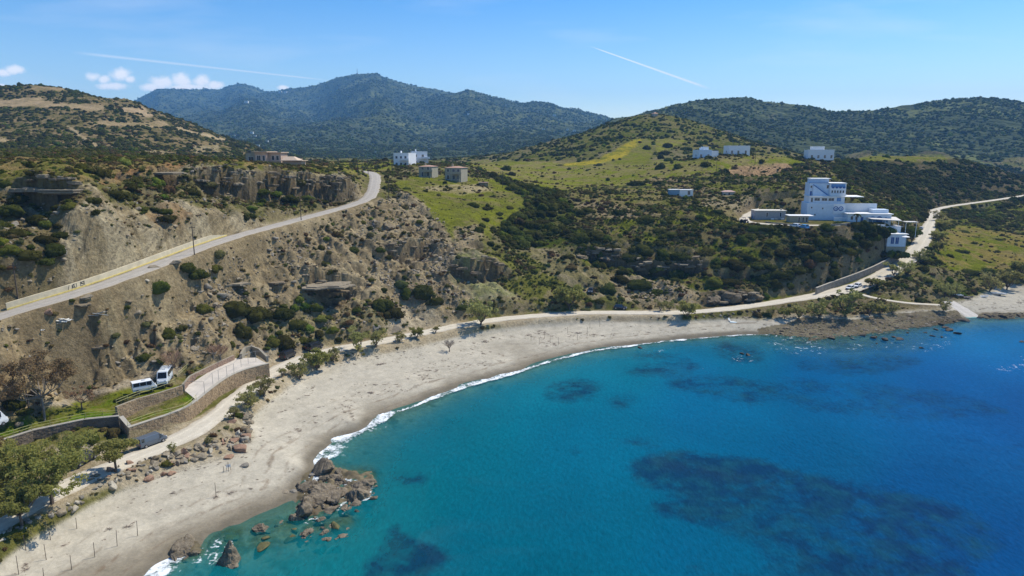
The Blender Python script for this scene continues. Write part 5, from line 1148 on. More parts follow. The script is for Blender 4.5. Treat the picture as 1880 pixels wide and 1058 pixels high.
# ------------------------------------------------------------------ roads
def road_mat(name, c1, c2, edge, scale=0.8):
    m, nt, o = mat(name); p = N(nt, 'ShaderNodeBsdfPrincipled'); p.inputs['Roughness'].default_value = .9; p.inputs['Specular IOR Level'].default_value = .03
    g = N(nt, 'ShaderNodeNewGeometry'); a = noise(nt, g.outputs['Position'], scale, 6, .7); b = noise(nt, g.outputs['Position'], scale * 6, 4, .7)
    at = N(nt, 'ShaderNodeAttribute', attribute_name='across')
    col = mix(nt, ramp(nt, a, .35, .65), c1, c2)
    # wheel tracks and dusty margins
    ab = math_(nt, 'ABSOLUTE', at.outputs['Fac']); e = ramp(nt, math_(nt, 'ADD', ab, math_(nt, 'MULTIPLY', math_(nt, 'SUBTRACT', a, .5), .6)), .8, 1.02)
    col = mix(nt, e, col, edge); tr = ramp(nt, math_(nt, 'ABSOLUTE', math_(nt, 'SUBTRACT', ab, .42)), 0.0, .2, 1.10, 0.97)
    v = N(nt, 'ShaderNodeVectorMath', operation='SCALE'); nt.links.new(col, v.inputs[0]); nt.links.new(math_(nt, 'MULTIPLY', tr, ramp(nt, b, .3, .7, .88, 1.12)), v.inputs['Scale'])
    nt.links.new(v.outputs[0], p.inputs['Base Color'])
    bp = N(nt, 'ShaderNodeBump'); bp.inputs['Strength'].default_value = .25; bp.inputs['Distance'].default_value = .1; nt.links.new(b, bp.inputs['Height']); nt.links.new(bp.outputs[0], p.inputs['Normal'])
    nt.links.new(p.outputs[0], o.inputs[0]); return m
M_dirt = road_mat('dirt_road_surface', (.55, .50, .40), (.47, .42, .33), (.40, .35, .27)); M_asph = road_mat('worn_asphalt', (.39, .355, .30), (.32, .29, .25), (.36, .31, .24))
M_conc = road_mat('ramp_concrete', (.50, .47, .42), (.43, .40, .35), (.36, .33, .28))
def densify(L, step):
    P = np.array(L); s = np.concatenate([[0], np.cumsum(np.hypot(*np.diff(P[:, :2], axis=0).T))]); q = np.linspace(0, s[-1], max(2, int(s[-1] / step) + 1))
    return np.stack([np.interp(q, s, P[:, k]) for k in range(3)], 1), q
def frames(P):
    d = np.gradient(P[:, :2], axis=0); d /= np.linalg.norm(d, axis=1, keepdims=True); return d, np.stack([-d[:, 1], d[:, 0]], 1)
def ribbon(name, L, hw, m, lift=0.0, step=1.5, left=None, wide=None):
    P, q = densify(L, step); pu_ = proj(P[:, 0], P[:, 1], P[:, 2])[0]; ex = 0 if wide is None else np.interp(pu_, wide[0], wide[1]); d, nrm = frames(P); n = len(P); rg = np.random.default_rng(3)
    lw = np.full(n, hw if left is None else left) + .28 * vn(q / 3, q * 0, 5) + .2 * vn(q / .9, q * 0, 8); rw = np.full(n, hw) + ex + .28 * vn(q / 3, q * 0, 6) + .2 * vn(q / .9, q * 0, 9)
    cols = [(-1, 1.0, -.12), (-1, .93, 0.0), (-1, .5, .03), (0, 0, .05), (1, .5, .03), (1, .93, 0), (1, 1.0, -.12)]; V = []; A = []
    for sgn, f, dz in cols:
        w = np.where(sgn > 0, lw, rw) * f * sgn; V.append(np.stack([P[:, 0] + nrm[:, 0] * w, P[:, 1] + nrm[:, 1] * w, P[:, 2] + dz + lift + .02 * vn(q, q * 0 + f, 11)], 1)); A.append(np.full(n, f * sgn))
    V = np.stack(V, 1).reshape(-1, 3); A = np.stack(A, 1).ravel(); k = len(cols); i = np.arange(n - 1)[:, None] * k + np.arange(k - 1)[None]; i = i.ravel()
    return tag(obj(name, mesh_np(name, V, np.stack([i, i + 1, i + k + 1, i + k], 1), m, True, {'across': ('FLOAT', A)})), kind='structure')
ribbon('dirt_road', R1s + [(R1Bs[0][0], R1Bs[0][1], R1Bs[0][2])], 2.55, M_dirt, wide=([1440, 1540, 1600, 1680, 1720], [0, 3.2, 3.0, 2.0, 0])); ribbon('dirt_road', R1Bs, 2.2, M_dirt, .03)
ribbon('asphalt_road', RUs, 2.55, M_asph); ribbon('farm_lane', LANE, 1.4, M_dirt); ribbon('farm_track', HTRACK, 2.0, M_dirt); ribbon('dirt_path', PRAMP, 1.3, M_dirt); ribbon('boat_ramp', RAMP, 2.9, M_conc)

# roadside wall of the upper road with its graffiti
P, q = densify(RUs, 1.0); d, nr = frames(P); uu, vv = proj(P[:, 0], P[:, 1], P[:, 2])
sel = np.nonzero((uu > 14) & (uu < 436) & (P[:, 1] > 110) & (P[:, 1] < 192))[0]
M_rwall = simple('cream_concrete', (.56, .49, .34), .9, .16, .7, bump=.3); M_yel = simple('yellow_edge_paint', (.62, .50, .16), .8, .2, 2)
def offset_line(idx, off): return [Vector((P[i, 0] + nr[i, 0] * off, P[i, 1] + nr[i, 1] * off, P[i, 2])) for i in idx]
W0 = offset_line(sel, 3.05); W1 = offset_line(sel, 3.45); HW = 1.25
rw = empty('roadside_wall', W0[0]); tag(rw, 'low cream concrete wall along the uphill edge of the asphalt road', 'wall')
def strip_wall(name, A, B, h, m, parent, z0=-.5, taper=None):
    mb = MB(); n = len(A); o = parent.location; V = []
    for i in range(n):
        hh = h * (1 if taper is None else taper(i / (n - 1))); a = A[i] - o; b = B[i] - o
        V += [(a.x, a.y, a.z + z0), (a.x, a.y, a.z + hh), (b.x, b.y, b.z + hh), (b.x, b.y, b.z + z0)]
    F_ = []
    for i in range(n - 1):
        for k in range(4): F_.append((4 * i + k, 4 * i + 4 + k, 4 * i + 4 + (k + 1) % 4, 4 * i + (k + 1) % 4))
    F_ += [(0, 1, 2, 3), (4 * n - 1, 4 * n - 2, 4 * n - 3, 4 * n - 4)]; mb.add(V, F_); return mb.build(name, m, parent)
tp = lambda f: min(1, (1 - f) * 9 + .15)
strip_wall('wall_face', W0, W1, HW, M_rwall, rw, taper=tp)
yl = offset_line(sel, 2.9); yl2 = offset_line(sel, 3.04); strip_wall('edge_line', yl, yl2, .16, M_yel, rw, z0=-.2)
# graffiti: dark brushed strokes on the wall face
M_ink = simple('black_spray', (.02, .02, .022), .9, .1)
def glyph(mb, org, dx, up, nn, strokes, w=.1):
    for st in strokes:
        for (x0, y0), (x1, y1) in zip(st[:-1], st[1:]):
            a = org + dx * x0 + up * y0; b = org + dx * x1 + up * y1; t = (b - a).normalized(); s = t.cross(nn).normalized() * w / 2; e = t * w * .4
            f0 = nn * .012; f1 = nn * .03
            mb.hexa([a - e - s + f0, b + e - s + f0, b + e + s + f0, a - e + s + f0, a - e - s + f1, b + e - s + f1, b + e + s + f1, a - e + s + f1])
GL = {'/': [[(.1, .05), (.2, .5), (.35, 1)]], 'A': [[(0, 0), (.35, 1), (.7, 0)], [(.15, .4), (.55, .4)]], 'C': [[(.7, .95), (.1, .8), (.05, .25), (.7, .05)]], 'I': [[(.1, 0), (.1, 1)]],
      'S': [[(.6, .95), (.1, .85), (.15, .55), (.6, .45), (.55, .1), (0, .05)]], 'M': [[(0, 0), (.05, 1), (.4, .4), (.75, 1), (.8, 0)]]}
ub = [proj(p.x, p.y, p.z)[0] for p in W0]; gmb = MB()
for ch, u in zip('/ACISM', (122, 129, 136, 143, 146, 151)):
    i = int(np.argmin(np.abs(np.array(ub) - u))); dx = (W0[min(i + 1, len(W0) - 1)] - W0[i]).normalized(); nn = Vector((-nr[sel[i]][0], -nr[sel[i]][1], 0))
    glyph(gmb, W0[i] - rw.location + Vector((0, 0, .2)), dx * 1.15, Vector((0, 0, .92)), nn, GL[ch], .085)
gmb.build('graffiti', M_ink, rw)

# ------------------------------------------------------------------ rocks
def rock_mat(name, c1, c2, wetline=False):
    m, nt, o = mat(name); p = N(nt, 'ShaderNodeBsdfPrincipled'); p.inputs['Roughness'].default_value = .88; p.inputs['Specular IOR Level'].default_value = .05
    tc = N(nt, 'ShaderNodeNewGeometry'); a = noise(nt, tc.outputs['Position'], .9, 6, .68, .3); b = noise(nt, tc.outputs['Position'], 4.5, 5, .7)
    col = mix(nt, ramp(nt, a, .36, .64), c1, c2)
    v = N(nt, 'ShaderNodeVectorMath', operation='SCALE'); nt.links.new(col, v.inputs[0]); nt.links.new(ramp(nt, b, .3, .7, .7, 1.25), v.inputs['Scale'])
    nt.links.new(v.outputs[0], p.inputs['Base Color']); bp = N(nt, 'ShaderNodeBump'); bp.inputs['Strength'].default_value = .9; bp.inputs['Distance'].default_value = .22
    nt.links.new(math_(nt, 'ADD', a, math_(nt, 'MULTIPLY', b, .5)), bp.inputs['Height']); nt.links.new(bp.outputs[0], p.inputs['Normal']); nt.links.new(p.outputs[0], o.inputs[0]); return m
RM = {'tan': rock_mat('rock_tan', (.30, .25, .18), (.22, .185, .13)), 'grey': rock_mat('rock_grey', (.27, .245, .20), (.19, .17, .14)), 'red': rock_mat('rock_red', (.36, .225, .15), (.27, .17, .115)),
      'dark': rock_mat('rock_dark', (.075, .062, .05), (.12, .10, .075)), 'sea': rock_mat('rock_sea', (.25, .205, .145), (.115, .094, .066)), 'pale': rock_mat('rock_pale', (.42, .38, .30), (.33, .29, .22)), 'bed': rock_mat('rock_bedded', (.24, .19, .125), (.15, .12, .08)), 'moss': rock_mat('rock_mossy', (.16, .14, .06), (.09, .09, .045))}
def rock_mesh(name, m, seed, planes=11, sub=3, rough=.07, lay=0.0):
    r = np.random.default_rng(seed); v, f = (ICO3 if sub == 3 else ICO2); v = v.copy()
    for _ in range(planes):
        n = r.normal(0, 1, 3); n /= np.linalg.norm(n); c = r.uniform(.36, .74); dd = v @ n; v = v - np.where(dd > c, dd - c, 0)[:, None] * n
    nz_ = fbm(v[:, 0] * 3 + seed, v[:, 1] * 3 + v[:, 2] * 2.1, 3, seed); v = v * (1 + rough * nz_[:, None] * 2)
    if lay: v[:, 2] = v[:, 2] + lay * np.sin(v[:, 2] * 9 + v[:, 0] * 2) * .1
    return mesh_np(name, v, f, m)
ROCK = {k: [rock_mesh('boulder_' + k, m, 600 + i * 7 + j, 12, 3 if k in ('sea', 'grey', 'tan', 'red', 'pale') else 2, .08) for j in range(4)] for i, (k, m) in enumerate(RM.items())}
def crag_mesh(name, m, seed):
    r = np.random.default_rng(seed); v, f = ico(5); n = r.normal(0, 1, 3)
    for _ in range(9):
        n = r.normal(0, 1, 3); n /= np.linalg.norm(n); c = r.uniform(.5, .85); dd = v @ n; v = v - np.where(dd > c, dd - c, 0)[:, None] * n
    q = ridged(v[:, 0] * 1.7 + v[:, 2] * .8 + seed, v[:, 1] * 1.7 - v[:, 2] * 1.3, 4, seed, .6); q2 = np.floor(v[:, 2] * 5 + q * .8) / 5
    q3 = ridged(v[:, 0] * 4.5 + v[:, 2] * 2, v[:, 1] * 4.5 - v[:, 2] * 3 + seed, 3, seed + 5, .6); v = v * (1 + .22 * q[:, None] + .13 * q3[:, None]); v[:, :2] *= (1 + .10 * np.sin(q2 * 31))[:, None]; return mesh_np(name, v, f, m)
ROCK['sea'] = [crag_mesh('sea_crag', RM['sea'], 900 + i) for i in range(4)]; ROCK['crag'] = [crag_mesh('crag', RM['bed'], 910 + i) for i in range(4)]
def put_rock(x, y, z, sx, sy, sz, kind, label=None, group='boulders', rz=None, name='boulder', tilt=.25, k=None):
    me = random.choice(ROCK[kind]) if k is None else ROCK[kind][k % 4]
    o = obj(name, me, None, (x, y, z)); o.scale = (sx, sy, sz); o.rotation_euler = (random.uniform(-tilt, tilt), random.uniform(-tilt, tilt), random.uniform(0, 6.28) if rz is None else rz)
    u, v = proj(x, y, z); w = 2 * sx / y * FPX
    return tag(o, label or rock_label(kind, u, v, w), 'rock', group)
RN = {'tan': 'tan', 'grey': 'grey', 'red': 'reddish', 'dark': 'dark', 'sea': 'brown', 'pale': 'pale', 'bed': 'brown bedded', 'moss': 'mossy'}
RLM = LANDM + [("the grey van",275,812),("the full green tamarisk",213,830),("the pointed sea rock",420,1020),("the sea rock cluster",610,905),("the pair of low posts",415,862),("the big reddish boulder at the corner",438,822),("the terrace corner",494,680),("the rock shelf",1560,605)]
BKL = [("the big reddish corner boulder",438,822),("the low notice board",420,862),("the pale tamarisk on the track edge",382,805),("the grey van",285,830),("the thin pale tamarisk",316,838),("the curved-trunk tamarisk",213,868),("the square pale block",203,898),("the pale orange boulder",134,937),
 ("the flat reddish slab",420,842),("the two red boulders at the bank foot",290,880),("the layered tan slab",112,942),("the leaning tamarisk",458,770),("the blue-green car",36,938),("the rust boulder",425,776),("the first small red rocks",330,862),("the middle of the boulder bank",255,878)]
def rock_label(kind, u, v, w):
    rel, nm2 = where(u, v, RLM + BKL); return pick_label(RN[kind] + ' boulder', w, rel, nm2, (22, 12))
def rock_px(u, v, w, kind, hf=.6, df=.75, zoff=0, **kw):
    x, y, z = hit(u, v) if kw.pop('ground', True) else pz(u, v, 0); d = y * CP - (z - CAMZ) * SP; s = w * d / FPX / 2
    return put_rock(x, y + s * .3, z + zoff + s * hf * .15, s, s * df, s * hf, kind, **kw)
# boulder bank behind the near beach
random.seed(11)
bank = [(165,905),(200,893),(240,880),(280,868),(320,858),(360,850),(400,838),(440,828),(458,805),(452,775)]
random.seed(12)
for i in range(158):
    f = random.random() * (len(bank) - 1.001); a, b = bank[int(f)], bank[int(f) + 1]; g_ = f - int(f); u = a[0] + (b[0] - a[0]) * g_; v = a[1] + (b[1] - a[1]) * g_; side = random.uniform(-1, 1)
    v2 = v - 15 + 15 * side; w = random.choice([10, 11, 12, 14, 17, 22]) * random.uniform(.8, 1.15)
    rock_px(u + random.uniform(-6, 6), v2, w, random.choice(['red', 'tan', 'tan', 'grey', 'tan', 'bed', 'pale']), random.uniform(.55, .85), random.uniform(.6, .9), zoff=.1, group='boulders in the bank below the track')
for (u, v, w, kd, hf, lb) in [(450,812,26,'pale',.7,'pale rounded boulder topping the bank at its right end'),(438,830,36,'red',.65,'big reddish boulder at the right end of the bank'),(420,842,26,'red',.4,'flat reddish slab leaning below the big boulder'),(445,858,22,'grey',.4,'low grey slab lying lowest on the sand at the bank end'),
   (203,898,36,'pale',.7,'square pale block in the bank under the full green tamarisk'),(270,884,24,'red',.7,'round red boulder at the foot of the bank'),(297,874,20,'red',.7,'red boulder right of the round one at the bank foot'),(314,872,17,'red',.7,'smaller red boulder third along the bank foot'),(134,937,26,'pale',.65,'pale orange boulder at the sand left of the square block'),
   (112,942,30,'tan',.5,'layered tan slab in the bank below the big tree'),(425,776,20,'red',.8,'upright rust boulder below the small tamarisk at the wall bend'),(448,768,20,'tan',.5,'tan boulder under the leaning tamarisk')]:
    rock_px(u, v, w, kd, hf, .8, label=lb, group='boulders in the bank below the track')
for i in range(28):
    u = random.uniform(-10, 160); v = 990 - u * .42 + random.uniform(-14, 4); rock_px(u, v, random.uniform(8, 18), random.choice(['tan', 'grey', 'pale']), .6, .8, group='boulders in the bank below the track')
# rocks in the surf
SEA = [(594,878,40,'sea',.75),(614,884,26,'sea',.5),(563,905,34,'sea',.45),(540,907,34,'grey',.2),(591,915,44,'sea',.55),(610,925,46,'sea',.5),(628,912,34,'sea',.6),(652,926,44,'sea',.95),(662,902,46,'sea',.5),(676,912,18,'sea',.5),
 (560,952,48,'sea',.7),(575,935,48,'sea',.5),(603,944,36,'sea',.4),(630,936,24,'sea',.4),(545,958,26,'sea',.6),(562,985,26,'sea',.7),(617,975,38,'moss',.6),(535,990,32,'moss',.25),(478,980,28,'sea',.8),(490,988,26,'moss',.3),(512,963,16,'sea',.4),(475,1008,52,'moss',.16),(420,988,34,'moss',.12),
 (336,1020,46,'sea',.75),(326,1026,26,'sea',.6),(352,1022,24,'sea',.55),(420,1042,46,'sea',.6),(519,910,26,'tan',.2),(540,975,20,'moss',.3),(590,960,20,'moss',.2),(690,925,22,'moss',.2),(572,876,22,'grey',.2)]
for i, (u, v, w, kd, hf) in enumerate(SEA):
    x, y, z = pz(u, v - .25 * w * hf, 0.0); z = max(h1(x, y), -.35); s = 1.12 * w * (y * CP - (z - CAMZ) * SP) / FPX / 2; z = max(z, -.1) - .1
    if kd == 'moss' and hf < .35: z = -.25
    put_rock(x, y + s * .2, z, s, s * .75, s * hf * 1.15, kd, None, 'rocks in the surf', name='sea_rock', tilt=.3)
for i in range(64):
    a_, b_ = random.choice([((545, 905), (690, 905)), ((560, 925), (660, 930)), ((548, 955), (640, 940)), ((545, 985), (640, 975)), ((320, 1022), (362, 1018)), ((580, 870), (640, 885))]); f = random.random()
    u, v, w = a_[0] + (b_[0] - a_[0]) * f, a_[1] + (b_[1] - a_[1]) * f + random.uniform(-12, 12), random.uniform(9, 22); x, y, z = pz(u, v, 0); s = w * y / FPX / 2 / .9
    put_rock(x, y, max(h1(x, y), -.15), s, s * .7, s * random.uniform(.4, .8), 'sea', None, 'rocks in the surf', name='sea_rock', tilt=.4)
x, y, z = pz(421, 1030, 0); v_, vf_ = ico(5); up = np.clip(v_[:, 2], 0, 1); v_[:, :2] *= (1 - .78 * up)[:, None]; v_[:, 0] += up * .25; v_ *= (1 + .12 * fbm(v_[:, 0] * 3, v_[:, 1] * 3 + v_[:, 2] * 3, 3, 77)[:, None])
o = obj('sea_rock', mesh_np('sea_rock', v_ * (1 + .16 * ridged(v_[:, 0] * 3, v_[:, 1] * 3 + v_[:, 2] * 4, 4, 78))[:, None], vf_, RM['sea']), None, (x, y, -.1)); o.scale = (1.5, 1.3, 3.0); tag(o, 'tall pointed brown rock standing in the shallows at lower left', 'rock', 'rocks in the surf')
SH = [(1527,622,20),(1516,620,12),(1560,618,10),(1585,617,22),(1604,621,26),(1625,624,24),(1640,620,14),(1652,624,24),(1692,640,12),(1726,597,20),(1736,603,18),(1744,608,22),(1757,613,22),(1768,590,26),(1748,592,12),(1800,584,14),(1814,582,20),(1828,584,18),(1840,584,24),(1856,583,20),(1873,581,22),(1890,580,26),(1877,629,14),(1885,633,16),(1362,650,12),(1373,653,15),(1175,640,13),(1718,606,12),(1780,578,14),(1700,612,10),(1666,612,10),(1610,632,8),(1712,618,14),(1730,620,10)]
for (u, v, w) in SH:
    x, y, z = pz(u, v - 1, .1); s = w * y / FPX / 2; put_rock(x, y, .12, s, s * .7, s * random.uniform(.35, .6), 'dark', None, 'dark rocks along the waterline', name='shore_rock')
# riprap under the coast road
for i in range(48):
    u = random.uniform(1272, 1405); f = (u - 1272) / 133; v = 585 - 2 + f * 3 - random.uniform(0, 8 + 8 * f); rock_px(u, v, random.uniform(4.5, 9), random.choice(['grey', 'dark', 'tan', 'dark']), .6, .8, group='boulders banked under the coast road')
# slope rocks and fallen slabs
for (u, v, w, kd, hf, lb) in [(690,606,34,'grey',.62,'left of two big flat-sided boulders beside the beach track'),(726,608,42,'tan',.62,'right and larger of two flat-sided boulders beside the beach track'),(112,468,28,'grey',.8,'grey block at the edge of the dark shrubs above the road'),
   (24,414,30,'grey',.45,'grey slab sticking out of the dark shrubs at far left'),(85,575,34,'red',.5,'reddish rock slab just below the asphalt road'),(282,492,30,'tan',.4,'tan slab directly below the middle of the road wall'),(318,485,34,'tan',.45,'tan slab with a dark shrub growing beside it'),(268,516,14,'pale',.6,'small pale block on the slope below the wall'),
   (712,420,28,'crag',.7,'layered grey outcrop high on the slope under the last pole'),(350,600,20,'grey',.5,'grey rock among the shrubs mid slope left'),(405,545,34,'grey',.5,'grey block in the boulder gully'),(395,565,26,'dark',.5,'dark block in the boulder gully'),(380,530,30,'grey',.5,'upper grey block in the boulder gully'),
   (1340,548,60,'crag',.45,'long tan outcrop above the coast road'),(1310,552,34,'crag',.5,'left end block of the outcrop above the coast road'),(1385,545,38,'crag',.5,'right end block of the outcrop above the coast road'),(1110,478,40,'crag',.3,'grey ledge under the dark shrubs mid hillside'),(1065,472,30,'crag',.3,'left grey ledge under the dark shrubs mid hillside')]:
    rock_px(u, v, w, kd, hf, .8, label=lb, group='rock slabs on the slopes', k=int(u) % 4)
rockw = AUX[..., 3] * AREA * landok * (YY < 330) * (AUX[..., 2] > .15) * (0.2 + sstep(0, .5, fbm(XX / 8, YY / 8, 3, 207)))
x, y, j, k_ = pick(rockw, 10000); s = np.clip(rng.lognormal(-1.35, .6, len(x)), .1, 1.2)
make_lib('slope_stones', [ROCK[k][i] for k in ('tan', 'grey', 'tan', 'bed') for i in (0, 1)][:8])
scatter('loose_stones', np.stack([x, y, height(x, y)], 1), np.stack([s, s * .75, s * .5], 1), rng.uniform(-.3, .3, (len(x), 3)) + np.stack([0 * s, 0 * s, rng.uniform(0, 6, len(x))], 1), rng.integers(0, 8, len(x)), LIBS['slope_stones'], 'loose stones and rubble strewn over the slopes', 'stones')
x, y, j, k_ = pick(rockw * VIS * (UU > 20) * (UU < 1200), 42)
for a, b in zip(x, y):
    s = random.uniform(.45, 1.15); put_rock(a, b, h1(a, b), s, s * .75, s * .5, random.choice(['tan', 'tan', 'grey', 'pale']), None, 'rocks scattered on the bare slope')
# bedded slabs: cap rocks and the ledges that break the small cliffs
def slab_mesh(name, m, seed, layers=3, th=.5):
    r = np.random.default_rng(seed); n = 14; a = np.arange(n) * 2 * pi / n; base_r = 1 + .16 * r.normal(0, 1, n); V = []; F_ = []; z = -th / 2
    for L_ in range(layers):
        h_ = th / layers * r.uniform(.7, 1.2); rr_ = base_r * (1 - .07 * L_ * r.uniform(-1, 1)) * (1 + .05 * r.normal(0, 1, n)) * r.uniform(.88, 1.04); k0 = len(V)
        V += [(rr_[i] * cos(a[i]), rr_[i] * sin(a[i]), z) for i in range(n)] + [(rr_[i] * cos(a[i]) * .985, rr_[i] * sin(a[i]) * .985, z + h_ * .92 + .03 * r.normal()) for i in range(n)]
        F_ += [(k0 + i, k0 + (i + 1) % n, k0 + n + (i + 1) % n, k0 + n + i) for i in range(n)] + [tuple(k0 + n + i for i in range(n)), tuple(k0 + i for i in range(n))[::-1]]; z += h_ * .9
    me = bpy.data.meshes.new(name); me.from_pydata(V, [], F_); me.materials.append(m); return me
SLAB = [slab_mesh('ledge_slab', RM[k], 800 + i, 2 + i % 3, .55 + .12 * (i % 3)) for i, k in enumerate(('tan', 'bed', 'tan', 'bed', 'tan', 'bed'))]
def slab_px(u, v, Y, w, hf, label, k, rz=0.0, dz=0.0, tilt=0.0):
    x, y, z = pY(u, v, Y); s = w / FPX * Y / 2; o = obj('rock_slab', SLAB[k % 6], None, (x, y, z + dz)); o.scale = (s, s * .6, s * hf); o.rotation_euler = (tilt, 0, rz); return tag(o, label, 'rock', 'rock slabs on the slopes')
slab_px(48, 349, 160, 78, .28, 'left part of the overhanging cap rock at far left', 0, .1); slab_px(122, 350, 160.5, 92, .30, 'right part of the overhanging cap rock at far left', 2, -.1)
slab_px(155, 636, 135, 66, .34, 'broad flat slab jutting from the lower slope above the camping ground', 1, .2)
slab_px(598, 524, 191, 100, .2, 'wide cap slab over the sandstone cave in the slope', 4, .1); slab_px(425, 522, 174, 60, .2, 'thin pale slab capping the boulder gully', 0, .2); slab_px(503, 519, 185, 44, .25, 'short slab left of the sandstone cave', 3, .1)
slab_px(300, 318, 194, 80, .16, 'long red-brown slab topping the bank above the cliff', 2, 0)
LPX, LPY, LPZ, LPS = [], [], [], []
for line, h_ in STEPS:
    if h_ < 3.6: continue
    P_, q_ = densify(line, 1.0)
    for i in range(len(P_)):
        if i < 3 or i > len(P_) - 4: continue
        for q in range(2 if i % 2 else 0):
            b = rng.uniform(-.9, .05); t_ = np.array(P_[min(i + 1, len(P_) - 1)][:2]) - np.array(P_[i][:2]); t_ /= np.linalg.norm(t_) + 1e-9; rn = np.array([t_[1], -t_[0]]); off = rng.uniform(-.6, 1.6) if b < -.2 else rng.uniform(-1.2, .8)
            x_, y_ = P_[i][0] + rn[0] * off + rng.normal() * .6, P_[i][1] + rn[1] * off + rng.normal() * .6; top = h1(P_[i][0] - rn[0] * 2.5, P_[i][1] - rn[1] * 2.5)
            LPX.append(x_); LPY.append(y_); LPZ.append(max(top + b * h_, h1(x_, y_) - .2)); LPS.append(rng.uniform(.4, 1.5))
make_lib('ledges', SLAB); LPS = np.array(LPS); nl = len(LPS)
scatter('rock_ledges', np.stack([LPX, LPY, LPZ], 1), np.stack([LPS * 1.3, LPS * .8, LPS * rng.uniform(.5, 1.1, nl)], 1), np.stack([rng.normal(0, .08, nl), rng.normal(0, .08, nl), rng.uniform(-.5, .5, nl)], 1), rng.integers(0, 6, nl), LIBS['ledges'], 'broken bedded sandstone ledges along the small cliffs', 'rock')
# shelf cobbles at the right and pebbles under the bank
shp = (shelf | (sh2 > .4)) & (Z > -.3); x, y, j, k_ = pick(shp * AREA, 2600); s = rng.lognormal(-1.75, .5, len(x))
make_lib('shelf_stones', [ROCK['moss'][0], ROCK['dark'][1], ROCK['grey'][2], ROCK['sea'][0], ROCK['sea'][2]])
scatter('shelf_cobbles', np.stack([x, y, height(x, y)], 1), np.stack([s * 1.5, s, s * .45], 1), rng.uniform(-.3, .3, (len(x), 3)), rng.integers(0, 5, len(x)), LIBS['shelf_stones'], 'brown cobbles and broken rock over the tidal shelf', 'stones')
# driftwood and dry weed on the sand
dw = ((Z > .9) & (Z < 2.7) & (sandm > .6) & (np.abs(TT) < .9)) * AREA * (damp[..., 0] * 2 + damp2[..., 0] * 3 + .02 + .6 * sstep(2.0, 2.5, Z)); x, y, j, k_ = pick(dw, 2200); s = rng.lognormal(-1.2, .5, len(x))
mb = MB()
for i in range(7): a = i * .9; mb.tube([(cos(a) * .1, sin(a) * .1, .03), (cos(a + .6) * .7, sin(a + .4) * .5, .1)], [.05, .02], 3)
me = bpy.data.meshes.new('driftwood'); me.from_pydata(mb.v, [], mb.f); me.materials.append(simple('drift', (.17, .13, .10), .9)); make_lib('drift', [me])
scatter('beach_debris', np.stack([x, y, height(x, y)], 1), np.stack([s, s, s], 1), np.stack([0 * s, 0 * s, rng.uniform(0, 6, len(x))], 1), 0 * j, LIBS['drift'], 'dry sticks and weed strewn along the tide lines', 'debris')
print('rocks', time.time() - T0)

# ------------------------------------------------------------------ stone walls
def stone_wall(name, label, line, zbase, thick=.5, m=None, stone=.42, course=.26, cap=True, out=-1, seed=3, cat='wall', capm=None):
    """line: top points; outward side = right of travel when out=-1"""
    root = empty(name, (line[0][0], line[0][1], min(zbase(p) for p in line))); tag(root, label, cat); o = root.location; r = random.Random(seed)
    L = [Vector(p) for p in line]; mb = MB(); core = MB(); cp_ = MB()
    for a, b in zip(L[:-1], L[1:]):
        d = b - a; ln = math.hypot(d.x, d.y); t = Vector((d.x, d.y, 0)) / ln; nn = Vector((t.y, -t.x, 0)) * (1 if out < 0 else -1); za, zb = zbase(a), zbase(b)
        A = a - o; B = b - o; dn = nn * -thick
        core.hexa([(A.x, A.y, za - o.z - .4), (B.x, B.y, zb - o.z - .4), (B.x + dn.x, B.y + dn.y, zb - o.z - .4), (A.x + dn.x, A.y + dn.y, za - o.z - .4), (A.x, A.y, A.z), (B.x, B.y, B.z), (B.x + dn.x, B.y + dn.y, B.z), (A.x + dn.x, A.y + dn.y, A.z)])
        if cap:
            n1 = nn * .08; n2 = nn * -(thick + .06); cp_.hexa([(A.x + n1.x, A.y + n1.y, A.z + .003), (B.x + n1.x, B.y + n1.y, B.z + .003), (B.x + n2.x, B.y + n2.y, B.z + .003), (A.x + n2.x, A.y + n2.y, A.z + .003), (A.x + n1.x, A.y + n1.y, A.z + .09), (B.x + n1.x, B.y + n1.y, B.z + .12), (B.x + n2.x, B.y + n2.y, B.z + .12), (A.x + n2.x, A.y + n2.y, A.z + .12)])
        s = 0
        zlo = min(za, zb) - .2; zhi = max(a.z, b.z); nc_ = int((zhi - zlo) / course) + 1
        for c in range(nc_):
            s = -r.uniform(0, stone)
            while s < ln:
                w = stone * r.uniform(.6, 1.5); s0 = max(0, s) + .015; s1 = min(ln, s + w) - .015; s += w
                if s1 - s0 < .08: continue
                f = (s0 + s1) / 2 / ln; top = a.z + (b.z - a.z) * f; zb_ = za + (zb - za) * f; z0 = zb_ - .25 + c * course + .012; z1 = min(z0 + course - .024 + r.uniform(-.03, .03), top - .01)
                if z1 - z0 < .08: continue
                pr = r.uniform(.03, .11); q0 = A + t * s0; q1 = A + t * s1; e0 = nn * -.05; e1 = nn * pr; z0 -= o.z; z1 -= o.z; j = lambda: r.uniform(-.025, .025)
                mb.hexa([(q0.x + e1.x, q0.y + e1.y, z0 + j()), (q1.x + e1.x, q1.y + e1.y, z0 + j()), (q1.x + e0.x, q1.y + e0.y, z0), (q0.x + e0.x, q0.y + e0.y, z0), (q0.x + e1.x, q0.y + e1.y, z1 + j()), (q1.x + e1.x, q1.y + e1.y, z1 + j()), (q1.x + e0.x, q1.y + e0.y, z1), (q0.x + e0.x, q0.y + e0.y, z1)])
    core.build('wall_core', simple('mortar', (.27, .24, .18), .95), root)
    st = mb.build('stone_courses', m, root); st['kind'] = 'stuff'
    if cap: cp_.build('coping', capm or simple('coping_concrete', (.36, .33, .27), .9, .12, 1), root)
    return root
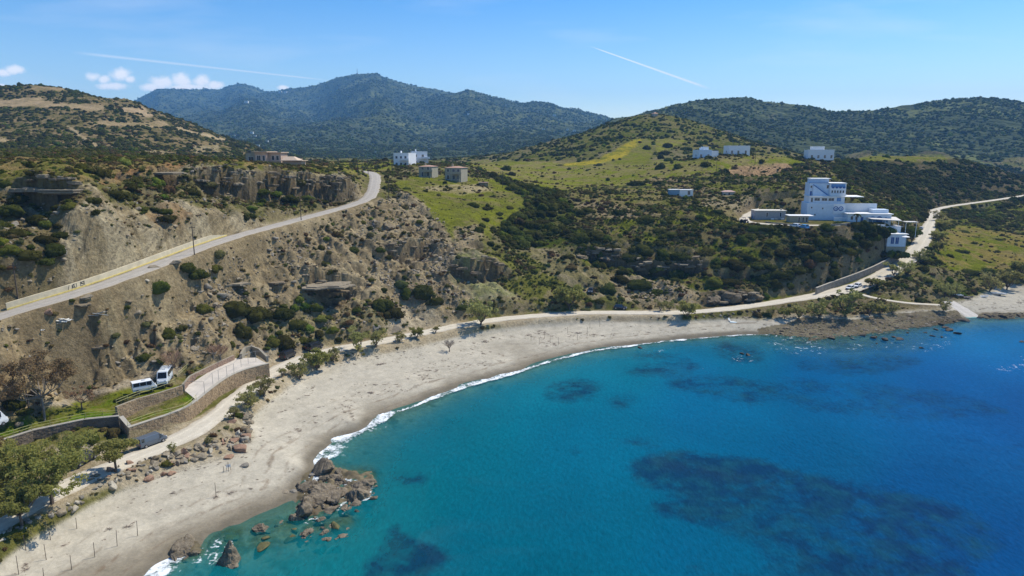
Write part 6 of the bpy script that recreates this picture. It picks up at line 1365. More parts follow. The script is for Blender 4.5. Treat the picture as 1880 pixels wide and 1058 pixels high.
M_wst = rock_mat('wall_stone', (.42, .31, .19), (.27, .195, .12)); M_wst2 = rock_mat('wall_stone_brown', (.26, .20, .14), (.17, .13, .09)); M_wst3 = rock_mat('wall_stone_grey', (.27, .25, .21), (.18, .165, .135))
zr = lambda p: 4.2
WRs = [tuple(p) for p in densify(smooth_line(WALL_R, 2.0), 1.5)[0]]
stone_wall('stone_wall', 'tall curved tan stone retaining wall under the patio and lawn', WRs, zr, .55, M_wst)
stone_wall('stone_wall', 'shaded brown stone retaining wall left of the buttress', WALL_L, lambda p: 4.3, .55, M_wst2, seed=5)
bp0 = pz(218, 765, 8.1); bt = [pz(219, 766, 8.1), pz(235, 785, 7.1)]
stone_wall('stone_pier', 'short tan stone return wall between the two retaining walls', bt, lambda p: 4.3, .6, M_wst, seed=8)
inner = [pz(u, v, z) for u, v, z in [(214,747,9.3),(250,733,9.0),(290,722,8.8),(335,708,8.6)]]
stone_wall('stone_wall', 'rough inner stone wall between the upper and lower lawn', inner, lambda p: 6.6, .4, M_wst, cap=False, seed=9)
inner2 = [pz(u, v, z) for u, v, z in [(337,706,8.5),(350,690,8.4),(395,668,8.3),(430,652,8.3)]]
stone_wall('stone_wall', 'low reddish stone wall along the inner edge of the patio', inner2, lambda p: 7.0, .4, rock_mat('wall_stone_red', (.36, .25, .18), (.27, .19, .14)), cap=False, seed=10)
arc = [pz(u, v, z) for u, v, z in [(440,650,8.4),(447,638,8.6),(462,634,8.6),(478,640,8.4),(492,654,8.0)]]
stone_wall('stone_ring', 'ring of reddish stones round the earth bed beyond the patio', arc, lambda p: 7.0, .5, rock_mat('ring_stone', (.33, .24, .18), (.24, .17, .13)), cap=False, seed=12, out=1)
pat = MB(); Pp = [Vector((p[0], p[1], 7.16)) for p in PATIO]; pat.add(Pp + [Vector((p.x, p.y, 6.9)) for p in Pp], [tuple(range(len(Pp)))] + [(i, i + len(Pp), (i + 1) % len(Pp) + len(Pp), (i + 1) % len(Pp)) for i in range(len(Pp))])
tag(pat.build('patio', M_conc if False else simple('patio_concrete', (.50, .45, .38), .9, .15, .5, bump=.2)), kind='structure')
# the long wall beside the coast road
RWL = [pz(u, v, z) for u, v, z in [(1500,529,7.8),(1520,521,8.0),(1550,511,8.9),(1580,500,10.2),(1600,492,11.0),(1625,480,12.6),(1645,468,14.4),(1655,462,15.4)]]
stone_wall('stone_wall', 'long grey stone retaining wall climbing beside the coast road', [tuple(p) for p in densify(smooth_line(RWL, 3), 2.5)[0]], lambda p: p[2] - 2.2, .5, M_wst3, stone=.6, course=.4)
stone_wall('stone_wall', 'low field wall of grey stone below the hotel', [pz(u, v, 27.4) for u, v in [(1405,407),(1450,411),(1462,412)]], lambda p: 26.6, .4, M_wst3, stone=.6, course=.4, cap=False)
stone_wall('stone_wall', 'grey stone wall in front of the palm and dark trees at the hotel', [pz(u, v, 27.6) for u, v in [(1520,412),(1545,411),(1568,408)]], lambda p: 26.0, .4, M_wst3, stone=.6, course=.4, cap=False)

# railings
M_rail = simple('rail_olive', (.40, .38, .16), .6, .1); M_pole = simple('galvanised', (.36, .36, .35), .5, .1, metallic=.4); M_wood = simple('pole_wood', (.10, .075, .055), .9, .2, 3)
def railing(label, line, h=1.0, gap=2.6, off=-.25, m=M_rail):
    root = empty('railing', line[0]); tag(root, label, 'railing'); o = root.location; P2, q2 = densify(line, gap)
    for p in P2: mb = MB(); b = Vector(p) - o; mb.tube([b, b + Vector((0, 0, h))], .035, 5); mb.build('post', m, root)
    for f in (.52, 1.0): mb = MB(); mb.tube([Vector(p) - o + Vector((0, 0, h * f)) for p in P2], .035, 5); mb.build('rail', m, root)
railing('olive two-bar railing on the curved edge of the lower lawn', [(p[0] - .3, p[1] + .3, p[2] + .1) for p in WALL_R[:5]])
railing('olive railing along the top of the shaded retaining wall', [(p[0], p[1] + .4, p[2] + .1) for p in WALL_L])
railing('railing on the upper lawn in front of the campervans', [pz(u, v, z) for u, v, z in [(214,744,9.3),(250,729,9.0),(290,716,8.8),(322,704,8.6)]])
railing('thin railing beyond the patio running up to the bare trees', [pz(u, v, z) for u, v, z in [(328,692,8.3),(350,672,8.4),(375,660,8.6),(410,650,8.8)]])
# pergola frame of bare steel posts on the patio
pg = empty('pergola_frame', pz(375, 700, 7.16)); tag(pg, 'bare steel pergola frame of thin posts over the pale patio', 'pergola'); o = pg.location
posts = [(376,723),(391,706),(402,700),(417,693),(430,688),(443,674),(456,668),(470,664),(493,664),(340,722)]; tops = []
for u, v in posts:
    p = Vector(pz(u, v, 7.16)) - o; mb = MB(); mb.tube([p, p + Vector((0, 0, 2.5))], .04, 5); mb.build('post', M_pole, pg); tops.append(p + Vector((0, 0, 2.5)))
for a, b in zip(tops[:-2], tops[1:-1]): mb = MB(); mb.tube([a, b], .03, 4); mb.build('beam', M_pole, pg)
mb = MB(); mb.tube([tops[0], tops[-1]], .03, 4); mb.build('beam', M_pole, pg)

# ------------------------------------------------------------------ poles
def utility_pole(u, v, H, label, arm=True):
    x, y, z = hit(u, v); root = empty('utility_pole', (x, y, z), .4); tag(root, label, 'utility pole', 'utility poles')
    mb = MB(); mb.tube([(0, 0, -.5), (0, 0, H)], [.14, .09], 7); mb.build('pole', M_wood, root)
    if arm: mb = MB(); mb.box(-.7, .7, -.05, .05, H - .55, H - .43); mb.build('crossarm', M_wood, root); 
    for sx in (-.6, 0, .6):
        mb = MB(); mb.tube([(sx, 0, H - .43), (sx, 0, H - .2)], .05, 5); mb.build('insulator', simple('insulator', (.25, .2, .17), .4), root)
for a in [(33,549,7.2,'leftmost wooden utility pole behind the roadside wall'),(357,468,7.2,'wooden utility pole on the outer road edge at the wall end'),(553,405,7.2,'wooden utility pole halfway up the outer edge of the asphalt road'),(714,367,7.2,'wooden utility pole on the slope right of the road bend'),
          (657,320,6.5,'left of three poles on the green rise above the road'),(666,320,6.5,'middle of three poles on the green rise above the road'),(676,320,6.5,'right of three poles on the green rise above the road'),(720,318,8,'pole left of the white house pair'),(1315,319,9,'pole on the plain below the white houses'),(1386,303,8,'pole beside the farm drive near the white houses'),(1094,362,7,'pole standing by the inland lane'),(923,345,8,'pole at the head of the gully'),
          (54,760,7,'slim pole among the trees behind the shaded wall')]: utility_pole(*a)
PO = [(34.5,1055,33),(47.7,1010.6,27),(93,991.5,23),(85,1028,27),(141,971,19),(131.5,1046,25),(174,1023,26),(215,1003,28),(252.7,984,26),(397,912.7,24),(411,867,10),(420,866,16),(80,1060,16)]
def ordinal(i): return ['first', 'second', 'third', 'fourth', 'fifth', 'sixth', 'seventh', 'eighth', 'ninth', 'tenth', 'eleventh', 'twelfth', 'thirteenth'][i]
pl = sorted(PO); 
for i, (u, v, hpx) in enumerate(pl):
    x, y, z = hit(u, v); d = y * CP - (z - CAMZ) * SP; H = hpx * d / FPX / .86; mb = MB(); mb.tube([(0, 0, -.3), (random.uniform(-.05, .12), random.uniform(-.05, .05), H)], [.045, .035], 5)
    tag(mb.build('beach_post', M_wood, None, (x, y, z)), f'thin bare post on the near beach, {ordinal(i)} from the left', 'post', 'posts on the near beach')
PO2 = [(975,626,12),(990,633,12),(1000,622,13),(1010,630,13),(1025,634,14),(1042,612,11),(1060,625,13),(1078,616,14),(1083,603,9),(1101,600,15)]
for i, (u, v, hpx) in enumerate(PO2):
    x, y, z = hit(u, v); d = y * CP - (z - CAMZ) * SP; H = hpx * d / FPX / .9; mb = MB(); mb.tube([(0, 0, -.3), (0, 0, H)], .035, 5)
    tag(mb.build('beach_post', M_wood, None, (x, y, z)), f'faint thin post on the middle beach, {ordinal(i)} from the left', 'post', 'posts on the middle beach')

# ------------------------------------------------------------------ vehicles
M_glass = simple('car_glass', (.02, .025, .03), .08, .05, spec=.9); M_tyre = simple('tyre', (.02, .02, .02), .8); M_rim = simple('rim', (.4, .4, .42), .35, metallic=.7); M_lamp = simple('headlamp', (.75, .77, .8), .15); M_tail = simple('tail_lamp', (.4, .02, .02), .25); M_trim = simple('black_trim', (.025, .025, .027), .55)
def paint(name, c, r=.28, met=.0): return simple(name, c, r, .05, 1, metallic=met, spec=.6)
def vehicle(name, label, cat, x, y, z, rot, L, W, H, paintm, style='hatch', group=None, rack=False, tail=False, roofm=None):
    root = empty(name, (x, y, z), rot); tag(root, label, cat, group)
    hw = W / 2; g = .32; sh = H * (.56 if style != 'box' else .55)
    if style == 'hatch': st = [(-.5, .42, .62, 0, .80), (-.47, .30, 1, 0, .96), (-.36, .26, 1, 1, 1), (.05, .26, 1, 1, 1), (.12, .26, 1, 1, .99), (.28, .26, .98, 0, .96), (.44, .28, .86, 0, .90), (.5, .4, .66, 0, .78)]
    elif style == 'van': st = [(-.5, .36, .95, 0, .94), (-.485, .28, 1, 1, .97), (-.3, .26, 1, 1, 1), (.15, .26, 1, 1, 1), (.22, .26, 1, 1, .99), (.36, .26, .98, 0, .96), (.46, .28, .84, 0, .90), (.5, .4, .64, 0, .8)]
    else: st = [(-.5, .36, 1, 1, 1), (-.2, .3, 1, 1, 1), (.2, .3, 1, 1, 1), (.3, .3, 1, 1, 1), (.44, .3, .9, 0, .95), (.5, .4, .62, 0, .9)]
    V = []; 
    for (fx, zb, fs, ro, fw) in st:
        xx = fx * L; zs = sh * fs if ro == 0 else sh; zt = H if ro else zs + .04; rwid = hw * (.80 if ro else .9) * fw; b = hw * fw
        if style == 'box' and ro: rwid = hw * .96
        V += [(xx, -b * .93, zb), (xx, -b, (zb + zs) * .5), (xx, -b * .97, zs), (xx, -rwid, zt - .06 * ro), (xx, -rwid * .8, zt), (xx, rwid * .8, zt), (xx, rwid, zt - .06 * ro), (xx, b * .97, zs), (xx, b, (zb + zs) * .5), (xx, b * .93, zb)]
    F_ = []; n = len(st)
    for i in range(n - 1):
        for k in range(10): F_.append((i * 10 + k, i * 10 + (k + 1) % 10, i * 10 + 10 + (k + 1) % 10, i * 10 + 10 + k))
    F_ += [tuple(range(10))[::-1], tuple((n - 1) * 10 + k for k in range(10))]
    mb = MB(); mb.add(V, [f[::-1] for f in F_]); body = mb.build('body', paintm, root, smooth=False)
    roofst = [i for i in range(n) if st[i][3]]; i0, i1 = roofst[0], roofst[-1]
    for s in (-1, 1):
        mb = MB(); a, b = (V[i0 * 10 + 2], V[i0 * 10 + 3]), (V[i1 * 10 + 2], V[i1 * 10 + 3]); nxt = V[min(i1 + 1, n - 1) * 10 + 2]
        x0 = a[0][0] + .12 * L / 4; xs = [x0 + (b[0][0] - x0) * f for f in (0, .36, .70, 1)]
        for k in range(3):
            xa, xb = xs[k] + .04, xs[k + 1] - .04; o_ = .02
            def pt(xx, f): return (xx, s * (abs(a[0][1]) * (1 - f) + abs(a[1][1]) * f + o_), a[0][2] * (1 - f) + a[1][2] * f)
            q = [pt(xa, .12), pt(xb, .12), pt(xb, .9), pt(xa, .9)]; mb.add(q + [(p[0], p[1] - s * .03, p[2]) for p in q], [(0, 1, 2, 3) if s < 0 else (3, 2, 1, 0), (0, 4, 5, 1), (1, 5, 6, 2), (2, 6, 7, 3), (3, 7, 4, 0)])
        if style != 'box':
            q = [(b[0][0], s * (abs(b[0][1]) + .02), b[0][2] + .05), (nxt[0] - .08, s * (abs(nxt[1]) + .015), b[0][2] + .04), (b[1][0], s * (abs(b[1][1]) + .02), b[1][2] - .07)]; mb.add(q, [(0, 1, 2) if s < 0 else (2, 1, 0)])
        mb.build('side_window', M_glass, root)
    # windscreen, rear window
    A = V[i1 * 10 + 3:i1 * 10 + 7]; B = [V[(i1 + 1) * 10 + 2], V[(i1 + 1) * 10 + 7]]
    def lerp(p, q, f): return tuple(p[i] * (1 - f) + q[i] * f for i in range(3))
    for nm, TA, BA, sg in (('windscreen', (A[0], A[3]), B, 1), ('rear_window', (V[i0 * 10 + 3], V[i0 * 10 + 6]), [V[max(i0 - 1, 0) * 10 + 2], V[max(i0 - 1, 0) * 10 + 7]], -1)):
        t0, t1 = TA; b0, b1 = BA
        if i0 == 0 and sg < 0: b0, b1 = V[2], V[7]
        q = [lerp(lerp(b0, b1, .06), lerp(t0, t1, .06), .10), lerp(lerp(b0, b1, .94), lerp(t0, t1, .94), .10), lerp(lerp(b0, b1, .9), lerp(t0, t1, .9), .92), lerp(lerp(b0, b1, .1), lerp(t0, t1, .1), .92)]
        q = [(p[0] + sg * .035, p[1], p[2] + .025) for p in q]; mb = MB(); mb.add(q + [(p[0] - sg * .05, p[1], p[2] - .03) for p in q], [(0, 1, 2, 3), (3, 2, 1, 0), (0, 4, 5, 1), (1, 5, 6, 2), (2, 6, 7, 3), (3, 7, 4, 0)]); mb.build(nm, M_glass, root)
    for sx in (-.31, .32):
        for s in (-1, 1):
            mb = MB(); mb.tube([(sx * L, s * (hw - .2), g), (sx * L, s * (hw + .015), g)], g, 14); w = mb.build('wheel', M_tyre, root)
            mb = MB(); mb.tube([(sx * L, s * (hw + .012), g), (sx * L, s * (hw + .03), g)], g * .6, 10); mb.build('rim', M_rim, w)
    for s in (-1, 1):
        mb = MB(); mb.box(.47 * L, .497 * L, s * hw * .62 - .15, s * hw * .62 + .15, sh * .66, sh * .8); mb.build('headlight', M_lamp, root)
        mb = MB(); mb.box(-.505 * L, -.485 * L, s * hw * .8 - .08, s * hw * .8 + .08, sh * .65, sh * .95); mb.build('tail_light', M_tail, root)
        mb = MB(); mb.box(.20 * L, .235 * L, s * (hw + .02), s * (hw + .2), sh * 1.0, sh * 1.0 + .14); mb.build('wing_mirror', M_trim, root)
    mb = MB(); mb.box(.49 * L, .51 * L, -hw * .75, hw * .75, .3, .46); mb.build('bumper', M_trim, root)
    if rack:
        for xx in (-.2, .1): mb = MB(); mb.box(xx * L - .04, xx * L + .04, -hw * .75, hw * .75, H + .02, H + .08); mb.build('roof_rack', M_trim, root)
    if tail: mb = MB(); mb.hexa([(-.5 * L, -hw * .85, H - .05), (-.5 * L, hw * .85, H - .05), (-.5 * L - 1.1, hw * .8, H + .15), (-.5 * L - 1.1, -hw * .8, H + .15), (-.5 * L, -hw * .85, H + .01), (-.5 * L, hw * .85, H + .01), (-.5 * L - 1.1, hw * .8, H + .21), (-.5 * L - 1.1, -hw * .8, H + .21)]); mb.build('tailgate', paintm, root)
    return root
def veh_px(name, label, cat, ua, va, ub, vb, z, L, W, H, p, style, **kw):
    """a = rear wheel, b = front wheel (pixels on the ground)"""
    A = Vector(pz(ua, va, z)); B = Vector(pz(ub, vb, z)); rot = atan2(B.y - A.y, B.x - A.x); m = (A + B) / 2; off = Vector((-sin(rot), cos(rot), 0)); off = off if off.y > 0 else -off; m = m + off * W * .45
    return vehicle(name, label, cat, m.x, m.y, max(z, h1(m.x, m.y)) + .02, rot, L, W, H, p, style, **kw)
veh_px('van', 'grey people carrier with raised tailgate parked under the stone wall', 'van', 269,823,299,812, 4.35, 4.9, 1.9, 1.9, paint('paint_steel', (.12, .145, .18), .25, .3), 'van', tail=True)
veh_px('camper_van', 'black boxy camper van parked on the sand side of the track, upper of two', 'van', 572,646,594,638, 4.3, 4.9, 1.95, 2.0, paint('paint_black', (.012, .013, .015), .25), 'van')
veh_px('camper_van', 'black van half hidden by a tamarisk, lower of the two black vans', 'van', 524,662,545,652, 4.3, 4.9, 1.95, 2.0, paint('paint_black', (.012, .013, .015), .25), 'van', rack=True)
veh_px('parked_car', 'silver-grey car nose-on beside the bright green tamarisk', 'car', 1090,551,1086,565, 4.1, 4.2, 1.8, 1.6, paint('paint_grey', (.10, .11, .12), .2, .5), 'hatch')
veh_px('parked_car', 'dark blue hatchback parked side-on right of the silver-grey car', 'car', 1131,568,1145,569, 4.1, 4.3, 1.8, 1.5, paint('paint_navy', (.015, .022, .045), .2), 'hatch')
veh_px('parked_car', 'white car on the coast road, left and nearer of the two white ones', 'car', 1570,530,1559,533, 6.2, 4.2, 1.75, 1.45, paint('paint_white', (.72, .73, .74), .3), 'hatch', group='white cars on the coast road')
veh_px('parked_car', 'white car on the coast road, right and farther of the two white ones', 'car', 1583,526,1573,529, 6.6, 4.2, 1.75, 1.45, paint('paint_white', (.72, .73, .74), .3), 'hatch', group='white cars on the coast road')
veh_px('parked_car', 'white car alone on the climbing road beside the restaurant', 'car', 1692,426,1697,419, 18, 4.2, 1.75, 1.45, paint('paint_white', (.72, .73, .74), .3), 'hatch')
veh_px('parked_car', 'light blue car on the yard in front of the hotel', 'car', 1478,421,1467,419, 27.0, 4.6, 1.8, 1.6, paint('paint_sky', (.07, .27, .50), .35), 'hatch')
veh_px('parked_car', 'white car in the hotel yard left of the light blue car', 'car', 1462,418,1453,417, 27.0, 4.2, 1.75, 1.45, paint('paint_white', (.72, .73, .74), .3), 'hatch')
veh_px('parked_car', 'blue-green car under the lower left tree behind the boulder bank', 'car', 22,940,50,927, 4.5, 4.3, 1.8, 1.5, paint('paint_teal', (.01, .07, .10), .2), 'hatch')
veh_px('pickup_truck', 'dark pickup parked under the shaded wall beside the full green tamarisk', 'truck', 150,858,172,846, 4.4, 4.9, 1.85, 1.7, paint('paint_dark', (.03, .03, .032), .4), 'van', rack=True)
veh_px('delivery_van', 'white van cut by the left edge behind the big green tamarisk', 'van', -18,858,10,846, 4.4, 5.6, 2.1, 2.6, paint('paint_white', (.72, .73, .74), .3), 'box')
c1 = veh_px('motorhome', 'large white motorhome with sloping dark windscreen behind the lawn railing', 'motorhome', 301,692,287,712, 8.0, 5.6, 2.1, 2.7, paint('paint_rv', (.62, .66, .68), .35), 'box')
c2 = veh_px('motorhome', 'smaller white motorhome in front and left of the large one', 'motorhome', 254,722,280,717, 7.9, 4.4, 1.9, 2.2, paint('paint_rv2', (.74, .75, .75), .35), 'box')
for c_, l_ in ((c1, 6.4), (c2, 4.4)):
    mb = MB(); mb.box(-.3, .3, -.3, .3, 2.7 if l_ > 6 else 2.2, 2.84 if l_ > 6 else 2.32); mb.build('roof_hatch', simple('hatch', (.5, .52, .54), .4), c_)
# tractor
tx = Vector(pz(1366, 410, 27.1)); tr = empty('tractor', tx, .6); tag(tr, 'dark red tractor parked at the bend of the farm track', 'tractor'); Mtr = paint('tractor_red', (.12, .025, .02), .5)
mb = MB(); mb.box(.1, 1.9, -.35, .35, .8, 1.45); mb.build('bonnet', Mtr, tr); mb = MB(); mb.box(-1.1, .1, -.55, .55, .7, 1.1); mb.build('chassis', M_trim, tr); mb = MB(); mb.box(-.9, .1, -.6, .6, 2.3, 2.4); mb.build('canopy', Mtr, tr)
for sx in (-.85, .05):
    for s in (-.55, .55): mb = MB(); mb.tube([(sx, s, 1.05), (sx, s, 2.32)], .04, 5); mb.build('canopy_post', M_trim, tr)
for s in (-.75, .75):
    mb = MB(); mb.tube([(-.7, s - .2, .8), (-.7, s + .2, .8)], .8, 16); mb.build('wheel', M_tyre, tr); mb = MB(); mb.tube([(1.4, s - .12, .45), (1.4, s + .12, .45)], .45, 14); mb.build('wheel', M_tyre, tr)
mb = MB(); mb.tube([(1.2, .2, 1.4), (1.2, .2, 2.1)], .05, 6); mb.build('exhaust', M_trim, tr)
# water tank
t0 = Vector(pz(1400, 402, 27.2)); tk = empty('water_tank', t0, 0); tag(tk, 'black round water tank on its side before the low grey building', 'tank'); mb = MB(); mb.tube([(0, -.9, 1.0), (0, -.8, 1.0), (0, .8, 1.0), (0, .9, 1.0)], [.75, .95, .95, .75], 16); mb.build('drum', M_trim, tk)
for yy in (-.55, .55): mb = MB(); mb.box(-.8, .8, yy - .08, yy + .08, -.1, .22); mb.build('cradle', M_wood, tk)

# boats
def boat(u, v, z, rot, L, W, m, label, inner, trailer=False):
    x, y, zz = pz(u, v, z); zz = h1(x, y); root = empty('boat', (x, y, zz + (.35 if trailer else 0)), rot); tag(root, label, 'boat', 'boats drawn up by the ramp'); st = [(-.5, .8, .0), (-.3, .97, 0), (0, 1, 0), (.25, .82, .05), (.42, .42, .16), (.5, .03, .32)]; V = []; n = len(st)
    for fx, fw, up in st:
        w = W / 2 * fw; h = .62 + up * .7; V += [(fx * L, -w, h), (fx * L, -w * .78, .22 + up * .5), (fx * L, 0, up * 1.2), (fx * L, w * .78, .22 + up * .5), (fx * L, w, h), (fx * L, w * .86, h), (fx * L, w * .6, .3 + up * .5), (fx * L, -w * .6, .3 + up * .5), (fx * L, -w * .86, h)]
    F_ = [(i * 9 + k, i * 9 + (k + 1) % 9, i * 9 + 9 + (k + 1) % 9, i * 9 + 9 + k) for i in range(n - 1) for k in range(9)] + [tuple(range(9))[::-1], tuple((n - 1) * 9 + k for k in range(9))]
    mb = MB(); mb.add(V, F_); mb.build('hull', m, root)
    for fx in (-.28, .02, .24): mb = MB(); mb.box(fx * L - .12, fx * L + .12, -W * .36, W * .36, .46, .5); mb.build('thwart', inner, root)
    if trailer:
        for s in (-1, 1): mb = MB(); mb.tube([(-.1, s * W * .45, -.08), (-.1, s * W * .55, -.08)], .27, 12); mb.build('trailer_wheel', M_tyre, root)
        mb = MB(); mb.box(-L * .4, L * .75, -.06, .06, -.1, 0); mb.build('trailer_beam', M_pole, root)
Mbw = paint('boat_white', (.74, .74, .72), .4); Mbb = paint('boat_brown', (.16, .12, .10), .5); Mbi = simple('boat_inner', (.10, .12, .16), .6)
boat(1755, 549, 2.4, pi - .05, 4.4, 1.7, Mbw, 'white open boat with dark seats nearest the ramp', Mbi); boat(1776, 550, 2.3, .1, 4.4, 1.8, Mbb, 'brown-hulled boat with a pale rim touching the white open boat', simple('boat_rim', (.5, .47, .42), .6))
boat(1808, 545, 2.3, .1, 2.8, 1.3, Mbw, 'small white dinghy alone on the sand', Mbi); boat(1834, 540, 2.2, pi - .35, 5.0, 1.9, Mbw, 'white boat with raised bow on a trailer', simple('boat_grey', (.35, .35, .34), .6), True)
print('vehicles', time.time() - T0)
# ------------------------------------------------------------------ buildings
M_white = simple('white_render', (.74, .75, .76), .85, .06, .8); M_blueish = simple('pale_blue_render', (.58, .67, .77), .85, .08, .8); M_tan = simple('tan_render', (.40, .33, .24), .9, .12, .8); M_tan2 = simple('grey_tan_stone', (.33, .30, .22), .9, .16, 1.2, bump=.4); M_tile = simple('terracotta_tile', (.40, .24, .17), .85, .2, 3, bump=.4)
M_pane = simple('window_glass', (.035, .045, .06), .1, .05, spec=.9); M_frame = simple('window_frame_white', (.62, .63, .64), .6); M_blue = simple('mural_blue', (.045, .12, .33), .8, .25, 1.5); M_blue2 = simple('mural_mid_blue', (.12, .26, .50), .8, .25, 1.5); M_slab = simple('white_slab', (.78, .77, .74), .85, .06); M_door = simple('blue_door', (.03, .09, .28), .6); M_grey = simple('grey_render', (.34, .33, .33), .9, .14, 1); M_pink = simple('villa_pink', (.47, .35, .26), .9, .12, .8); M_cloth = simple('awning_pale', (.6, .56, .5), .85)
class House:
    def __init__(s, name, label, cat, x, y, z, rot=0, group=None):
        s.root = empty(name, (x, y, z), rot); tag(s.root, label, cat, group)
    def box(s, name, x0, x1, y0, y1, z0, z1, m, parent=None, bevel=0):
        mb = MB(); mb.box(x0, x1, y0, y1, z0, z1); return mb.build(name, m, parent or s.root, bevel=bevel)
    def opening(s, kind, side, c, z0, w, h, pm=None, fm=None, d=0.0):
        """side: 'f' (y=d), 'l' (x=d), 'r' ; centred at c"""
        pm = pm or M_pane; fm = fm or M_frame
        def B(mb, a0, a1, b0, b1, e0, e1):
            if side == 'f': mb.box(a0, a1, d - e1, d - e0, b0, b1)
            elif side == 'l': mb.box(d - e1, d - e0, a0, a1, b0, b1)
            else: mb.box(d + e0, d + e1, a0, a1, b0, b1)
        f = MB(); t = .09
        B(f, c - w / 2 - t, c + w / 2 + t, z0 + h, z0 + h + t, 0, .09); B(f, c - w / 2 - t, c + w / 2 + t, z0 - t, z0, 0, .12)
        B(f, c - w / 2 - t, c - w / 2, z0, z0 + h, 0, .09); B(f, c + w / 2, c + w / 2 + t, z0, z0 + h, 0, .09)
        if w > 1.1: B(f, c - .03, c + .03, z0, z0 + h, .031, .06)
        fo = f.build(kind, fm, s.root); p = MB(); B(p, c - w / 2, c + w / 2, z0, z0 + h, .005, .03); p.build('door_leaf' if kind == 'door' else 'pane', pm, fo); return fo
    def parapet(s, x0, x1, y0, y1, z, m, h=.35, t=.2):
        mb = MB(); mb.box(x0, x1, y0, y0 + t, z + .003, z + h); mb.box(x0, x1, y1 - t, y1, z + .003, z + h); mb.box(x0, x0 + t, y0 + t, y1 - t, z + .003, z + h); mb.box(x1 - t, x1, y0 + t, y1 - t, z + .003, z + h); return mb.build('parapet', m, s.root)
    def hip(s, x0, x1, y0, y1, z, h, m, ov=.35):
        cx, cy_ = (x0 + x1) / 2, (y0 + y1) / 2; r = min(x1 - x0, y1 - y0) / 2; lx = max(0, (x1 - x0) / 2 - r); x0 -= ov; x1 += ov; y0 -= ov; y1 += ov
        mb = MB(); mb.add([(x0, y0, z + .003), (x1, y0, z + .003), (x1, y1, z + .003), (x0, y1, z + .003), (cx - lx - .3, cy_, z + h), (cx + lx + .3, cy_, z + h)], [(0, 3, 2, 1), (0, 1, 5, 4), (1, 2, 5), (2, 3, 4, 5), (3, 0, 4)]); return mb.build('roof', m, s.root)
def at_px(u, v, Y=None, z=None):
    p = pY(u, v, Y) if Y else pz(u, v, z); return p
def mdist(p): return p[1] * CP - (p[2] - CAMZ) * SP
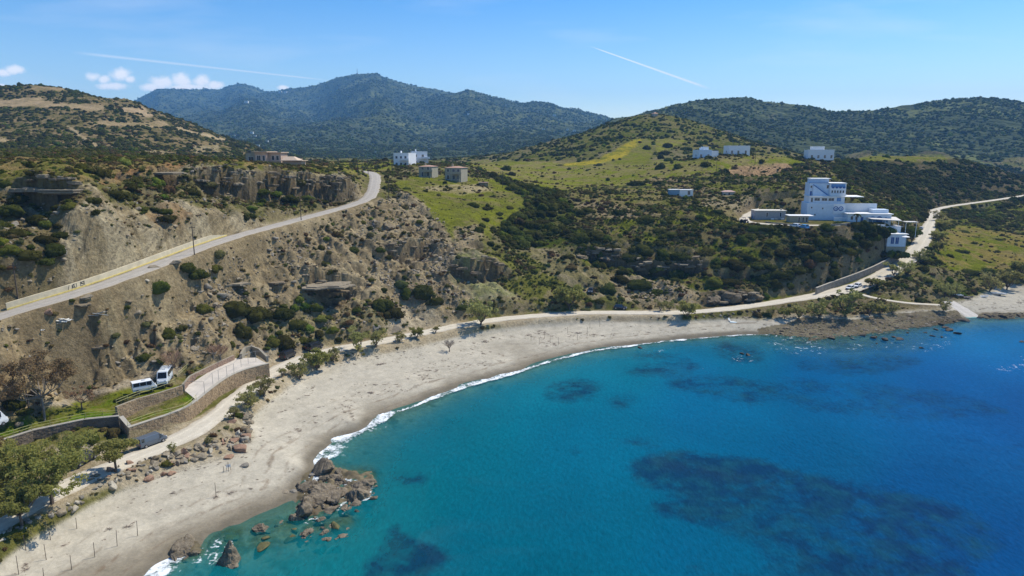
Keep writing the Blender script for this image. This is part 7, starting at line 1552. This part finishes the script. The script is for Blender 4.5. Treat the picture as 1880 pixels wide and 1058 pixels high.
# hotel on the hill
def hotel():
    a = pY(1480, 404, 290); b = pY(1546, 404, 290); sc_ = 1; base = (a[0], a[1], 26.9); Wl = b[0] - a[0]
    H = House('hillside_hotel', 'stepped blue-and-white hotel with wave murals on the hillside', 'hotel', *base, rot=-.18)
    # lower block
    H.box('wall', 0, Wl, 0, 11, -.6, 7.1, M_blueish); H.box('wall', Wl - 4.8, Wl - .2, -.14, 0, 2.6, 7.0, M_white)
    # windowed floor with terrace slab
    H.box('wall', .9, Wl - .4, 1.2, 11, 7.103, 9.7, M_white); H.box('terrace_slab', .6, Wl + 7.0, .8, 11.5, 9.703, 9.95, M_slab)
    for i, c in enumerate((4.0, 6.9, 9.6)): H.opening('window', 'f', c, 8.05, 2.1, 1.1, d=1.2)
    H.opening('window', 'f', 12.6, 7.9, 1.6, 1.5, pm=M_blue2, d=1.2); H.opening('window', 'f', 1.9, 7.5, .7, 1.7, d=1.2)
    # upper block (two storeys)
    H.box('wall', 1.2, 9.2, 4.0, 12, 9.953, 15.3, M_blueish); H.box('wall', 9.2, 15.6, 3.2, 11.5, 9.956, 15.2, M_white); H.box('wall', 2.0, 9.0, 5.2, 12, 15.303, 17.0, M_blueish); H.box('roof_slab', 1.8, 9.9, 5.0, 12.2, 17.003, 17.2, M_slab)
    H.box('roof_slab', 9.0, 15.8, 2.9, 11.7, 15.203, 15.45, M_slab); H.box('roof_edge', 1.0, 9.0, 3.85, 5.0, 15.303, 15.42, M_blue)
    # outside stair
    st = MB()
    for k in range(12): st.box(2.6 + k * .48, 3.08 + k * .48, 3.1, 3.99, 9.96, 14.4 - k * .37)
    st.build('stair', M_blueish, H.root); rl = MB(); rl.hexa([(2.4, 3.02, 14.5), (8.4, 3.02, 10.2), (8.4, 3.1, 10.2), (2.4, 3.1, 14.5), (2.4, 3.02, 14.9), (8.4, 3.02, 10.6), (8.4, 3.1, 10.6), (2.4, 3.1, 14.9)]); rl.build('stair_rail', M_blue, H.root)
    H.opening('window', 'f', 1.9, 13.3, .6, .9, d=4.0); H.opening('door', 'f', 1.9, 10.0, .7, 1.9, d=4.0, pm=M_door); H.opening('window', 'f', 8.5, 13.1, .8, 1.4, d=4.0)
    # scalloped mural on the upper right face
    def disc(cx, cz, r, d, m, name, half=None, squash=1):
        mb = MB(); n = 16; rng_ = range(n + 1); a0, a1 = (0, 2 * pi) if half is None else half
        V = [(cx, d, cz)] + [(cx + r * cos(a0 + (a1 - a0) * k / n), d, cz + r * squash * sin(a0 + (a1 - a0) * k / n)) for k in rng_]; W = [(p[0], p[1] - .03, p[2]) for p in V]; k0 = len(V)
        mb.add(V + W, [(k0, k0 + i, k0 + i + 1) for i in range(1, n + 1)] + [(i, i + 1, k0 + i + 1, k0 + i) for i in range(1, n + 1)]); mb.build(name, m, H.root)
    H.box('mural_band', 9.6, 15.2, 3.165, 3.197, 13.9, 15.0, M_blue2)
    for c in (10.4, 11.9, 13.3, 14.7): disc(c, 13.95, .68, 3.16, M_blue, 'mural_scallop', (pi, 2 * pi), 1.2)
    for c in (10.2, 11.3, 12.4, 13.5, 14.6): H.opening('window', 'f', c, 11.3, .55, 1.0, d=3.2)
    bal = MB(); bal.box(9.3, 15.7, 2.0, 2.1, 10.2, 10.8); bal.build('balcony_rail', M_slab, H.root)
    # wave eyes on the lower block
    for c in (Wl - 3.9, Wl - 1.9):
        disc(c, 4.9, 1.0, -.142, M_blue, 'mural_wave'); disc(c, 4.9, .62, -.175, M_white, 'mural_wave'); disc(c + .1, 4.85, .36, -.208, M_blue2, 'mural_wave')
    for c, zz in ((1.8, 4.9), (6.2, 4.6), (3.3, 1.9)): H.opening('window', 'f', c, zz, .5, .6, d=0)
    H.box('low_wall', Wl - 5.2, Wl + 2.5, -3.4, -3.1, -.5, 1.5, M_blueish); H.box('back_wall', Wl + .2, Wl + 13, 3.0, 3.4, 2.0, 7.0, M_white)
    return H
hotel()
def annex():
    a = pY(1556, 405, 282); b = pY(1636, 408, 280); W = b[0] - a[0]; H = House('hotel_annex', 'long single-storey annex with white roof edge and blue arch mural', 'building', a[0], a[1], 26.6, -.12)
    H.box('wall', 0, W, 0, 7, -2.0, 3.4, M_blueish); H.box('roof_slab', -.5, W + .5, -.7, 7.4, 3.403, 3.75, M_slab); H.box('wall', W * .62, W - .3, 2.5, 7.2, 3.753, 5.2, M_blueish)
    H.opening('window', 'f', 1.6, 1.2, .9, 1.3, d=0); H.opening('window', 'f', 3.4, 1.2, .9, 1.3, d=0); H.opening('door', 'f', 5.6, .1, 1.0, 2.2, d=0, pm=M_door)
    for i, c in enumerate((W - 7.3, W - 4.6, W - 2.1)):
        mb = MB(); n = 12; r = 1.35 if i < 2 else .95; V = [(c - r, -.01, .1)] + [(c + r * cos(pi - pi * k / n), -.01, 1.2 + r * 1.1 * sin(pi * k / n)) for k in range(n + 1)] + [(c + r, -.01, .1)]; V2 = [(p[0], -.05, p[2]) for p in V]; k0 = len(V)
        mb.add(V + V2, [tuple(range(k0, 2 * k0))] + [(i_, (i_ + 1) % k0, k0 + (i_ + 1) % k0, k0 + i_) for i_ in range(k0)]); mb.build('mural_arch', M_blue2 if i != 1 else M_blue, H.root)
        H.box('mural_stripe', c - .1, c + .1, -.09, -.055, .1, 2.4, M_blue)
annex()
def restaurant():
    a = pY(1607, 444, 275); H = House('seaside_restaurant', 'low white and blue restaurant with pale flat roofs beside the road', 'restaurant', a[0], a[1], 20.9, -.1)
    H.box('wall', 0, 3.2, 0, 6, -2.5, 5.4, M_white); H.box('wall', 3.6, 10.8, -2.2, 2.0, -3.0, 1.9, M_blueish); H.box('foundation', 3.5, 10.9, -2.3, 2.1, -7.5, -3.003, M_tan2); H.box('roof_slab', 3.0, 11.4, -2.8, 2.6, 1.903, 2.15, M_slab)
    for c in (5.6, 7.4): H.opening('door', 'f', c, -1.9, 1.2, 2.6, d=-2.2, pm=M_door)
    H.box('wall', 3.2, 10.5, 2.6, 3.0, 0, 4.6, M_white)
    r = MB(); r.hexa([(-1.5, 2.0, 7.4), (9.8, 1.0, 6.9), (11.0, 9.5, 7.6), (-3.0, 10, 8.0), (-1.5, 2.0, 7.65), (9.8, 1.0, 7.15), (11.0, 9.5, 7.85), (-3.0, 10, 8.25)]); r.build('roof_slab', M_cloth, H.root)
    r = MB(); r.box(11.6, 16.5, 1.5, 5.0, 6.4, 6.6); r.build('roof_slab', M_cloth, H.root)
    for c in ((-.8, 2.8), (4, 2.3), (9, 1.8), (12, 2), (16, 2), (9.6, 8.8)):
        mb = MB(); mb.tube([(c[0], c[1], 0), (c[0], c[1], 6.95 if c[0] < 11 else 6.4)], .09, 6); mb.build('post', M_white, H.root)
    H.opening('window', 'f', 1.6, 2.4, 1.3, 1.1, d=0)
    # tables on the terrace
    for c in (4.6, 6.6, 8.6): 
        mb = MB(); mb.box(c - .5, c + .5, 4, 4.8, 5.3, 5.36); mb.tube([(c, 4.4, 4.6), (c, 4.4, 5.3)], .06, 5); mb.build('table', M_slab, H.root)
    H.box('terrace_slab', 3.0, 11.4, 3.01, 9.0, 4.3, 4.6, M_grey)
    u = empty('parasol', pY(1663, 436, 268)); tag(u, 'white parasol at the corner of the lower restaurant roof', 'parasol'); mb = MB(); mb.tube([(0, 0, -3), (0, 0, .6)], .05, 5); mb.build('pole', M_pole, u)
    mb = MB(); mb.add([(0, 0, .7)] + [(1.5 * cos(k * pi / 4), 1.5 * sin(k * pi / 4), .2) for k in range(8)], [(0, k + 1, (k + 1) % 8 + 1) for k in range(8)]); mb.build('canopy', M_slab, u)
restaurant()
for dx_, dy_, R_, pal_, nm_ in [(2.0, -3.2, 2.3, 'dark', 'dark shrub against the left foot of the lower restaurant block'), (4.6, -4.6, 2.2, 'green', 'green shrub in front of the restaurant doors'), (7.2, -4.8, 2.4, 'dark', 'broad dark shrub hiding the restaurant footing'), (10.0, -4.4, 2.1, 'olive', 'olive shrub at the right foot of the restaurant by the road'), (-.5, -2.0, 2.2, 'olive', 'olive shrub between the thicket and the restaurant wall'), (6.0, -6.4, 1.7, 'olive', 'low olive shrub above the end of the long retaining wall')]:
    x_, y_ = RX + dx_, RY + dy_; o_ = put_shrub(x_, y_, max(h1(x_, y_), 14.5) - .3, R_, pal_, 1.25, 30); o_['label'] = nm_
def low_building():
    a = pz(1385, 403, 27.0); b = pz(1440, 403, 27.0); W = b[0] - a[0]; H = House('stone_outbuilding', 'low flat-roofed grey stone outbuilding left of the hotel', 'building', a[0], a[1] - .5, 27.0, -.05)
    H.box('wall', 0, W, 0, 6, -.4, 3.6, M_grey); H.box('roof_slab', -.2, W + .3, -.3, 6.3, 3.603, 3.85, simple('roof_pale', (.6, .56, .47), .9)); 
    for c in (5.0, 10.6): H.opening('window', 'f', c, 1.2, .7, 1.7, d=0)
    H.opening('door', 'l', 3.0, 0, 1.1, 2.1, d=0, pm=M_door); H.box('chimney', W - 1.6, W - 1.1, 2, 2.5, 3.85, 4.6, M_tan2)
    for k, c in enumerate((7.0, 8.6, 11.2)): 
        mb = MB(); mb.box(c - .6, c + .6, -1.5, -.8, .1, .55); mb.box(c - .5, c + .5, -1.4, -.9, .56, .66); tag(mb.build('beehive_box', (M_slab, M_cloth, M_slab)[k], None, (a[0], a[1] - .5, 27.0)), f"{('left', 'middle', 'right')[k]} pale crate against the front of the low grey outbuilding", 'crate')
    a = pz(1449, 408, 27.0); H = House('pump_house', 'small white-roofed shed between the grey outbuilding and the hotel', 'shed', a[0], a[1], 27.0, -.1)
    H.box('wall', 0, 7.5, 0, 4.5, -.4, 2.5, M_tan2); H.box('roof_slab', -.4, 9.5, -.5, 5.5, 2.503, 2.7, M_slab)
    for c in (3.8, 5.4, 6.8): H.opening('door', 'f', c, .1, .7, 1.9, d=0)
low_building()
# white pair and tan houses
def cube_house(name, label, u0, u1, vb, Y, h, rot, m, group=None, roof=None, depth=8, floors=2, left=True, win=None, stair=False, chim=True, terrace=False, zb=None):
    a = pY(u0, vb, Y); b = pY(u1, vb, Y); W = b[0] - a[0]; z0 = a[2]; H = House(name, label, 'house', a[0], a[1], z0, rot, group); f = h / floors
    H.box('wall', 0, W, 0, depth, -1.2, h, m)
    if roof: H.hip(0, W, 0, depth, h, .7, roof)
    else: H.parapet(-.03, W + .03, -.03, depth + .03, h, m if m != M_tan2 else M_tan, .4)
    for k in range(floors):
        for c in (win or (.3, .72)):
            H.opening('window' if k or c != (win or (.3, .72))[0] else 'door', 'f', c * W, k * f + (.9 if k else .15), 1.2, 1.3 if k else 2.0, d=0)
        if left: H.opening('window', 'l', depth * .4, k * f + .9, 1.0, 1.2, d=0)
    if chim: H.box('chimney', W * .25, W * .25 + .7, depth * .4, depth * .4 + .7, h + .01, h + (1.6 if not roof else 1.9), m)
    if terrace:
        H.box('balcony_slab', W * .45, W + 1.2, -2.2, -.01, f - .15, f + .02, m); H.box('balcony_rail', W * .45, W + 1.2, -2.2, -2.08, f + .023, f + .95, m)
        for c in (.47, .98): H.box('column', c * W, c * W + .35, -2.15, -1.8, -.8, f - .153, m)
    return H
cube_house('white_house', 'left one of the paired white two-storey houses on the green rise', 723, 754, 306, 395, 7.2, -.35, M_white, 'paired white houses', terrace=True, depth=9, win=(.2, .5, .8))
cube_house('white_house', 'right one of the paired white two-storey houses on the green rise', 757, 785, 303, 405, 7.4, .25, M_white, 'paired white houses', terrace=True, depth=9, win=(.25, .7))
cube_house('tan_house', 'tan two-storey house with tiled roof in front of the white pair', 769, 795, 324, 350, 4.9, -.3, M_tan2, 'tan tiled houses', M_tile, 8, terrace=True)
cube_house('tan_house', 'tan two-storey house with tiled roof standing alone to the right', 817, 849, 330, 335, 5.7, -.35, M_tan2, 'tan tiled houses', M_tile, 8, terrace=True, win=(.2, .55, .85))
cube_house('white_villa', 'lone white villa with stepped roof before the wooded ridge', 1483, 1529, 291, 470, 5.4, -.1, M_white, None, None, 9, 1, False, (.15, .4, .65, .9)).box('wall', 3.5, 11, 2, 8, 5.81, 8.0, M_white)
h = cube_house('white_house', 'left white bungalow with rooftop room on the plain', 1282, 1308, 290, 440, 4.6, .15, M_blueish, None, None, 9, 1, True, (.2, .75)); h.box('wall', 4, 7.5, 2, 6, 5.01, 6.9, M_white); h.box('wall', 9.4, 15, 3.5, 10, -1, 4.4, M_white)
cube_house('white_house', 'right white bungalow half hidden by shrubs on the plain', 1338, 1378, 283, 455, 5.0, .1, M_white, None, None, 9, 1, True, (.15, .45, .8), chim=False)
# farm sheds and hut
s_ = pY(1230, 358, 331); H = House('farm_shed', 'long white farm shed with a blue-grey left half on the field edge', 'shed', *s_, rot=.05); H.box('wall', 0, 4.6, 0, 4, -.8, 2.4, simple('shed_blue', (.22, .33, .42), .7)); H.box('wall', 4.6, 11.2, -.1, 4.1, -.8, 2.3, M_slab); H.box('roof_slab', -.2, 4.6, -.3, 4.3, 2.403, 2.55, M_slab); H.box('roof_slab', 4.61, 11.4, -.3, 4.3, 2.303, 2.45, M_slab); H.opening('door', 'f', 9.2, 0, 1.2, 1.9, d=-.1)
s_ = pY(1327, 360, 335); H = House('stone_hut', 'small pale hut with a pinkish roof right of the farm shed', 'hut', *s_, rot=-.05); H.box('wall', 0, 5.8, 0, 3.5, -.8, 2.0, simple('hut_stone', (.45, .42, .36), .9)); H.hip(0, 5.8, 0, 3.5, 2.0, .7, simple('hut_roof', (.45, .30, .25), .9)); H.opening('door', 'f', 3.0, 0, .9, 1.6, d=0)
s_ = pY(879, 341, 330); H = House('goat_shed', 'tiny open shed with a pink roof below the right tan house', 'shed', *s_, rot=0); H.box('wall', 0, 4.4, 1.5, 3, -.8, 1.4, M_tan2); H.box('roof_slab', -.2, 4.6, -.2, 3.2, 1.403, 1.55, simple('hut_roof', (.45, .30, .25), .9)); H.box('post', .1, .3, .1, .3, -.5, 1.4, M_wood); H.box('post', 4.1, 4.3, .1, .3, -.5, 1.4, M_wood)
# villa on the cliff
s_ = pY(448, 303, 281); H = House('cliff_villa', 'low tan villa with deep flat roofs on the cliff top', 'villa', *s_, rot=-.1)
H.box('wall', 0, 4.6, 2, 9, -2, 4.6, M_tan2); H.box('wall', 4.6, 9.5, .5, 9, -2, 5.0, M_pink); H.box('wall', 9.5, 14.6, 2.5, 9, -2, 4.8, M_pink); H.box('roof_slab', 3.6, 10.2, -.6, 9.4, 5.003, 5.35, simple('villa_roof', (.52, .40, .29), .9)); H.box('roof_slab', 10.2, 15.2, 1.6, 9.3, 4.803, 5.1, simple('villa_roof', (.52, .40, .29), .9))
H.box('terrace_slab', 3.5, 17.5, -4.5, .4, .25, .5, simple('villa_roof', (.52, .40, .29), .9)); H.box('wall', 4.2, 11, -3.8, .3, -2.2, .247, M_tan2); H.box('roof_slab', 15.3, 24.5, 0, 6, 1.6, 1.85, simple('villa_roof', (.52, .40, .29), .9)); H.box('wall', 15.6, 23.5, 1.5, 6, -2, 1.597, M_pink)
mb = MB(); mb.hexa([(15.3, .2, 1.86), (22.5, .2, 1.86), (22.5, 6, 1.86), (15.3, 6, 1.86), (16.8, 2.4, 3.3), (20, 2.4, 3.3), (20, 4, 3.3), (16.8, 4, 3.3)]); mb.build('roof', simple('villa_roof', (.52, .40, .29), .9), H.root)
for c, w in ((6.2, 1.6), (8.3, 1.0)): H.opening('window', 'f', c, 1.7, w, 2.0, d=.5)
for c in (11.3, 13.2): H.opening('window', 'f', c, 1.9, 1.1, 1.7, d=2.5)
H.opening('window', 'f', 2.2, 1.8, 2.2, 1.4, d=2.0)
for c in (7.2, 9.6): H.opening('window', 'f', c, -1.4, 1.3, 1.2, d=-3.8)
# ruin, chapel and far specks
s_ = hit(1200, 214); s_ = (s_[0], s_[1], s_[2]); H = House('ruined_chapel', 'small ruined chapel with a cross mast on the conical hilltop', 'chapel', s_[0], s_[1], h1(s_[0], s_[1]) - .2, .2); H.box('wall', 0, 5, 0, 6, -1.5, 3.2, M_tan); H.opening('door', 'f', 2.5, 0, 1.1, 2.0, d=0); H.hip(0, 5, 0, 6, 3.2, 1.4, M_tile); mb = MB(); mb.tube([(1, 1, 3), (1, 1, 7.5)], .12, 5); mb.box(.3, 1.7, .9, 1.1, 6.4, 6.6); mb.build('cross', M_pole, H.root)
def fhit(u, v):
    t, s = ray(u, v); ys = fy; z = far_z(t * ys, ys); ok = np.nonzero(z >= CAMZ + s * ys)[0]; ok = ok[ys[ok] > 1000]; Y = float(ys[ok[0]]) if len(ok) else 3000.0; return (t * Y, Y, float(far_z(np.array([t * Y]), np.array([Y]))[0]))
FARH = [(462,246,5),(452,190,6),(514,172,5),(524,172,5),(1018,214,5),(998,240,4),(1055,243,5),(690,282,3),(474,270,4),(490,262,4),(788,276,3),(860,212,3),(430,252,4),(468,252,4),(1042,240,4)]
for i, (u, v, w) in enumerate(FARH):
    x, y, z = fhit(u, v); W = w * y / FPX; H = House('distant_house', ['tiny pale house high on the slope left of the main peak', 'pale cluster house near the left summit', 'white speck house on the saddle left of the main peak', 'second white house on the saddle left of the main peak', 'tiny white house high on the right shoulder', 'white house on the valley side below the right shoulder', 'pale house on the track below the saddle', 'white house low in the valley above the road end', 'small tower-like house left of the valley', 'pale house above the tower-like one', 'white house speck in the woods above the paired houses', 'tiny house below the second summit', 'pale house on the left valley slope', 'pale farmhouse right of the left valley slope one', 'pale house left of the track house'][i], 'house', x, y, z + 1, 0, 'distant houses')
    H.box('wall', -W / 2, W / 2, 0, W * .8, -8, W * .5, M_slab); H.box('roof_slab', -W / 2 - .5, W / 2 + .5, -.5, W * .8 + .5, W * .5 + .01, W * .5 + .9, M_cloth); H.box('window', -W * .2, W * .1, -.4, -.01, W * .12, W * .35, M_pane)
x, y, z = fhit(656, 137); m_ = empty('radio_mast', (x, y, z)); tag(m_, 'thin radio mast on the highest mountain summit', 'mast'); mb = MB(); mb.tube([(0, 0, -10), (0, 0, 34)], [2.2, 1.2], 6); mb.build('mast', M_grey, m_); mb = MB(); mb.box(-8, 4, 0, 8, -8, 7); mb.build('hut', M_grey, m_)

# rubbish below the road
rs_ = random.Random(4)
for (u, v, lb, n, sc) in [(116, 594, 'heap of broken white boards dumped below the asphalt road', 9, 1.0), (178, 580, 'stack of grey corrugated sheets lying on the slope', 5, 1.2), (83, 607, 'scatter of small white scraps left of the board heap', 6, .35)]:
    x, y, z = hit(u, v); root = empty('rubbish_heap', (x, y, z), .3); tag(root, lb, 'rubbish')
    for k in range(n):
        mb = MB(); L_ = rs_.uniform(1.2, 2.4) * sc; w_ = rs_.uniform(.3, .8) * sc; mb.box(-L_ / 2, L_ / 2, -w_ / 2, w_ / 2, -.03, .03)
        if sc > 1: [mb.box(-L_ / 2, L_ / 2, q * .16 - .04, q * .16 + .04, .031, .07) for q in range(-2, 3)]
        b_ = mb.build('board', simple('board_white', (.66, .65, .60), .8) if sc != 1.2 else simple('sheet_grey', (.42, .40, .36), .7), root); b_.location = (rs_.uniform(-.9, .9), rs_.uniform(-.7, .7), .25 + k * .09 * (1 if sc > .5 else .1)); b_.rotation_euler = (rs_.uniform(-.35, .35), rs_.uniform(-.3, .3), rs_.uniform(-.5, .5))
# bathers' things at the far beach
x, y, z = hit(1340, 590); root = empty('beach_chair', (x, y, z), .4); tag(root, 'small white beach chair on the far sand below the boulder bank', 'chair'); mb = MB(); mb.hexa([(-.3, -.3, .3), (.3, -.3, .3), (.3, .3, .25), (-.3, .3, .25), (-.3, -.3, .34), (.3, -.3, .34), (.3, .3, .29), (-.3, .3, .29)]); mb.build('seat', M_slab, root)
mb = MB(); mb.hexa([(-.3, .3, .25), (.3, .3, .25), (.3, .36, .25), (-.3, .36, .25), (-.3, .65, .95), (.3, .65, .95), (.3, .7, .95), (-.3, .7, .95)]); mb.build('backrest', M_slab, root)
for sx in (-.28, .28):
    for sy in (-.28, .28): mb = MB(); mb.tube([(sx, sy, 0), (sx, sy, .29)], .02, 4); mb.build('leg', M_pole, root)
x, y, z = hit(1346, 592); mb = MB(); mb.hexa([(-1.1, -.5, .02), (1.1, -.5, .02), (1.0, .5, .02), (-1.0, .5, .02), (-1.05, -.45, .16), (1.05, -.45, .08), (.95, .45, .1), (-.95, .45, .2)]); tag(mb.build('beach_mat', simple('mat_pale', (.62, .72, .74), .8), None, (x, y, z)), 'pale crumpled beach mat on the far sand', 'mat')
x, y, z = hit(420, 864); root = empty('notice_board', (x, y, z), .5); tag(root, 'small white board on two posts at the foot of the boulder bank', 'sign'); mb = MB(); mb.box(-.35, .35, -.03, .03, .6, 1.1); mb.build('board', M_slab, root)
for sx in (-.3, .3): mb = MB(); mb.tube([(sx, .05, -.2), (sx, .05, 1.2)], .03, 5); mb.build('leg', M_wood, root)
# palm by the restaurant
def palm(u, v, H_, label):
    x, y, z = hit(u, v); root = empty('palm_tree', (x, y, z)); tag(root, label, 'palm'); mb = MB(); mb.tube([(0, 0, -.5), (.1, 0, H_ * .5), (.05, .1, H_)], [.28, .2, .17], 7); mb.build('trunk', M_bark, root)
    for k in range(16):
        a = k * 2.4; e = .2 + .5 * ((k * 7) % 5) / 5; mb = MB(); L_ = 1.9; prev = None
        for s in range(6):
            f = s / 5; p = Vector((cos(a) * L_ * f, sin(a) * L_ * f, H_ + e * L_ * f - 1.3 * f * f * L_ * .8)); w = Vector((-sin(a), cos(a), 0)) * (.32 * sin(pi * min(1, f + .12)) + .03); q = (p - w + Vector((0, 0, -.08)), p, p + w + Vector((0, 0, -.08)))
            if prev: mb.add([prev[0], prev[1], prev[2], q[0], q[1], q[2]], [(0, 1, 4, 3), (1, 2, 5, 4)])
            prev = q
        mb.build('frond', LM['olive'], root)
palm(1655, 424, 5.5, 'palm with drooping fronds between the restaurant roofs'); palm(1572, 412, 4.2, 'short dark palm in the thicket left of the annex mural')

print('buildings', time.time() - T0)
